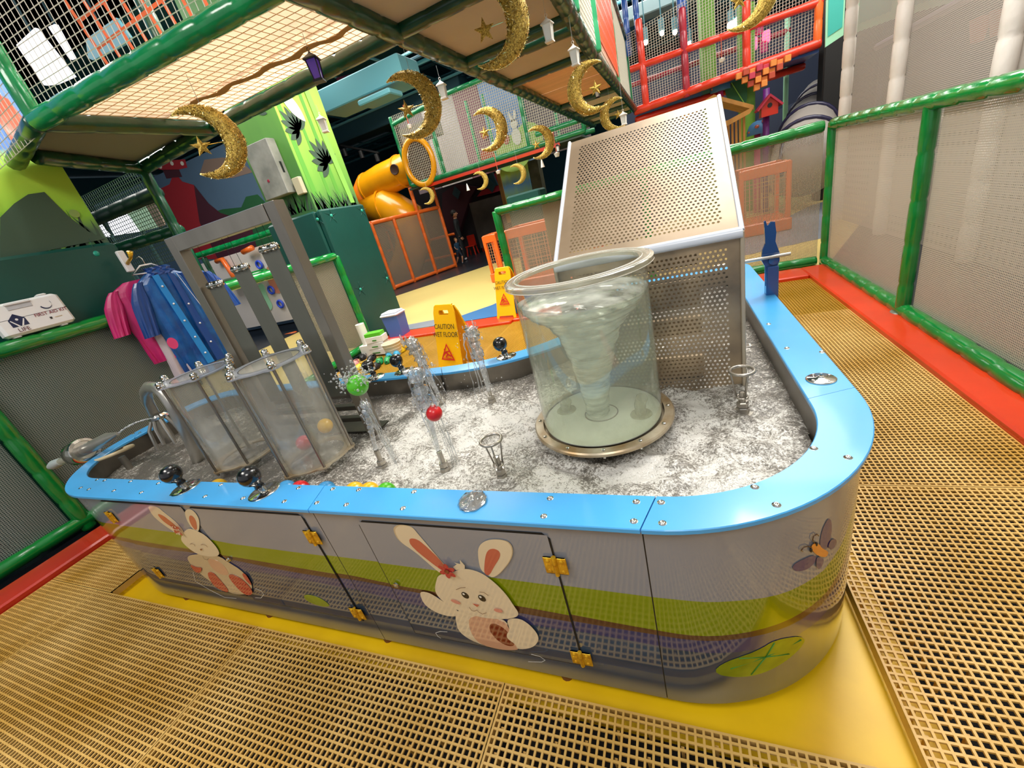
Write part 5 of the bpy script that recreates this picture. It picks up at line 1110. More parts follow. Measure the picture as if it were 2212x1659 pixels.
# ================================================================ HALL: walls, ceiling, ducts
def wallq(name, a, bb, c, d, m, th=(0, .1, 0)):
    b = B(); b.slab([a, bb, c, d], th); return struct(b, name, m)
wallq('wall_back', (-26, 21, -.1), (22, 21, -.1), (22, 21, 6), (-26, 21, 6), 'wall_dark')
wallq('wall_left', (-20, -6, -.1), (-20, 21, -.1), (-20, 21, 6), (-20, -6, 6), 'wall_dark', (-.1, 0, 0))
wallq('wall_right', (4.6, -6, -.1), (4.6, 9, -.1), (4.6, 9, 6), (4.6, -6, 6), 'wall_grey', (.1, 0, 0))
b = B(); b.box((-2, 12.5, 6.1), (48, 19, .1)); b.box((-12, 0, 6.1), (16, 14, .1)); ceil = struct(b, 'ceiling', 'ceil')
def cpart(name, c, d, m='duct', rz=0): b = B(); b.bbox(c, d, .02, rz); return b.obj(name, m, ceil)
cpart('duct', (-5.7, 9.2, 4.25), (2.2, .8, .42)); cpart('duct', (-5.2, 8.7, 3.85), (.8, .5, .1)); cpart('duct', (-8.5, 13, 4.6), (7, .7, .5), 'duct_dark'); cpart('duct', (-4, 15, 4.9), (10, .8, .5), 'duct_dark')
cpart('duct', (1.2, 10.5, 4.9), (4, .9, .35), 'duct'); cpart('duct', (1.0, 12.2, 4.4), (3.4, .5, .25), 'duct_light'); cpart('duct', (-10.5, 7.8, 4.8), (5, .6, .35), 'duct')
rnd = random.Random(21)
for k in range(34):
    y = 7 + k * .38; b = B(); z = 5.2 + rnd.uniform(-.4, .6); b.tube([(-14, y, z), (4, y + rnd.uniform(-.4, .4), z)], rnd.uniform(.015, .05), 6); b.obj('ceiling_pipe', rnd.choice(['duct_dark', 'duct', 'duct_dark', 'ceil']), ceil)
for k in range(14):
    x = -12 + k * 1.1; b = B(); b.tube([(x, 6.5, 5.3), (x + rnd.uniform(-.5, .5), 20, 5.3)], rnd.uniform(.02, .045), 6); b.obj('ceiling_pipe', 'duct' if k % 3 else 'duct_pale', ceil)
for x, y in ((-7.3, 10.5), (-5.2, 11.2)): b = B(); b.tube([(x, y, 5.1), (x + 1.5, y + .2, 4.95), (x + 3, y, 5.15)], .035, 6); b.obj('sprinkler_pipe', 'pipe_maroon', ceil)
t = thing('track_light', 'black ceiling track with three spotlights above the tube slide', 'lamp', (-8.4, 12, 3.6))
b = B(); b.tube([(-9.012,12.0,4.141), (-7.794,12.0,3.613)], .03, 6); b.obj('track', 'black', t)
for q in [(-8.961,12.0,4.026),(-8.403,12.0,3.826),(-7.903,12.0,3.605)]: b = B(); b.tube([q, (q[0], q[1], q[2] - .2)], .07, 10); b.obj('spotlight', 'black', t)
for i, q in enumerate([(-0.133,11.5,3.691),(0.2,11.5,3.742),(0.45,11.5,3.674),(0.701,11.5,3.393),(1.495,11.5,3.439),(1.619,11.5,3.472)]):
    t = thing('spotlight', ['glowing ceiling spotlight nearest the green posts', 'second ceiling spotlight behind the red net', 'third ceiling spotlight behind the red net', 'small ceiling spotlight beside the blue post', 'brightest ceiling spotlight behind the orange-red rail', 'ceiling spotlight just right of the brightest one'][i], 'lamp', q, 'ceiling spotlights at the upper right')
    b = B(); b.tube([(q[0], q[1] + .05, q[2] + .25), (q[0], q[1], q[2] + .03)], .06, 10); b.obj('housing', 'duct_pale', t)
    b = B(); b.ball(q, .045 if i not in (4, 5) else .085, 12, 8); b.obj('lamp_face', 'spot_glow', t)
    b = B(); b.tube([(q[0], q[1] + .05, q[2] + .2), (q[0], q[1] + .05, 6.06)], .012, 6); b.obj('stem', 'duct_pale', t)

# blue mural wall with red mushroom shapes
wl = thing('mural_wall', 'blue painted wall with red mushroom and green hill shapes', 'mural', (-8, 7.2, 0)); wl['kind'] = 'structure'
b = B(); b.box((-9.6, 7.3, 1.9), (7.2, .16, 3.75)); b.obj('wall_panel', 'wall_blue', wl)
def wp(name, pts, m, k=0): b = B(); b.slab([(x, 7.218 - k * .002, z) for x, z in pts], (0, -.002, 0)); return b.obj(name, m, wl)
wp('painted_cloud', [(-9.167,3.484),(-8.848,3.67),(-8.322,3.575),(-7.897,3.377),(-7.719,3.143),(-8.337,3.185)], 'wall_tan')
wp('painted_mushroom_cap', [(-10.434,3.927),(-10.121,3.976),(-9.382,3.819),(-9.436,3.671),(-9.704,3.703),(-10.17,3.804)], 'mushroom_red', 1)
wp('painted_mushroom_stem', [(-10.191,3.818),(-9.704,3.703),(-9.721,3.559),(-10.22,3.647)], 'mushroom_dark', 1)
wp('painted_mushroom_body', [(-10.663,3.524),(-10.211,3.53),(-10.038,3.62),(-9.824,3.576),(-9.792,3.483),(-9.494,3.335),(-9.512,3.054),(-9.338,2.524),(-9.487,1.724),(-11.326,2.08),(-10.954,2.668)], 'mushroom_red', 2)
wp('painted_shadow', [(-9.494,3.335),(-9.336,2.916),(-9.133,2.675),(-8.4,2.316),(-8.644,1.561),(-9.927,1.809),(-9.901,2.648)], 'mushroom_dark', 3)
wp('painted_hill', [(-9.558,2.752),(-9.012,2.725),(-8.462,2.637),(-8.198,2.789),(-7.86,2.754),(-7.727,2.54),(-6.822,2.15),(-7.228,1.484),(-9.629,1.966)], 'leaf_hill', 1)
for k, q in enumerate([(-10.209,3.888),(-9.816,3.851),(-9.521,3.774),(-7.615,1.759),(-7.286,1.835)]): wp('painted_spot', ell(q[0], q[1], .05, .04), 'print_white', 2)
# low dressing mirror stalls seen between the slats: white panels with blue rings, orange foam rings
t = thing('activity_board', 'pale play board with blue rings behind the steel slats', 'activity board', (-6, 6.2, 0))
b = B(); b.box((-7.3, 6.3, 1.0), (4.6, .06, 1.5)); b.obj('board', 'panel_board', t)
for k_, (x_, z_) in enumerate(((-7.4, 1.1), (-6.9, .8), (-6.5, .7), (-7.9, .8))): b = B(); b.slab([(x_ + u * .5, 6.262, z_ + w_ * .5) for u, w_ in sm([(-.3, -.6), (.3, -.5), (.25, .1), (.4, .6), (-.1, .5), (-.35, .1)], 2)], (0, -.006, 0)); b.obj('painted_shape', ('print_blush', 'orange_soft', 'orange_soft', 'mint')[k_], t)
for x_ in (-9.3, -7.4, -5.2): b = B(); b.bbox((x_, 6.36, .2), (.06, .06, .4), .005); b.obj('board_leg', 'white_pad', t)
for q in [(-7.565,6.2,1.43),(-7.575,6.2,0.914),(-7.508,6.2,0.609)]:
    b = B(); b.tube([(q[0] + .07 * cos(a), 6.24, q[2] + .07 * sin(a)) for a in [2 * pi * k / 20 for k in range(20)]], .022, 8, closed=True); b.obj('blue_ring', 'ring_blue', t, smooth=True)
b = B(); b.tube([(-8.608,6.2,1.703),(-8.421,6.2,1.714),(-8.364,6.2,1.419),(-8.342,6.2,1.221)], .05, 10); b.obj('orange_tube', 'orange_pad', t, smooth=True)
b = B(); b.tube([(-8.504,6.1,1.255),(-7.317,6.1,1.25)], .09, 12); b.obj('green_roll', 'green_fence', t, smooth=True)
b = B(); b.tube([(-8.551,6.15,-0.107),(-7.348,6.15,-0.026)], .05, 10); b.obj('orange_tube', 'orange_pad', t, smooth=True)
b = B(); b.tube([(-7.709,6.15,1.721),(-7.417,6.15,1.751)], .05, 10); b.obj('orange_tube', 'orange_pad', t, smooth=True)
t = thing('climbing_rail', 'horizontal green padded rail behind the steel frame', 'rail', (-5, 5.2, 0)); pipe('rail', (-8.05,5.4,1.833), (-5.909,5.4,1.832), .05, 'green_pad', t); pipe('rail_post', (-7.76,5.4,1.776), (-7.76,5.4,0.0), .045, 'green_dark', t)

# ================================================================ GREEN TOWER, ORANGE FENCE, YELLOW SLIDE
tw = thing('play_tower', 'green padded two-level play tower with netting behind the crescents', 'play tower', (-3.8, 10.8, 0))
yt_ = 10.4; zb_, zt2_ = 2.35, 3.92
for n_, a, bb in (('bottom_rail', (-6.1, yt_, zb_), (-1.5, yt_, zb_)), ('top_rail', (-5.06, yt_, zt2_), (-1.5, yt_, zt2_)), ('mid_rail', (-2.6, yt_, 2.56), (-1.5, yt_, 2.56)), ('rear_rail', (-6.1, 12, zb_ + .1), (-1.5, 12, zb_ + .1)), ('top_rail', (-6.1, yt_, 3.75), (-5.06, yt_, 3.85))): pipe(n_, a, bb, .06, 'green_mid', tw, .3, 8)
for x in (-6.11, -5.06, -2.8, -1.52): pipe('upright', (x, yt_, zb_), (x, yt_, zt2_), .05, 'green_mid', tw, .3, 8)
for x in (-5.9, -4.7, -4.2, -3.2, -2.4): pipe('upright', (x, 12, zb_), (x, 12, zt2_ + .1), .045, 'green_mint', tw, .3, 8)
b = B(); net(b, (-6.1, yt_ - .03, zb_), (-1.5, yt_ - .03, zb_), (-1.5, yt_ - .03, zt2_), (-6.1, yt_ - .03, zt2_), 92, 31, .0058); b.obj('front_net', 'net_white', tw, kind='stuff')
b = B(); b.box((-3.9, 11.2, 2.28), (4.6, 1.6, .05)); b.obj('deck', 'deck_edge', tw)
b = B(); b.box((-3.9, yt_ + .02, 2.24), (3.6, .05, .07)); b.obj('fascia', 'kerb', tw)
b = B(); b.box((-5.55, yt_ + .3, 3.45), (1.0, .4, .35)); b.obj('roof_panel', 'deck_tan', tw)
bd = thing('mural_board', 'pale picture board with rabbit and balloons behind the tower net', 'picture board', (-3.4, 12.3, 2.4))
for x0_, x1_, m in ((-6.0, -5.3, 'panel_greypink'), (-5.3, -4.4, 'panel_pale'), (-4.4, -3.75, 'mural_pink2'), (-3.75, -2.75, 'mural_sky'), (-2.75, -1.4, 'panel_greypink')):
    b = B(); b.box(((x0_ + x1_) / 2 * 1.18, 12.4, 3.3), ((x1_ - x0_) * 1.16, .05, 2.1)); b.obj('board_panel', m, bd)
b = B(); b.slab([(x, 12.36, z) for x, z in ell(-3.85, 2.55, .55, .45)], (0, -.01, 0)); b.slab([(x, 12.36, z) for x, z in ell(-3.3, 2.75, .4, .4)], (0, -.012, 0)); b.obj('painted_hill', 'mural_grass', bd)
qr = (-3.617,12.3,2.902)
b = B()
for (dx, dz, rx, rz, a) in ((0, 0, .13, .2, 0), (0, .3, .1, .11, 0), (-.06, .48, .035, .13, .2), (.06, .48, .035, .13, -.2)): b.slab([(x, 12.33, z) for x, z in ell(qr[0] + dx, qr[2] + dz, rx, rz, a)], (0, -.01, 0))
b.obj('painted_rabbit', 'print_white', bd)
qr = (-4.556,12.3,2.578); b = B(); b.slab([(x, 12.33, z) for x, z in ell(qr[0], qr[2], .26, .3)], (0, -.01, 0)); b.obj('painted_toadstool', 'print_coral', bd)
for q, m in zip([(-3.977,12.3,3.259),(-4.516,12.3,3.207),(-3.927,12.3,2.931)], ('mural_lilac', 'print_coral', 'print_coral')): b = B(); b.slab([(x, 12.33, z) for x, z in ell(q[0], q[2], .1, .13)], (0, -.012, 0)); b.obj('painted_balloon', m, bd)
# orange fence
fo = thing('orange_fence', 'orange padded mesh fence at the foot of the yellow slide', 'fence', (-6.4, 10.3, 0))
A_, B_ = Vector((-6.91, 9.27, 0)), Vector((-6.03, 11.36, 0)); Hh = 1.72
pipe('top_rail', A_ + Vector((0, 0, Hh)), B_ + Vector((0, 0, Hh)), .05, 'orange_pad', fo, .3, 8); pipe('bottom_rail', A_ + Vector((0, 0, .06)), B_ + Vector((0, 0, .06)), .05, 'orange_pad', fo, .3, 8)
for u in (0, .3, .66, 1): q = A_.lerp(B_, u); pipe('post', q, q + Vector((0, 0, Hh if u in (0, .3) else 2.35)), .05, 'orange_pad', fo, .3, 8)
b = B(); b.sheet(A_ + Vector((0, 0, .1)), B_ + Vector((0, 0, .1)), B_ + Vector((0, 0, Hh)), A_ + Vector((0, 0, Hh))); b.obj('mesh_panel', 'mesh_far', fo)
C_ = Vector((-9.5, 9.6, 0)); pipe('top_rail', A_ + Vector((0, 0, Hh)), C_ + Vector((0, 0, Hh)), .05, 'orange_pad', fo, .3, 8)
for k in range(4): q = Vector((-8.6 + .7 * k, 12.2, 0)); pipe('inner_post', q, q + Vector((0, 0, 1.5)), .04, 'orange_pad', fo, .3, 8)
pipe('inner_rail', (-8.8, 12.2, .9), (-6.2, 12.2, .9), .04, 'orange_pad', fo, .3, 8); pipe('inner_rail', (-8.8, 12.2, .3), (-6.2, 12.2, .3), .04, 'orange_pad', fo, .3, 8)
sd = thing('tube_slide', 'yellow spiral tube slide with round windows coming out of the tower', 'slide', (-7.6, 11.4, 0))
SPp = [Vector(q) for q in [(-5.976,10.9,2.863),(-6.62,11.0,2.822),(-7.287,11.1,2.775),(-7.943,11.2,2.686)]]
b = B(); b.tube(SPp, [.36, .40, .42, .43], 20, caps=False); b.obj('upper_tube', 'slide_yellow', sd, smooth=True)
b = B(); e0 = SPp[-1]; b.tube([e0, e0 + Vector((-.35, .15, -.15)), e0 + Vector((-.45, .5, -.45)), e0 + Vector((-.1, .75, -.8)), e0 + Vector((.3, .55, -1.05))], [.43, .45, .46, .46, .46], 20); b.obj('bend', 'slide_orange', sd, smooth=True)
S2 = [(-8.205,11.2,2.141),(-7.404,11.0,2.065),(-6.941,11.0,1.68),(-7.025,11.1,1.03),(-7.629,11.3,0.415),(-8.458,11.5,0.074)]
b = B(); b.tube(S2, [.45, .52, .54, .52, .48, .42], 20); b.obj('lower_tube', 'slide_yellow', sd, smooth=True)
for s_, rr in ((SPp[1], .425), (SPp[3], .45), (Vector(S2[1]), .545)):
    ax = (SPp[0] - SPp[3]).normalized(); Rm = ax.to_track_quat('Z', 'Y').to_matrix(); b = B(); b.lathe([(rr - .03, -.03), (rr, -.03), (rr, .03), (rr - .03, .03)], s_, 24, rot=Rm); b.obj('joint_flange', 'slide_yellow', sd, smooth='auto')
q = Vector((-5.667,10.35,2.803)); b = B(); b.tube([(q.x + .40 * cos(a), 10.36, q.z + .52 * sin(a)) for a in [2 * pi * k / 32 for k in range(32)]], .07, 10, closed=True); b.obj('entry_ring', 'slide_yellow', sd, smooth=True)
b = B(); b.slab([(q.x + .38 * cos(a), 10.5, q.z + .5 * sin(a)) for a in [2 * pi * k / 32 for k in range(32)]], (0, .02, 0)); b.obj('entry_hole', 'slide_dark', sd)
q = Vector((-6.567,10.58,2.86)); b = B(); b.lathe([(.0001, .01), (.10, .01), (.12, .02), (.13, .01), (.13, -.02)], q, 20, rot=RYm); b.obj('porthole', 'slide_dark', sd, smooth='auto')

# ================================================================ BEYOND THE FENCE, CENTRE
hs = thing('play_house', 'dark playhouse front with crimson tiled gable roof', 'playhouse', (-5.9, 14.2, 0))
b = B(); b.box((-6.4, 14.6, 1.3), (4.4, .3, 2.7)); b.obj('front_wall', 'house_wall', hs)
b = B(); b.slab([(-5.987,14.2,1.81),(-5.166,14.2,2.333),(-4.639,14.2,2.297),(-4.721,14.2,1.797),(-5.461,14.2,1.788)], (0, .35, 0)); b.obj('roof', 'house_red', hs)
b = B(); b.slab([(-5.808,14.1,1.965),(-5.206,14.1,2.415),(-5.112,14.1,1.968)], (0, .1, 0)); b.obj('gable', 'house_teal', hs)
b = B(); b.slab([(-7.22,14.15,2.214),(-6.605,14.15,2.363),(-5.882,14.15,2.083),(-6.232,14.15,1.827),(-7.206,14.15,0.592),(-7.543,14.15,1.318)], (0, .35, 0)); b.obj('side_roof', 'house_dark', hs)
for q in [(-6.623,14.0,2.094),(-5.322,14.0,1.996)]: b = B(); b.slab([(q[0] - .16, 14.05, q[2]), (q[0], 14.05, q[2] - .2), (q[0] + .16, 14.05, q[2]), (q[0], 14.05, q[2] + .22)], (0, -.03, 0)); b.obj('diamond_window', 'house_teal', hs)
b = B(); b.box((-4.82,13.6,1.571), (.12, .1, 1.6)); b.obj('corner_post', 'wood', hs)
b = B(); b.box((-5.594,13.9,0.917), (1.2, .05, 1.5)); b.obj('picture_wall', 'wall_murky', hs)
for i, q in enumerate([(-7.085,14.974,0.0),(-7.339,16.65,0.0)]):
    q = Vector((q[0], 14.6 if i == 0 else 15.2, 0)); q.x = (-6.75, -6.7)[i] + i * .0
    t = thing('toy_chair', ['small red plastic chair by the dark playhouse, the nearer one', 'small red plastic chair by the dark playhouse, the farther one'][i], 'chair', (q.x, 13.9 + i * .5, 0), 'red toy chairs'); y = 13.9 + i * .5; x = -6.55 + i * .42
    for sx in (-1, 1):
        for sy in (-1, 1): b = B(); b.tube([(x + sx * .16, y + sy * .15, 0), (x + sx * .13, y + sy * .12, .3)], .025, 6); b.obj('leg', 'kerb_red', t)
    b = B(); b.bbox((x, y, .315), (.34, .32, .04), .01); b.obj('seat', 'kerb_red', t); b = B(); b.bbox((x, y + .15, .5), (.3, .035, .34), .01); b.obj('backrest', 'kerb_red', t)
b = B(); b.bbox((-2.42, 8.1, .72), (.66, .5, 1.44), .03); t = tag(b.obj('teal_padding_block', 'teal_vinyl'), 'dark teal padded block behind the back fence, left of the metal screen', 'padding')
t = thing('mural_column', 'mural column with blue sky and reeds above the teal padded block', 'column', (-3.9, 12.8, 0)); t['kind'] = 'structure'
b = B(); b.box((-4.05, 13.0, 1.15), (.86, .4, 2.3)); b.obj('column_face', 'mural_far', t)
b = B(); b.box((-3.46, 13.05, 1.15), (.3, .4, 2.3)); b.obj('bark_side', 'trunk_brown', t)
# people
def person(loc, h, label, face, top, legs, hair, pose, name='person'):
    t = thing(name, label, 'person', loc); s_ = h; L = Vector(loc); R = Matrix.Rotation(face, 3, 'Z')
    def P(x, y, z): return L + R @ Vector((x * s_, y * s_, z * s_))
    lean = pose.get('lean', 0); hip = (0, 0, .50); ch = (0, lean * .6, .72); nk = (0, lean, .83); hd = (0, lean * 1.3, .92)
    V = []; Ed = []
    def add(p, r, par=None): V.append((P(*p), r * s_)); 
    def limb(par, pts):
        for p, r in pts: V.append((P(*p), r * s_)); Ed.append((par, len(V) - 1)); par = len(V) - 1
        return par
    V.append((P(*hip), .085 * s_)); limb(0, [(((0), lean * .3, .60), .078), (ch, .092), ((0, lean * .95, .81), .06), (nk, .032), ((0, lean * 1.15, .87), .045)])
    for sg, arm, leg in ((-1, pose['armL'], pose['legL']), (1, pose['armR'], pose['legR'])):
        limb(2, [((sg * .10, lean * .85, .79), .038)] + [(p, r) for p, r in zip(arm, (.030, .022, .018))])
        limb(0, [((sg * .05, 0, .47), .062)] + [(p, r) for p, r in zip(leg, (.042, .028, .026))])
    me = bpy.data.meshes.new('body'); me.from_pydata([tuple(p - L) for p, r in V], Ed, []); o = bpy.data.objects.new('body', me); COL.objects.link(o); o.parent = t; WO[o.name] = L
    md = o.modifiers.new('skin', 'SKIN'); md.use_smooth_shade = True
    if not me.skin_vertices: me.attributes
    sv = me.skin_vertices[0].data if len(me.skin_vertices) else None
    if sv:
        for i, (p, r) in enumerate(V): sv[i].radius = (r, r * .8 if i in (1, 2) else r)
        sv[0].use_root = True
    su = o.modifiers.new('sub', 'SUBSURF'); su.levels = 1; su.render_levels = 2; me.materials.append(M[top])
    dg = bpy.context.evaluated_depsgraph_get(); bpy.context.view_layer.update(); ev = o.evaluated_get(dg); me2 = bpy.data.meshes.new_from_object(ev); o.modifiers.clear(); o.data = me2
    me2.materials.clear(); [me2.materials.append(M[q]) for q in (top, legs, 'skin', 'sock')]
    for pl in me2.polygons:
        z = pl.center.z / s_; x = abs((R.inverted() @ pl.center).x) / s_; pl.use_smooth = True
        pl.material_index = 0 if (.5 < z < .83 and x < pose.get('sleeve', .2)) else 1 if (pose.get('hem', .3) < z <= .5 and x < .16) else 3 if z < .07 else 2
    b = B(); b.ball(P(*hd), .062 * s_, 16, 12, sc=(.85, .98, 1.15)); b.ball(P(hd[0], hd[1] + .06, hd[2] - .005), .012 * s_, 6, 5); b.ball(P(-.055, hd[1], hd[2]), .014 * s_, 6, 5); b.ball(P(.055, hd[1], hd[2]), .014 * s_, 6, 5); b.obj('head', 'skin', t, smooth=True)
    b = B(); b.ball(P(hd[0], hd[1] - .014, hd[2] + .018), .068 * s_, 16, 12, sc=(.92, .95, 1.02)); b.obj('hair', hair, t, smooth=True)
    for sg, arm in ((-1, pose['armL']), (1, pose['armR'])):
        b = B(); hb = Vector(arm[-1]); dr = (hb - Vector(arm[-2])).normalized(); b.ball(P(*(hb + dr * .015)), .02 * s_, 8, 6)
        for k in range(5): sp = (k - 2) * .007; b.tube([P(*(hb + dr * .02 + Vector((0, sp, 0)))), P(*(hb + dr * (.05 if k else .035) + Vector((sg * -.004, sp * 1.3, 0))))], [.005 * s_, .004 * s_], 5)
        b.obj('hand', 'skin', t, smooth=True)
    return t
person((-6.02, 11.75, 0), .80, 'blond boy in dark blue T-shirt running past the orange fence', -2.0, 'shirt_navy', 'shorts', 'hair', dict(lean=.05, armL=[(-.13, -.06, .68), (-.15, .03, .60), (-.14, .07, .56)], armR=[(.13, .05, .68), (.15, .1, .62), (.14, .15, .60)], legL=[(-.06, .10, .30), (-.06, .04, .12), (-.06, .0, .03)], legR=[(.06, -.04, .27), (.06, -.14, .15), (.06, -.2, .08)], sleeve=.15))
person((-6.28, 12.6, 0), 1.58, 'adult in black clothes standing behind the running boy', -1.2, 'shirt_black', 'shirt_black', 'hair_dark', dict(lean=.03, armL=[(-.14, 0, .65), (-.15, .02, .53), (-.14, .05, .46)], armR=[(.14, 0, .65), (.15, .02, .53), (.14, .05, .46)], legL=[(-.06, .01, .27), (-.06, 0, .05), (-.06, .04, .02)], legR=[(.06, .0, .27), (.06, 0, .05), (.06, .04, .02)], hem=.05))
# orange toy cages
def cage(x0, x1, y0, y1, z1, label, slats=0):
    t = thing('orange_cage', label, 'play furniture', ((x0 + x1) / 2, (y0 + y1) / 2, 0)); b = B(); b.bbox(((x0 + x1) / 2, (y0 + y1) / 2, .09), (x1 - x0 + .1, y1 - y0 + .1, .18), .02); b.obj('plinth', 'orange_pad', t)
    for x in (x0, x1):
        for y in (y0, y1): b = B(); b.bbox((x, y, (z1 + .18) / 2), (.06, .06, z1 - .18), .008); b.obj('corner_post', 'orange_pad', t)
    for y in (y0, y1):
        b = B(); b.bbox(((x0 + x1) / 2, y, z1 - .06), (x1 - x0, .05, .14), .01); b.obj('top_frame', 'orange_pad', t)
        b = B(); net(b, (x0, y, .2), (x1, y, .2), (x1, y, z1 - .15), (x0, y, z1 - .15), max(5, int((x1 - x0) / .05)), int((z1 - .35) / .05), .004); b.obj('grid_panel', 'net_peach', t, kind='stuff')
    for x in (x0, x1): b = B(); b.bbox((x, (y0 + y1) / 2, z1 - .06), (.05, y1 - y0, .14), .01); b.obj('top_frame', 'orange_pad', t)
    return t
cage(-3.24, -3.02, 7.5, 7.9, .88, 'orange slatted play bin on the yellow floor, left of the back fence')
cage(-2.35, -1.0, 6.3, 7.0, .95, 'orange framed play cage behind the left part of the back fence')
cage(1.02, 1.60, 7.2, 7.9, .92, 'orange framed play cage beyond the right end of the back fence')

# ================================================================ RED DECK AND PLAY PIECES, UPPER RIGHT
rd = thing('red_walkway', 'red and orange padded upper walkway with black netting, top right', 'play structure', (1.1, 9.6, 2.2))
yr = 9.5
pipe('bottom_rail', (-.42, yr, 2.30), (2.5, yr, 2.42), .07, 'red_pad', rd, .3, 8); pipe('lower_rail', (-.42, yr + .1, 2.16), (2.5, yr + .9, 2.25), .06, 'red_pad', rd, .3, 8); pipe('mid_rail', (-.42, yr, 2.97), (2.5, yr, 2.95), .055, 'red_pad', rd, .3, 8)
pipe('rear_rail', (-.5, 11, 2.95), (2.4, 11, 2.95), .05, 'crimson_pad', rd, .3, 8); pipe('rear_rail', (-.5, 11, 2.45), (2.4, 11, 2.45), .05, 'crimson_pad', rd, .3, 8)
for (a, bb, m) in [((-0.199,9.5,2.336),(-0.184,9.5,3.54),'red_pad'),((0.501,9.5,2.26),(0.503,9.5,3.454),'crimson_pad'),((1.453,9.5,2.37),(1.446,9.5,3.21),'red_pad'),((2.451,9.5,2.377),(2.464,9.5,2.974),'orange_pad')]: pipe('upright', a, (a[0], yr, bb[2] + .1), .06, m, rd, .3, 8)
for q in [(-0.407,9.5,3.786),(-0.226,9.5,3.724),(0.48,9.5,3.544),(0.537,9.5,3.525)]: pipe('upright', (q[0], yr + .15, 3.2), (q[0], yr + .15, 4.3), .05, 'blue_pad', rd, .3, 8)
b = B(); net(b, (-.42, yr + .03, 2.32), (2.5, yr + .03, 2.44), (2.5, yr + .03, 3.9), (-.42, yr + .03, 3.5), 66, 32, .0042); b.obj('front_net', 'net_white', rd, kind='stuff')
b = B(); b.box((1.04, yr + .7, 2.33), (2.9, 1.3, .05)); b.obj('deck', 'blue_pad', rd)
for k in range(5):
    q = [(1.663,10.6,3.071),(1.737,10.6,2.871),(1.827,10.6,3.086),(1.938,10.6,2.91),(1.902,10.6,2.767)][k]; b = B(); b.bbox(q, (.12, .12, .2), .02); tag(b.obj('paper_lantern', 'pink_glow' if k % 2 else 'pink'), ['pink', 'glowing pink', 'upper pink', 'glowing coral', 'lower pink'][k] + ' box lantern behind the red net', 'lantern', 'pink box lanterns')
# lattice canopy of tiles
t = thing('tile_canopy', 'canopy of hanging orange and red cubes under the red walkway', 'canopy', (1.6, 9.0, 1.9)); rnd = random.Random(4); q0 = Vector((1.682,9.0,2.168))
for j in range(4):
    for i in range(8 - j * 2):
        b = B(); b.bbox((q0.x - .42 + j * .085 + i * .095, 9.0 - (i % 2) * .05, q0.z + .10 - j * .078 + .02 * (i % 2)), (.082, .09, .085), .004); b.obj('cube', rnd.choice(['tile_orange', 'tile_orange', 'tile_red', 'pink2']), t)
b = B(); q = (1.709,9.3,1.67); b.tube([(q[0], 9.3, 0), (q[0], 9.3, 2.0)], .05, 12); tag(b.obj('purple_post', 'purple', smooth=True), 'tall purple post holding the pink birdhouse', 'post')
t = thing('birdhouse', 'pink-red wooden birdhouse on the purple post', 'birdhouse', (q[0], 9.15, 1.5)); q = Vector((1.715,9.15,1.722))
b = B(); b.slab([(q.x - .12, 9.05, q.z - .14), (q.x + .12, 9.05, q.z - .14), (q.x + .12, 9.05, q.z + .02), (q.x, 9.05, q.z + .14), (q.x - .12, 9.05, q.z + .02)], (0, .2, 0)); b.obj('house_body', 'kerb_red', t)
for sg in (-1, 1): b = B(); b.slab([(q.x, 9.0, q.z + .17), (q.x + sg * .19, 9.0, q.z - .02), (q.x + sg * .17, 9.0, q.z - .04), (q.x, 9.0, q.z + .13)], (0, .3, 0)); b.obj('roof_board', 'house_red', t)
b = B(); b.lathe([(.0001, .01), (.035, .01), (.035, 0)], (q.x, 9.05, q.z + .01), 12, rot=RYm); b.obj('entry_hole', 'black', t)
for (px_, m, l, x_, r_, h_) in (((1.554,10.2,1.799), 'trunk_green', 'bright green tree-trunk pillar beyond the wooden hut', 0, .14, 3.4), ((0.965,10.6,2.716), 'trunk_green', 'green pillar behind the red net', 0, .14, 4.2), ((2.355,11.0,1.801), 'mint', 'thin pale green pole left of the grey tube slide', 0, .045, 3.2)):
    b = B(); b.tube([(px_[0], px_[1], 0), (px_[0], px_[1], h_)], r_, 14); tag(b.obj('pillar', m, smooth=True), l, 'pillar')
for (q, rr, l) in (((1.085,9.9,2.227), .17, 'spotted blue-and-coral toadstool by the red walkway'), ((1.629,9.6,1.356), .17, 'spotted blue-and-coral toadstool just above the back fence rail')):
    t = thing('toadstool', l, 'toadstool', (q[0], q[1], 0)); b = B(); b.lathe([(rr, 0), (rr * .96, rr * .5), (rr * .75, rr * .95), (rr * .4, rr * 1.2), (.0001, rr * 1.28)], q, 24); b.lathe([(.0001, 0), (rr, 0)], q, 24); b.obj('cap', 'toad_blue', t, smooth='auto')
    b = B(); b.tube([(q[0], q[1], q[2] - (q[2] if q[2] < 1.5 else .25)), q], [.06, .05], 10); b.obj('stem', 'pink', t, smooth=True)
    for k in range(7): a = k * .9; b = B(); b.ball((q[0] + rr * .8 * cos(a + 3.6), q[1] + rr * .8 * sin(a + 3.6), q[2] + rr * .35 + .06 * (k % 3)), .04, 8, 6, sc=(1, 1, .8)); b.obj('spot', 'print_coral', t, smooth=True)
t = thing('leaf_board', 'big dark green leaf cut-out behind the metal screen', 'decoration', (1.324,9.9,2.024)); b = B(); q = (1.252,9.9,2.227); b.slab([(x, 9.9, z) for x, z in leaf(q[0] - .05, q[2] + .2, .62, .16, -1.1)], (0, .02, 0)); b.obj('leaf', 'leaf_hill', t)
b = B(); b.tube([(q[0] - .05, 9.89, q[2] + .2), (q[0] + .23, 9.89, q[2] - .33)], .008, 5); b.obj('midrib', 'leaf_light', t)
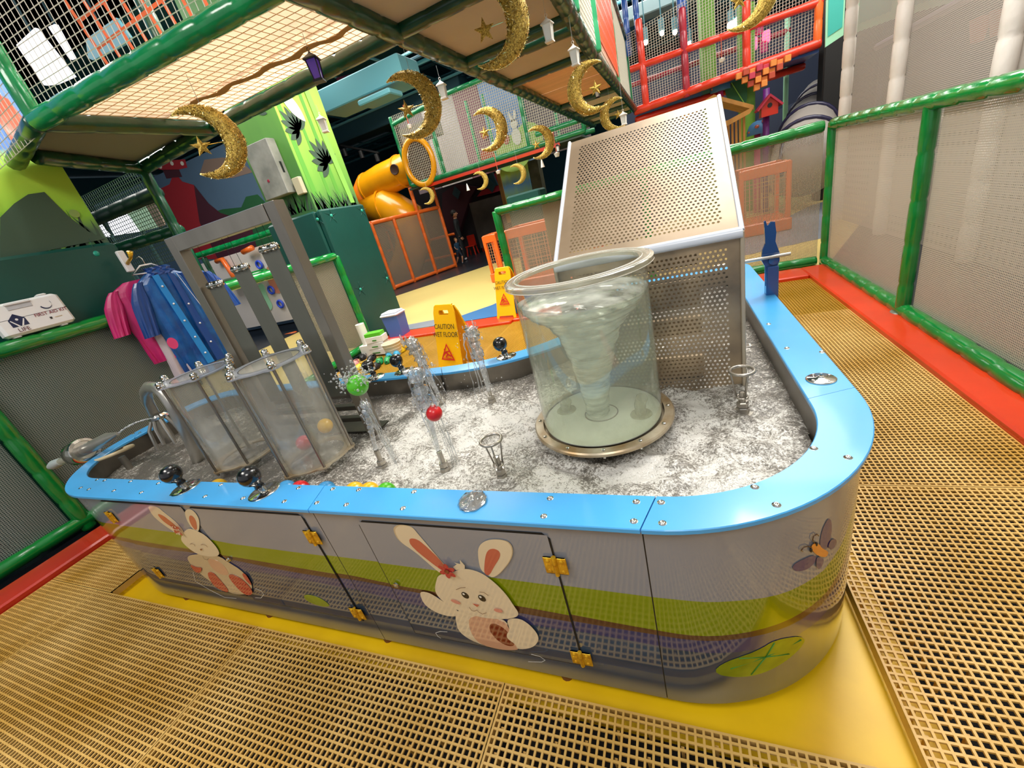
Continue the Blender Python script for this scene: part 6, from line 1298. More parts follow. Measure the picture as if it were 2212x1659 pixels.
ht = thing('wooden_hut', 'wooden slatted hut with a pitched roof behind the metal screen', 'hut', (.9, 8.6, 0))
for sg, x in ((-1, .45), (1, 1.42)):
    pass
q0, q1, q2 = [(0.556,8.5,2.114),(0.955,8.5,2.007),(1.353,8.5,1.718)]
for k, (a, c) in enumerate((((.35, 1.93), (.82, 2.06)), ((.82, 2.06), (1.36, 1.76)))):
    for j in range(3):
        b = B(); b.slab([(a[0], 8.3 + j * .25, a[1]), (c[0], 8.3 + j * .25, c[1]), (c[0], 8.3 + j * .25, c[1] - .06), (a[0], 8.3 + j * .25, a[1] - .06)], (0, .24, 0)); b.obj('roof_board', 'wood', ht)
b = B(); b.slab([(1.36, 8.25, 1.74), (.84, 8.25, 1.62), (.84, 8.25, 1.54), (1.30, 8.25, 1.66)], (0, .05, 0)); b.obj('eave_board', 'wood', ht)
for k in range(5): b = B(); b.bbox((1.02 + k * .055, 8.4, .83), (.034, .04, 1.66), .004); b.obj('wall_slat', 'wood', ht)
b = B(); b.bbox((.98, 8.36, .83), (.05, .05, 1.66), .004); b.obj('corner_post', 'wood', ht)
# grey tube slide with navy ribs
ts = thing('ribbed_tube_slide', 'grey enclosed slide with dark navy ribs, behind the right-hand fence corner', 'slide', (2.2, 9.4, 0))
TP = [Vector(q) for q in [(3.163,12.0,1.797),(2.915,11.2,1.592),(2.643,10.4,1.387),(2.395,9.6,1.179),(2.191,8.9,0.958),(2.056,8.4,0.649)]]
b = B(); b.tube(TP, [.30, .34, .38, .42, .46, .48], 20); b.obj('tube', 'tube_grey', ts, smooth=True)
for i in (1, 2, 3, 4):
    ax = (TP[i + 1] - TP[i - 1]).normalized(); Rm = ax.to_track_quat('Z', 'Y').to_matrix(); r_ = [.30, .34, .38, .42, .46, .48][i] + .01; b = B(); b.tube([TP[i] + Rm @ Vector((r_ * cos(a), r_ * sin(a), 0)) for a in [2 * pi * k / 28 for k in range(28)]], .032, 8, closed=True); b.obj('rib', 'rib_navy', ts, smooth=True)
for off in (-.5, .35):
    pts = []
    for i in range(6):
        ax = (TP[min(i + 1, 5)] - TP[max(i - 1, 0)]).normalized(); Rm = ax.to_track_quat('Z', 'Y').to_matrix(); r_ = [.30, .34, .38, .42, .46, .48][i] + .01; pts.append(TP[i] + Vector((-cos(off) * r_ * .8, -.5 * r_, sin(.6 + off) * r_ * .6)))
    b = B(); b.tube(pts, .028, 8); b.obj('spine', 'rib_navy', ts, smooth=True)
bn = thing('rocking_bench', 'grey-purple bench beyond the back fence near the grey slide', 'bench', (2.75, 11.5, 0)); q = Vector((2.74,11.6,0.285))
b = B(); b.bbox((q.x, 11.6, .38), (.95, .4, .08), .02); b.obj('seat', 'lilac', bn)
for sx in (-.4, 0, .4): b = B(); b.bbox((q.x + sx, 11.6, .17), (.06, .36, .34), .01); b.obj('leg', 'rib_navy', bn)
b = B(); b.bbox((q.x, 11.78, .62), (.95, .05, .3), .02); b.obj('backrest', 'lilac', bn)
b = B(); b.slab([(-.8, 13, 0), (4.6, 13, 0), (4.6, 13, 3.6), (-.8, 13, 3.6)], (0, .1, 0)); m_ = struct(b, 'wall_far', 'wall_navy')
b = B(); b.slab([(1.2, 12.99, 0), (4.6, 12.99, 0), (4.6, 12.99, 1.7), (3.4, 12.99, 1.9), (2.2, 12.99, 1.7)], (0, -.004, 0)); b.obj('painted_hill', 'wall_grey2', m_)
b = B(); b.bbox((2.915,9.6,1.8), (.75, .3, 3.6), .02); tag(b.obj('dark_pillar', 'black'), 'black pillar left of the white padded posts', 'pillar')
# white posts and grey mesh wall beyond the right-hand fence
wm = thing('white_post_wall', 'tall white padded posts carrying grey mesh beyond the right fence', 'mesh wall', (2.2, 4, 0))
for y in (6.65, 5.41, 3.98, 2.5): pipe('post', (2.2, y * 1.09, 0), (2.2, y * 1.09, 4.2), .062, 'white_pad', wm, .3, 12, )
msheet((2.25, 7.2, 0), (2.25, .5, 0), (2.25, .5, 4.2), (2.25, 7.2, 4.2), 'mesh_grey', wm)
b = B(); b.tube([(2.6, 7.6, 1.95), (2.6, 5.2, 1.95)], .04, 8); b.obj('lilac_rail', 'lilac', wm)
for (y0_, y1_, z0_, z1_) in ((5.0, 7.6, 0, .55), (2.0, 4.6, .5, .72), (3.0, 7.0, .95, 1.02)):
    b = B(); b.bbox((3.4, (y0_ + y1_) / 2, (z0_ + z1_) / 2), (1.5, y1_ - y0_, z1_ - z0_), .03); tag(b.obj('play_platform', 'plat_beige'), {0: 'low beige platform behind the right-hand mesh, farthest back', .5: 'beige slab step behind the right-hand mesh, nearest', .95: 'thin long beige shelf behind the right-hand mesh'}[z0_], 'platform')
for (pts, l) in (([(2.322,8.6,2.236),(2.302,8.6,2.79),(2.524,8.6,2.712),(2.53,8.6,2.31)], 'teal panel with mint border between orange rail and white post'), ([(2.6,8.34,2.262),(2.6,8.433,2.641),(2.6,7.193,2.31),(2.6,7.189,2.139)], 'teal panel with mint border between the two white posts'), ([(2.6,6.82,2.091),(2.6,6.837,2.215),(2.6,5.908,1.967)], 'teal panel corner with mint border above the right mesh wall')):
    t = thing('teal_board', l, 'board', pts[0]); b = B(); nn = (0, .03, 0) if abs(pts[0][1] - pts[1][1]) < .01 else (.03, 0, 0); b.slab(pts, nn); b.obj('border', 'mint', t)
    c = sum((Vector(p) for p in pts), Vector()) / len(pts); sh = Vector((0, -.006, 0)) if nn[1] else Vector((-.006, 0, 0)); b = B(); b.slab([c + (Vector(p) - c) * .8 + sh + Vector((0, 0, .06)) for p in pts], tuple(-x * .1 for x in nn)); b.obj('panel', 'teal_panel', t)
for i, q in enumerate([(3.2,6.836,1.763),(3.2,6.516,1.754)]):
    b = B(); b.lathe([(.05, -.12), (.09, .1), (.085, .1), (.05, -.1)], q, 14); b.lathe([(.0001, -.12), (.05, -.12)], q, 14); tag(b.obj('wall_planter', 'print_coral', smooth='auto'), ['coral bucket hanging behind the right mesh, left of the pair', 'coral bucket hanging behind the right mesh, right of the pair'][i], 'bucket')

# ================================================================ SMALL THINGS
# first aid kit leaning on the left fence rail
fk = thing('first_aid_kit', 'white plastic first aid kit standing on the left fence rail', 'first aid kit', (-3.88, 1.42, 1.297))
K = Matrix.Rotation(radians(-6), 3, 'Y')
def kb(name, c, d, m, parent=fk, bev=.006): b = B(); o_ = Vector((-3.87, 1.43, 1.30)); cc = o_ + K @ Vector(c); b.bbox(cc, d, bev, ry=radians(-6)); return b.obj(name, m, parent)
kb('case', (0, 0, .105), (.075, .36, .205), 'white_plastic', bev=.015)
kb('seam', (.0, 0, .105), (.077, .356, .004), 'gap'); kb('handle_recess_shade', (.0375, -.03, .172), (.004, .12, .03), 'kit_shade'); kb('handle_bar', (.04, -.03, .192), (.01, .13, .012), 'white_plastic')  # grey slab paints in the shade of the hollow behind the handle
for y in (-.13, .11): kb('latch', (.0, y, .214), (.05, .05, .012), 'white_plastic'); kb('foot', (.0, y, -.002), (.05, .04, .008), 'white_plastic')
e1_ = K @ Vector((.0385, 0, 0)); rk = (pi / 2, 0, pi / 2)
def kt(nm, s_, size, y, z, m): o = text(nm, s_, size, Vector((-3.87, 1.43, 1.30)) + K @ Vector((.0388, y, z)), (pi / 2 - 0, 0, pi / 2), m, fk); return o
kt('printed_text', 'FIRST AID KIT', .028, .085, .085, 'kit_red'); kt('printed_text', 'LIFE', .034, -.085, .022, 'kit_redd')
def kpoly(nm, pts, m, k=0): b = B(); b.slab([Vector((-3.87, 1.43, 1.30)) + K @ Vector((.0382 + k * .0006, y, z)) for y, z in pts], (.0006, 0, 0)); return b.obj(nm, m, fk)
kpoly('printed_logo', [(-.125, .055), (-.045, .055), (-.045, .10), (-.085, .135), (-.125, .10)], 'kit_navy')
for sg in (-1, 1): kpoly('printed_logo', [(-.085 + sg * .003, .055), (-.085 + sg * .03, .098), (-.085 + sg * .034, .094), (-.085 + sg * .012, .055)], 'white_plastic', 1)
kpoly('printed_logo', ell(-.085, .098, .007, .007, 0, 12), 'white_plastic', 1)
ring_ = [(.085 + .032 * cos(a), .150 + .032 * sin(a)) for a in [radians(200 + k * 14) for k in range(14)]] + [(.089 + .029 * cos(a), .153 + .029 * sin(a)) for a in [radians(382 - k * 14) for k in range(14)]]
kpoly('printed_crescent', ring_, 'kit_navy', 1); kpoly('printed_mark', [(.06, .052), (.072, .052), (.072, .066), (.06, .066)], 'print_black', 1); kpoly('printed_mark', [(.085, .056), (.125, .056), (.125, .06), (.085, .06)], 'print_tan', 1)

# caution signs
def sign(x, y, rz, label, z=0.0, h=.62, ws=1.0):
    t = thing('wet_floor_sign', label, 'floor sign', (x, y, z), 'yellow wet floor signs'); R = Matrix.Rotation(rz, 3, 'Z')
    def P(u, v, w_): return Vector((x, y, z)) + R @ Vector((u * ws, v, w_))
    tl = .11
    def leg(sg, name):
        b = B(); y0_, y1_ = sg * .17, sg * .012
        def Q(u, s_): return P(u, y0_ + (y1_ - y0_) * s_, h * s_)
        out = [Q(-.145, 0), Q(-.135, .12), Q(-.115, .9), Q(-.10, .985), Q(-.08, 1), Q(.08, 1), Q(.10, .985), Q(.115, .9), Q(.135, .12), Q(.145, 0), Q(.11, 0), Q(.10, .05), Q(-.10, .05), Q(-.11, 0)]
        hole = [(-.05, .86), (.05, .86), (.055, .88), (.05, .92), (-.05, .92), (-.055, .88)]
        nrm = (out[5] - out[4]).cross(out[1] - out[4]).normalized() * .012 * -sg
        # two halves leave the hand-hole open
        up = [Q(-.115, .9), Q(-.10, .985), Q(-.08, 1), Q(.08, 1), Q(.10, .985), Q(.115, .9), Q(.055, .9), Q(.05, .93), Q(-.05, .93), Q(-.055, .9)]
        lo = [out[0], out[1], out[2], Q(-.055, .9), Q(-.05, .87), Q(.05, .87), Q(.055, .9), out[7], out[8], out[9], out[10], out[11], out[12], out[13]]
        b.slab(up, nrm); b.slab(lo, nrm); return b.obj(name, 'sign_yellow', t)
    leg(-1, 'front_leg'); leg(1, 'rear_leg')
    ang = math.atan2(h, .158); rot = Matrix.Rotation(rz, 4, 'Z') @ Matrix.Rotation(ang, 4, 'X')
    def F(u, s_, o=.0): q = P(u, -.17 + .158 * s_, h * s_); n = R @ Vector((0, -sin(ang), cos(ang))); return q + n * (.013 + o)
    for s_, tx in ((.69, 'CAUTION'), (.585, 'WET FLOOR')): o = text('printed_text', tx, .052 * ws, F(0, s_), rot.to_euler(), 'sign_black', t, .0006, sx=.95)
    b = B(); O = [(0, .50), (.075, .275), (-.075, .275)]; I = [(0, .465), (.055, .293), (-.055, .293)]
    for k in range(3):
        j = (k + 1) % 3; b.slab([F(O[k][0], O[k][1]), F(O[j][0], O[j][1]), F(I[j][0], I[j][1]), F(I[k][0], I[k][1])], F(0, .4, .001) - F(0, .4))
    b.obj('printed_triangle', 'sign_red', t)
    b = B(); d_ = F(0, .4, .0014) - F(0, .4)
    def seg(a, c, w_=.007): a, c = Vector(a), Vector(c); tt = (c - a).normalized(); n = Vector((-tt.y, tt.x * .25)) ; n2 = Vector((-(c - a).y * .6, (c - a).x)).normalized(); n2 = Vector((n2.x * w_, n2.y * w_ * 1.6)); b.slab([F(*(a + n2)), F(*(c + n2)), F(*(c - n2)), F(*(a - n2))], d_)
    seg((-.02, .385), (.012, .345)); seg((.012, .345), (.04, .33)); seg((.005, .35), (-.02, .315)); seg((-.015, .38), (-.04, .345)); seg((-.012, .385), (.022, .395), .005)
    b.slab([F(-.026 + .009 * cos(a), .412 + .015 * sin(a)) for a in [2 * pi * k / 10 for k in range(10)]], d_); b.slab([F(u, s_) for u, s_ in ((-.045, .302), (.045, .302), (.04, .308), (-.04, .308))], d_)
    b.obj('printed_figure', 'sign_red', t)
    b = B(); b.tube([P(-.09, 0, h - .008), P(.09, 0, h - .008)], .012, 10); b.obj('hinge', 'sign_yellow', t); return t
sign(-1.873, 3.1, -.35, 'yellow wet floor sign on the grating just behind the far rim', h=.66, ws=1.22)
sign(-1.93, 4.80, -.25, 'yellow wet floor sign by the end post of the back fence', z=.03, h=.60, ws=1.05)

# blue bin, kitchen roll, glove boxes, basket by the fence end
t = thing('lidded_bin', 'blue plastic bin with a white lid beside the teal padding', 'bin', (-3.75, 4.65, .0)); bx_, by_ = -3.62, 4.62
b = B(); vs = []; 
for z, s_ in ((.0, .11), (.33, .13)): vs += [(bx_ - s_, by_ - s_ * .8, z), (bx_ + s_, by_ - s_ * .8, z), (bx_ + s_, by_ + s_ * .8, z), (bx_ - s_, by_ + s_ * .8, z)]
b.add(vs, [(3, 2, 1, 0), (0, 1, 5, 4), (1, 2, 6, 5), (2, 3, 7, 6), (3, 0, 4, 7), (4, 5, 6, 7)]); b.obj('tub', 'bin_blue', t)
b = B(); b.bbox((bx_, by_, .345), (.29, .24, .035), .014); b.bbox((bx_, by_, .372), (.25, .20, .02), .009); b.obj('lid', 'bin_white', t)
def D3(px, py, z): return None
t = thing('paper_roll', 'upright white paper roll beside the glove boxes', 'paper roll', (-3.66, 3.98, .18)); b = B(); b.lathe([(.018, .27), (.055, .27), (.055, 0), (.018, 0)], (-3.66, 3.98, .15), 28); b.obj('roll', 'paper', t, smooth='auto'); b = B(); b.lathe([(.018, .27), (.018, 0), (.016, 0), (.016, .27)], (-3.66, 3.98, .151), 20); b.obj('core', 'wood', t, smooth='auto')
b = B(); b.bbox((-3.66, 3.98, .075), (.17, .15, .15), .004); tag(b.obj('cardboard_box', 'paper'), 'white carton under the paper roll', 'box')
gb = [(-3.46, 3.94, .02, 'paper', 'white glove box at the bottom of the stack'), (-3.46, 3.94, .10, 'paper', 'white glove box in the middle of the stack'), (-3.45, 3.94, .18, 'paper', 'white and green glove box on top of the stack')]
for i, (x, y, z, m, l) in enumerate(gb):
    t = thing('glove_box', l, 'box', (x, y, z), 'stacked glove boxes'); b = B(); b.bbox((x, y, z + .038), (.24, .13, .075), .003, rz=.08 * i); b.obj('carton', m, t)
    b = B(); b.box((x - .02, y - .068, z + .03), (.12, .003, .014)); b.obj('printed_strip', 'leaf_green', t)
    if i == 2: b = B(); b.bbox((x - .01, y, z + .10), (.22, .12, .045), .003, rz=.16); b.obj('green_lid', 'box_green', t)
t = thing('basket', 'cream plastic basket in front of the glove boxes', 'basket', (-3.22, 3.9, 0)); b = B(); b.lathe([(.085, 0), (.115, .16), (.12, .165), (.112, .165), (.082, .006), (.0001, .006)], (-3.2, 3.86, 0), 28); b.lathe([(.0001, 0), (.085, 0)], (-3.2, 3.86, 0), 28); b.obj('tub', 'basket', t, smooth='auto')
for z in (.05, .09, .13): b = B(); r_ = .085 + .03 * z / .16 + .002; b.tube([(-3.2 + r_ * cos(2 * pi * k / 28), 3.86 + r_ * sin(2 * pi * k / 28), z) for k in range(28)], .003, 5, closed=True); b.obj('rib', 'basket', t, smooth=True)
# foam clogs
def clog(x, y, rz, m, label, z=0):
    t = thing('foam_clog', label, 'clog', (x, y, z), 'foam clogs by the fence end'); R = Matrix.Rotation(rz, 3, 'Z'); sc = 1.05
    def P(u, v, w_): return Vector((x, y, z)) + R @ Vector((u * sc, v * sc, w_ * sc))
    b = B(); n = 22; foot = []
    for k in range(n): a = 2 * pi * k / n; u = .085 * cos(a); wv = .036 + .010 * cos(a); foot.append((u, wv * sin(a)))
    rings = [(0, .9), (.012, 1.0), (.022, .97)]; vs = [P(u * s_, v * s_, h) for h, s_ in rings for u, v in foot]; fs = [tuple(range(n - 1, -1, -1)), tuple(2 * n + k for k in range(n))] + [(i * n + k, i * n + (k + 1) % n, (i + 1) * n + (k + 1) % n, (i + 1) * n + k) for i in range(2) for k in range(n)]; b.add(vs, fs); b.obj('sole', m, t, smooth='auto')
    b = B(); vs = []; L_ = []
    for i in range(8):
        uu = .085 - i * .0165; wv = .044 * sqrt(max(.05, 1 - ((uu - .01) / .078) ** 2)) if uu > .02 else .042; hh = .022 + .030 * min(1, (i + .5) / 3.2)
        for k in range(9): a = pi * k / 8; vs.append(P(uu, wv * cos(a), .014 + hh * sin(a)))
        if i == 5: break
    b.add(vs, [(i * 9 + k, i * 9 + k + 1, (i + 1) * 9 + k + 1, (i + 1) * 9 + k) for i in range(5) for k in range(8)]); b.obj('toe_cap', m, t, smooth=True)
    b = B(); vs = []
    for k in range(13):
        a = pi / 2 + pi * k / 12; u, v = .07 * cos(a) - .008, .037 * sin(a); vs += [P(u, v, .018), P(u * 1.04, v * 1.05, .046)]
    b.add(vs, [(2 * k, 2 * k + 2, 2 * k + 3, 2 * k + 1) for k in range(12)]); b.obj('heel_wall', m, t, smooth=True)
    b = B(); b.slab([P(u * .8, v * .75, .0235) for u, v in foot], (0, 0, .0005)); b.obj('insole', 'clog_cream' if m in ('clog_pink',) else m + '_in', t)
    b = B(); b.tube([P(-.01 - .06 * sin(pi * k / 10), .04 * cos(pi * k / 10), .046 + .012 * sin(pi * k / 10)) for k in range(11)], .0035, 6); b.obj('strap', m, t, smooth=True)
CP = [(-3.724,4.03),(-3.638,4.1),(-3.449,4.016),(-3.137,3.931),(-3.145,3.817),(-3.225,3.781),(-3.697,3.857),(-3.481,3.761),(-3.248,3.61),(-3.134,3.623),(-3.634,3.631),(-3.456,3.5),(-3.255,3.419),(-3.191,3.468)]
CM = [('clog_cream', 'cream foam clog nearest the fence bottom rail'), ('clog_lime', 'pale lime foam clog beside the cream clog'), ('clog_lime', 'bright lime foam clog below the basket'), ('clog_yellow', 'yellow foam clog at the basket end of the pile'), ('clog_blue', 'pale blue foam clog beside the yellow one'), ('clog_blue', 'pale blue foam clog between green and lime ones'), ('clog_black', 'black foam clog at the left edge of the pile'), ('clog_black', 'black foam clog in the middle of the pile'), ('clog_green', 'dark green foam clog beside the black ones'), ('clog_green', 'dark green foam clog beside the pale blue ones'), ('clog_pink', 'pink foam clog at the near left of the pile'), ('clog_yellow', 'yellow foam clog at the near left of the pile'), ('clog_black', 'black foam clog nearest the blue rim'), ('clog_black', 'black foam clog right behind the rim knob')]
CL = [(p[0], p[1], m, l) for p, (m, l) in zip(CP, CM)]
rnd = random.Random(2)
for x, y, m, l in CL: clog(x, y, rnd.uniform(-.6, .5) - 1.2, m, l, .001)

# raincoats on the left fence
def tri(x): return abs((x / pi) % 2 - 1) * 2 - 1
def cloth(b, rows, R, N=60, ph=0, amp=1.0):
    """loft of flattened rings: rows = (centre, half width, half depth, fold depth)"""
    vs = []
    for i, (c, hw, hd, fd) in enumerate(rows):
        for k in range(N):
            a = 2 * pi * k / N; f_ = 1 + fd * amp * (.6 * tri(5 * a + ph + i * .10) + .4 * tri(11 * a + ph * 2 - i * .16)); vs.append(Vector(c) + R @ Vector((hd * sin(a) * f_, hw * cos(a) * (1 + .03 * tri(7 * a + i * .5)), 0)))
    n = len(rows); b.add(vs, [(i * N + k, i * N + (k + 1) % N, (i + 1) * N + (k + 1) % N, (i + 1) * N + k) for i in range(n - 1) for k in range(N)] + [tuple(range(N - 1, -1, -1))]); return b
def coat(cx, cy, ztop, w0, w1, h, m, label, name='raincoat', sleeve=True, seed=0, front=None, hood=None, yaw=-.35, slm=None):
    t = thing(name, label, 'raincoat', (cx, cy, ztop - h), 'raincoats on the hook'); rnd = random.Random(seed); R = Matrix.Rotation(yaw, 3, 'Z'); ph = rnd.uniform(0, 6)
    def P(u, v, z): return Vector((cx, cy, 0)) + R @ Vector((v, u, 0)) + Vector((0, 0, z))
    rows = []
    for i in range(20):
        f_ = i / 19; w_ = w0 / 2 + (w1 - w0) / 2 * f_
        if f_ < .13: w_ *= .34 + .66 * (f_ / .13) ** .75
        rows.append((P(0, 0, ztop - h * f_ + rnd.uniform(-.003, .003)), w_, .028 + .018 * f_, .10 + .55 * f_))
    b = B(); cloth(b, rows, R, 66, ph); b.obj('coat_body', m, t)
    for sg in ((-1, 1) if sleeve else ()):
        rows = []
        for i in range(14):
            f_ = i / 13; rows.append((P(sg * (w0 * .36 + w0 * .26 * f_ ** .7), .012 + .02 * f_, ztop - h * (.07 + .50 * f_)), .030 + .034 * min(1, f_ * 3) - .012 * f_, .020 + .012 * f_, .12 + .22 * f_))
        b = B(); cloth(b, rows, R, 36, ph + 1); b.obj('sleeve', slm or m, t)
    if front:
        b = B(); b.slab([P(-.05, .040, ztop - .03), P(-.01, .044, ztop - .03), P(.02, .070, ztop - h + .01), P(-.03, .068, ztop - h + .01)], R @ Vector((.006, 0, 0))); b.obj('button_placket', front, t)
        b = B(); b.slab([P(.05, .040, ztop - .03), P(.085, .036, ztop - .05), P(.10, .068, ztop - h + .01), P(.04, .070, ztop - h + .01)], R @ Vector((.005, 0, 0))); b.obj('front_edge', 'coat_navy', t)
        for k in range(5): f_ = .12 + k * .19; b = B(); b.lathe([(.0001, .006), (.006, .005), (.0075, 0)], P(-.03 + .025 * f_, .050 + .028 * f_, ztop - .03 - (h - .04) * f_), 10, rot=R @ Matrix.Rotation(pi / 2, 3, 'Y')); b.obj('snap_button', 'white_plastic', t, smooth=True)
        for k in range(3): f_ = .35 + k * .22; b = B(); b.lathe([(.0001, .006), (.006, .005), (.0075, 0)], P(.068, .046 + .028 * f_, ztop - .03 - (h - .04) * f_), 10, rot=R @ Matrix.Rotation(pi / 2, 3, 'Y')); b.obj('snap_button', 'white_plastic', t, smooth=True)
        b = B(); b.tube([P(.10, .05, ztop - .05), P(.135, .07, ztop - h * .42)], .0018, 5); b.obj('drawstring', 'white_plastic', t)
    if hood:
        b = B(); rows = [(P(.02 * (i % 2), -.01, ztop + .03 - i * .016), .075 + .008 * i, .035 + .003 * i, .35) for i in range(5)]; cloth(b, rows, R, 40, ph); b.obj('collar', hood, t)
    return t
coat(-3.76, 2.02, 1.47, .40, .34, .62, 'coat_pink', 'bright pink raincoat hanging at the back of the bunch', seed=3)
coat(-3.71, 2.05, 1.42, .20, .32, .78, 'coat_white', 'pale raincoat with a pink print under the blue one', sleeve=False, seed=5)
coat(-3.65, 2.14, 1.50, .40, .37, .78, 'coat_blue', 'blue raincoat with white snap buttons hanging in front', seed=8, front='coat_blue2', hood='coat_navy', slm='coat_navy')
coat(-3.74, 2.42, 1.46, .30, .26, .66, 'coat_navy', 'navy raincoat edge with pink trim, nearest the steel frame', seed=12)
b = B(); q = (-3.6,1.928,0.973); b.slab([(-3.585, y, z) for y, z in ell(q[1], q[2] , .035, .045)], (.003, 0, 0)); 
tag(b.obj('pink_print', 'pink'), 'pink cartoon-style patch on the pale raincoat', 'patch')
t = thing('coat_hanger', 'white plastic hanger holding the blue raincoat', 'hanger', (-3.7, 2.1, 1.5)); b = B(); b.tube([(-3.66, 1.98, 1.505), (-3.66, 2.06, 1.555), (-3.66, 2.14, 1.555), (-3.66, 2.22, 1.505), (-3.66, 2.10, 1.495)], .006, 8, closed=True); b.obj('bar', 'white_plastic', t, smooth=True); b = B(); b.tube([(-3.66, 2.1, 1.56), (-3.66, 2.1, 1.60), (-3.68, 2.1, 1.62), (-3.72, 2.1, 1.615)], .0035, 6); b.obj('hook', 'steel', t, smooth=True)
t = thing('wall_hook', 'cream knob hook above the raincoats', 'hook', (-3.85, 2.1, 1.55)); b = B(); b.bbox((-3.87, 2.1, 1.62), (.03, .05, .16), .006); b.obj('back_plate', 'white_plastic', t); b = B(); b.tube([(-3.86, 2.1, 1.6), (-3.78, 2.1, 1.63), (-3.75, 2.1, 1.67)], [.012, .01, .02], 10); b.obj('peg', 'brass', t, smooth=True)

# ================================================================ HANGING CRESCENTS AND LANTERNS
def hang_string(parent, p, z1, m='rope_string'): b = B(); b.tube([p, (p[0], p[1], z1)], .0012, 4); b.obj('string', m, parent)
def moon(c, size, flip, label, star=True, seed=0, ztop=2.3, dense=1):
    t = thing('crescent_ornament', label, 'crescent', c, 'gold tinsel crescents'); c = Vector(c); v = Vector((-c.x, -c.y)); yaw = atan2(v.y, v.x) + pi / 2 + .15 * sin(seed * 3); R = Matrix.Rotation(yaw, 3, 'Z'); rnd = random.Random(seed); r0 = size / 2
    def P(u, w_, d=0): return c + R @ Vector((u * flip, d, w_))
    N = 44; prof = []
    for k in range(N + 1):
        a = radians(-128 + 256 * k / N); th = r0 * .58 * max(.02, cos((k / N - .5) * pi)) ** .85; ro = r0; ctr = ro - th / 2; prof.append((a, ctr, th / 2))
    # puffy tinsel body
    b = B(); n = 12; vs = []
    for a, ctr, hw in prof:
        for j in range(n):
            q = 2 * pi * j / n; rr = ctr + hw * cos(q) * (1 + rnd.uniform(-.06, .06)); vs.append(P(rr * cos(a), rr * sin(a), hw * .75 * sin(q)))
    b.add(vs, [(i * n + j, i * n + (j + 1) % n, (i + 1) * n + (j + 1) % n, (i + 1) * n + j) for i in range(N) for j in range(n)]); b.obj('tinsel_body', 'gold', t)
    b = B(); s_ = r0 * .045
    for k in range(int(1300 * dense)):
        i = rnd.randrange(2, N - 1); a, ctr, hw = prof[i]; a += rnd.uniform(-.05, .05); q = rnd.uniform(0, 2 * pi); e_ = 1.03 + rnd.uniform(-.03, .06); rr = ctr + hw * cos(q) * e_; p = P(rr * cos(a), rr * sin(a), hw * .78 * sin(q) * e_); u = Vector((rnd.gauss(0, 1), rnd.gauss(0, 1), rnd.gauss(0, 1))).normalized() * s_ * rnd.uniform(.6, 1.5); w_ = u.cross(Vector((rnd.gauss(0, 1), rnd.gauss(0, 1), rnd.gauss(0, 1)))).normalized() * s_ * .35; b.add([p - u, p + w_, p + u], [(0, 1, 2)])
    b.obj('glitter', 'gold_bright', t, kind='stuff')
    b = B()
    for k in range(int(700 * dense)):
        i = rnd.randrange(2, N - 1); a, ctr, hw = prof[i]; a += rnd.uniform(-.05, .05); q = rnd.uniform(0, 2 * pi); e_ = 1.02 + rnd.uniform(-.02, .05); rr = ctr + hw * cos(q) * e_; p = P(rr * cos(a), rr * sin(a), hw * .78 * sin(q) * e_); u = Vector((rnd.gauss(0, 1), rnd.gauss(0, 1), rnd.gauss(0, 1))).normalized() * s_ * rnd.uniform(.6, 1.4); w_ = u.cross(Vector((rnd.gauss(0, 1), rnd.gauss(0, 1), rnd.gauss(0, 1)))).normalized() * s_ * .4; b.add([p - u, p + w_, p + u], [(0, 1, 2)])
    b.obj('dark_tinsel', 'gold_dark', t, kind='stuff')
    for rim_ in (1, -1):
        b = B(); b.tube([P((ctr + rim_ * hw) * cos(a), (ctr + rim_ * hw) * sin(a), -.0) for a, ctr, hw in prof], r0 * .014, 5); b.obj('edge_wire', 'gold_bright', t, smooth=True)
    if star:
        sc_ = P(-r0 * .22 * 1, -r0 * .08); b = B(); pts = []
        for k in range(10): rr = r0 * (.30 if k % 2 == 0 else .12); a = pi / 2 + k * pi / 5; pts.append(sc_ + R @ Vector((rr * cos(a), 0, rr * sin(a))))
        f_ = R @ Vector((0, -r0 * .07, 0)); n0 = b.add(pts + [sc_ + f_, sc_ - f_], [])
        for k in range(10): b.f += [(n0 + k, n0 + (k + 1) % 10, n0 + 10), (n0 + (k + 1) % 10, n0 + k, n0 + 11)]; b.mi += [0, 0]
        b.obj('star', 'gold', t)
        b = B(); b.tube([sc_ + R @ Vector((r0 * .15 * flip, 0, r0 * .03)), P(r0 * .62, -r0 * .02)], r0 * .01, 4); b.obj('star_wire', 'gold_bright', t)
    hang_string(t, P(r0 * .25, r0 * .96), max(ztop, c.z + .1)); return t
MN = [(-2.311,1.957,2.005),(-0.712,2.402,2.098),(-1.405,2.69,1.991),(-0.482,3.935,1.967),(-0.496,6.066,1.977),(-1.494,4.222,1.978),(-1.357,5.53,1.881),(-3.653,9.06,1.912),(-5.014,9.056,1.93),(-2.616,8.435,1.791),(0.559,3.651,2.106)]
ML = ['large gold crescent and star near the left column, opening left', 'largest gold crescent at the top centre, its star out of the frame', 'gold crescent and star in front of the green tower corner', 'gold crescent opening right with star and black lantern', 'small gold crescent opening right just above the metal screen', 'gold crescent in front of the tower net, over the picture board', 'small gold crescent left of the metal screen', 'tiny gold crescent in front of the playhouse roof', 'tiny gold crescent seen edge-on by the orange posts', 'tiny faint gold crescent over the mural column', 'dark gold crescent cut by the top edge, upper right']
for i, (c, l) in enumerate(zip(MN, ML)): moon(c, .36, -1 if i in (3, 4) else 1, l, star=i not in (7, 8, 9), seed=i + 1, ztop=2.32 if i < 7 else c[2] + .5, dense=1 if i < 7 else .3)
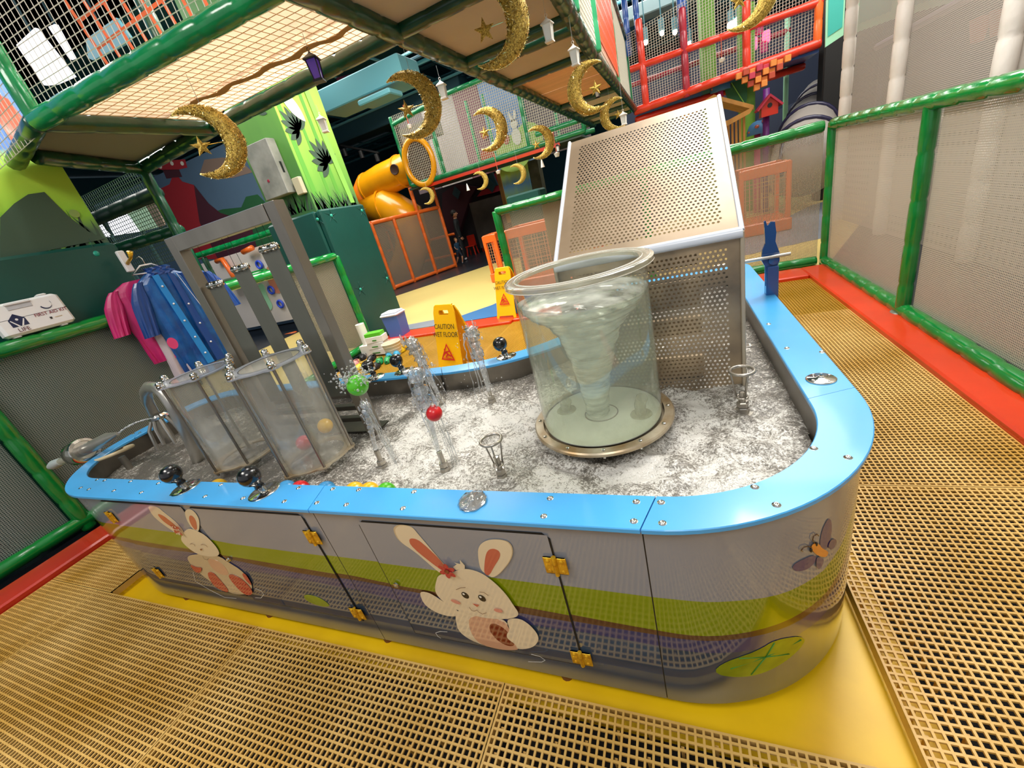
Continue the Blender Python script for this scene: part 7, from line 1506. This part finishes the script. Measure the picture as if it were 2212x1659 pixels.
def lantern(c, h, label, m='lamp_white', glass='lamp_glass', ztop=2.32, group='small hanging lanterns'):
    t = thing('hanging_lantern', label, 'lantern', c, group); c = Vector(c); v = Vector((-c.x, -c.y)); R = Matrix.Rotation(atan2(v.y, v.x) + .5, 3, 'Z'); r_ = h * .26
    b = B(); b.lathe([(.0001, h * .5), (r_ * .15, h * .47), (r_ * .3, h * .42), (r_ * 1.35, h * .26), (r_ * 1.35, h * .22), (r_, h * .22)], c, 4, rot=R); b.obj('roof', m, t)
    b = B(); b.lathe([(r_ * .93, h * .22), (r_ * .68, -h * .34)], c, 4, rot=R); b.obj('glass_panes', glass, t)
    for k in range(4):
        a = k * pi / 2; b = B(); b.tube([c + R @ Vector((r_ * cos(a), r_ * sin(a), h * .22)), c + R @ Vector((r_ * .76 * cos(a), r_ * .76 * sin(a), -h * .35))], h * .022, 5); b.obj('corner_bar', m, t)
    b = B(); b.lathe([(r_ * .7, -h * .34), (r_ * 1.0, -h * .38), (r_ * 1.0, -h * .44), (.0001, -h * .44)], c, 4, rot=R); b.obj('base', m, t)
    b = B(); b.tube([c + Vector((h * .06 * cos(a), 0, h * .55 + h * .06 * sin(a))) for a in [2 * pi * k / 12 for k in range(12)]], h * .012, 5, closed=True); b.obj('loop', m, t)
    hang_string(t, (c.x, c.y, c.z + h * .6), max(ztop, c.z + h)); return t
LN = [(-1.687,2.266,2.207),(-1.453,3.317,2.167),(-0.556,2.977,2.148),(-0.486,3.381,2.079),(-0.698,6.33,2.299),(-0.325,4.937,1.792),(-2.411,3.092,2.204),(-1.571,7.572,1.936)]
LL = ['black lantern with purple panes under the tan tarp', 'white lantern with a dark base in front of the tower', 'white lantern hanging under the tan panels, upper one', 'white lantern hanging under the tan panels, lower one', 'tiny black lantern inside the right-opening crescent', 'small white lantern beside the small right-opening crescent', 'grey-white lantern in front of the leaf mural', 'tiny dark lantern by the tower rail']
for i, (c, l) in enumerate(zip(LN, LL)): lantern(c, .13 if i else .15, l, 'lamp_black' if i in (0, 4, 7) else 'lamp_white', 'lamp_purple' if i == 0 else 'lamp_glass')
CU = [(-3.313,6.082,2.649),(-2.46,6.951,1.816),(-1.25,5.902,1.732),(0.897,7.914,2.418)]
for i, (c, l) in enumerate(zip(CU, ('small white cup ornament on a coral cord below the third crescent', 'small white cup ornament above the playhouse roof', 'small white cup ornament left of the metal screen top', 'small white cup ornament in front of the red net'))):
    t = thing('cup_ornament', l, 'ornament', c, 'white cup ornaments'); b = B(); b.lathe([(.0001, -.03), (.025, -.03), (.035, 0), (.04, .012), (.012, .02), (.0001, .03)], c, 16); b.obj('cup', 'lamp_white', t, smooth='auto'); b = B(); b.tube([(c[0], c[1], c[2] + .03), (c[0], c[1], c[2] + .26)], .006, 5); b.obj('cord', 'print_coral', t)
CN = [(-2.794,6.366,1.695),(-1.407,5.676,1.67)]
for c, l in zip(CN, ('small white cone ornament in front of the dark playhouse', 'small white cone ornament below the small crescent')): b = B(); b.lathe([(.0001, -.05), (.026, -.05), (.012, .02), (.004, .05), (.0001, .05)], c, 12); tag(b.obj('cone_ornament', 'lamp_white', smooth='auto'), l, 'ornament', 'white cone ornaments')
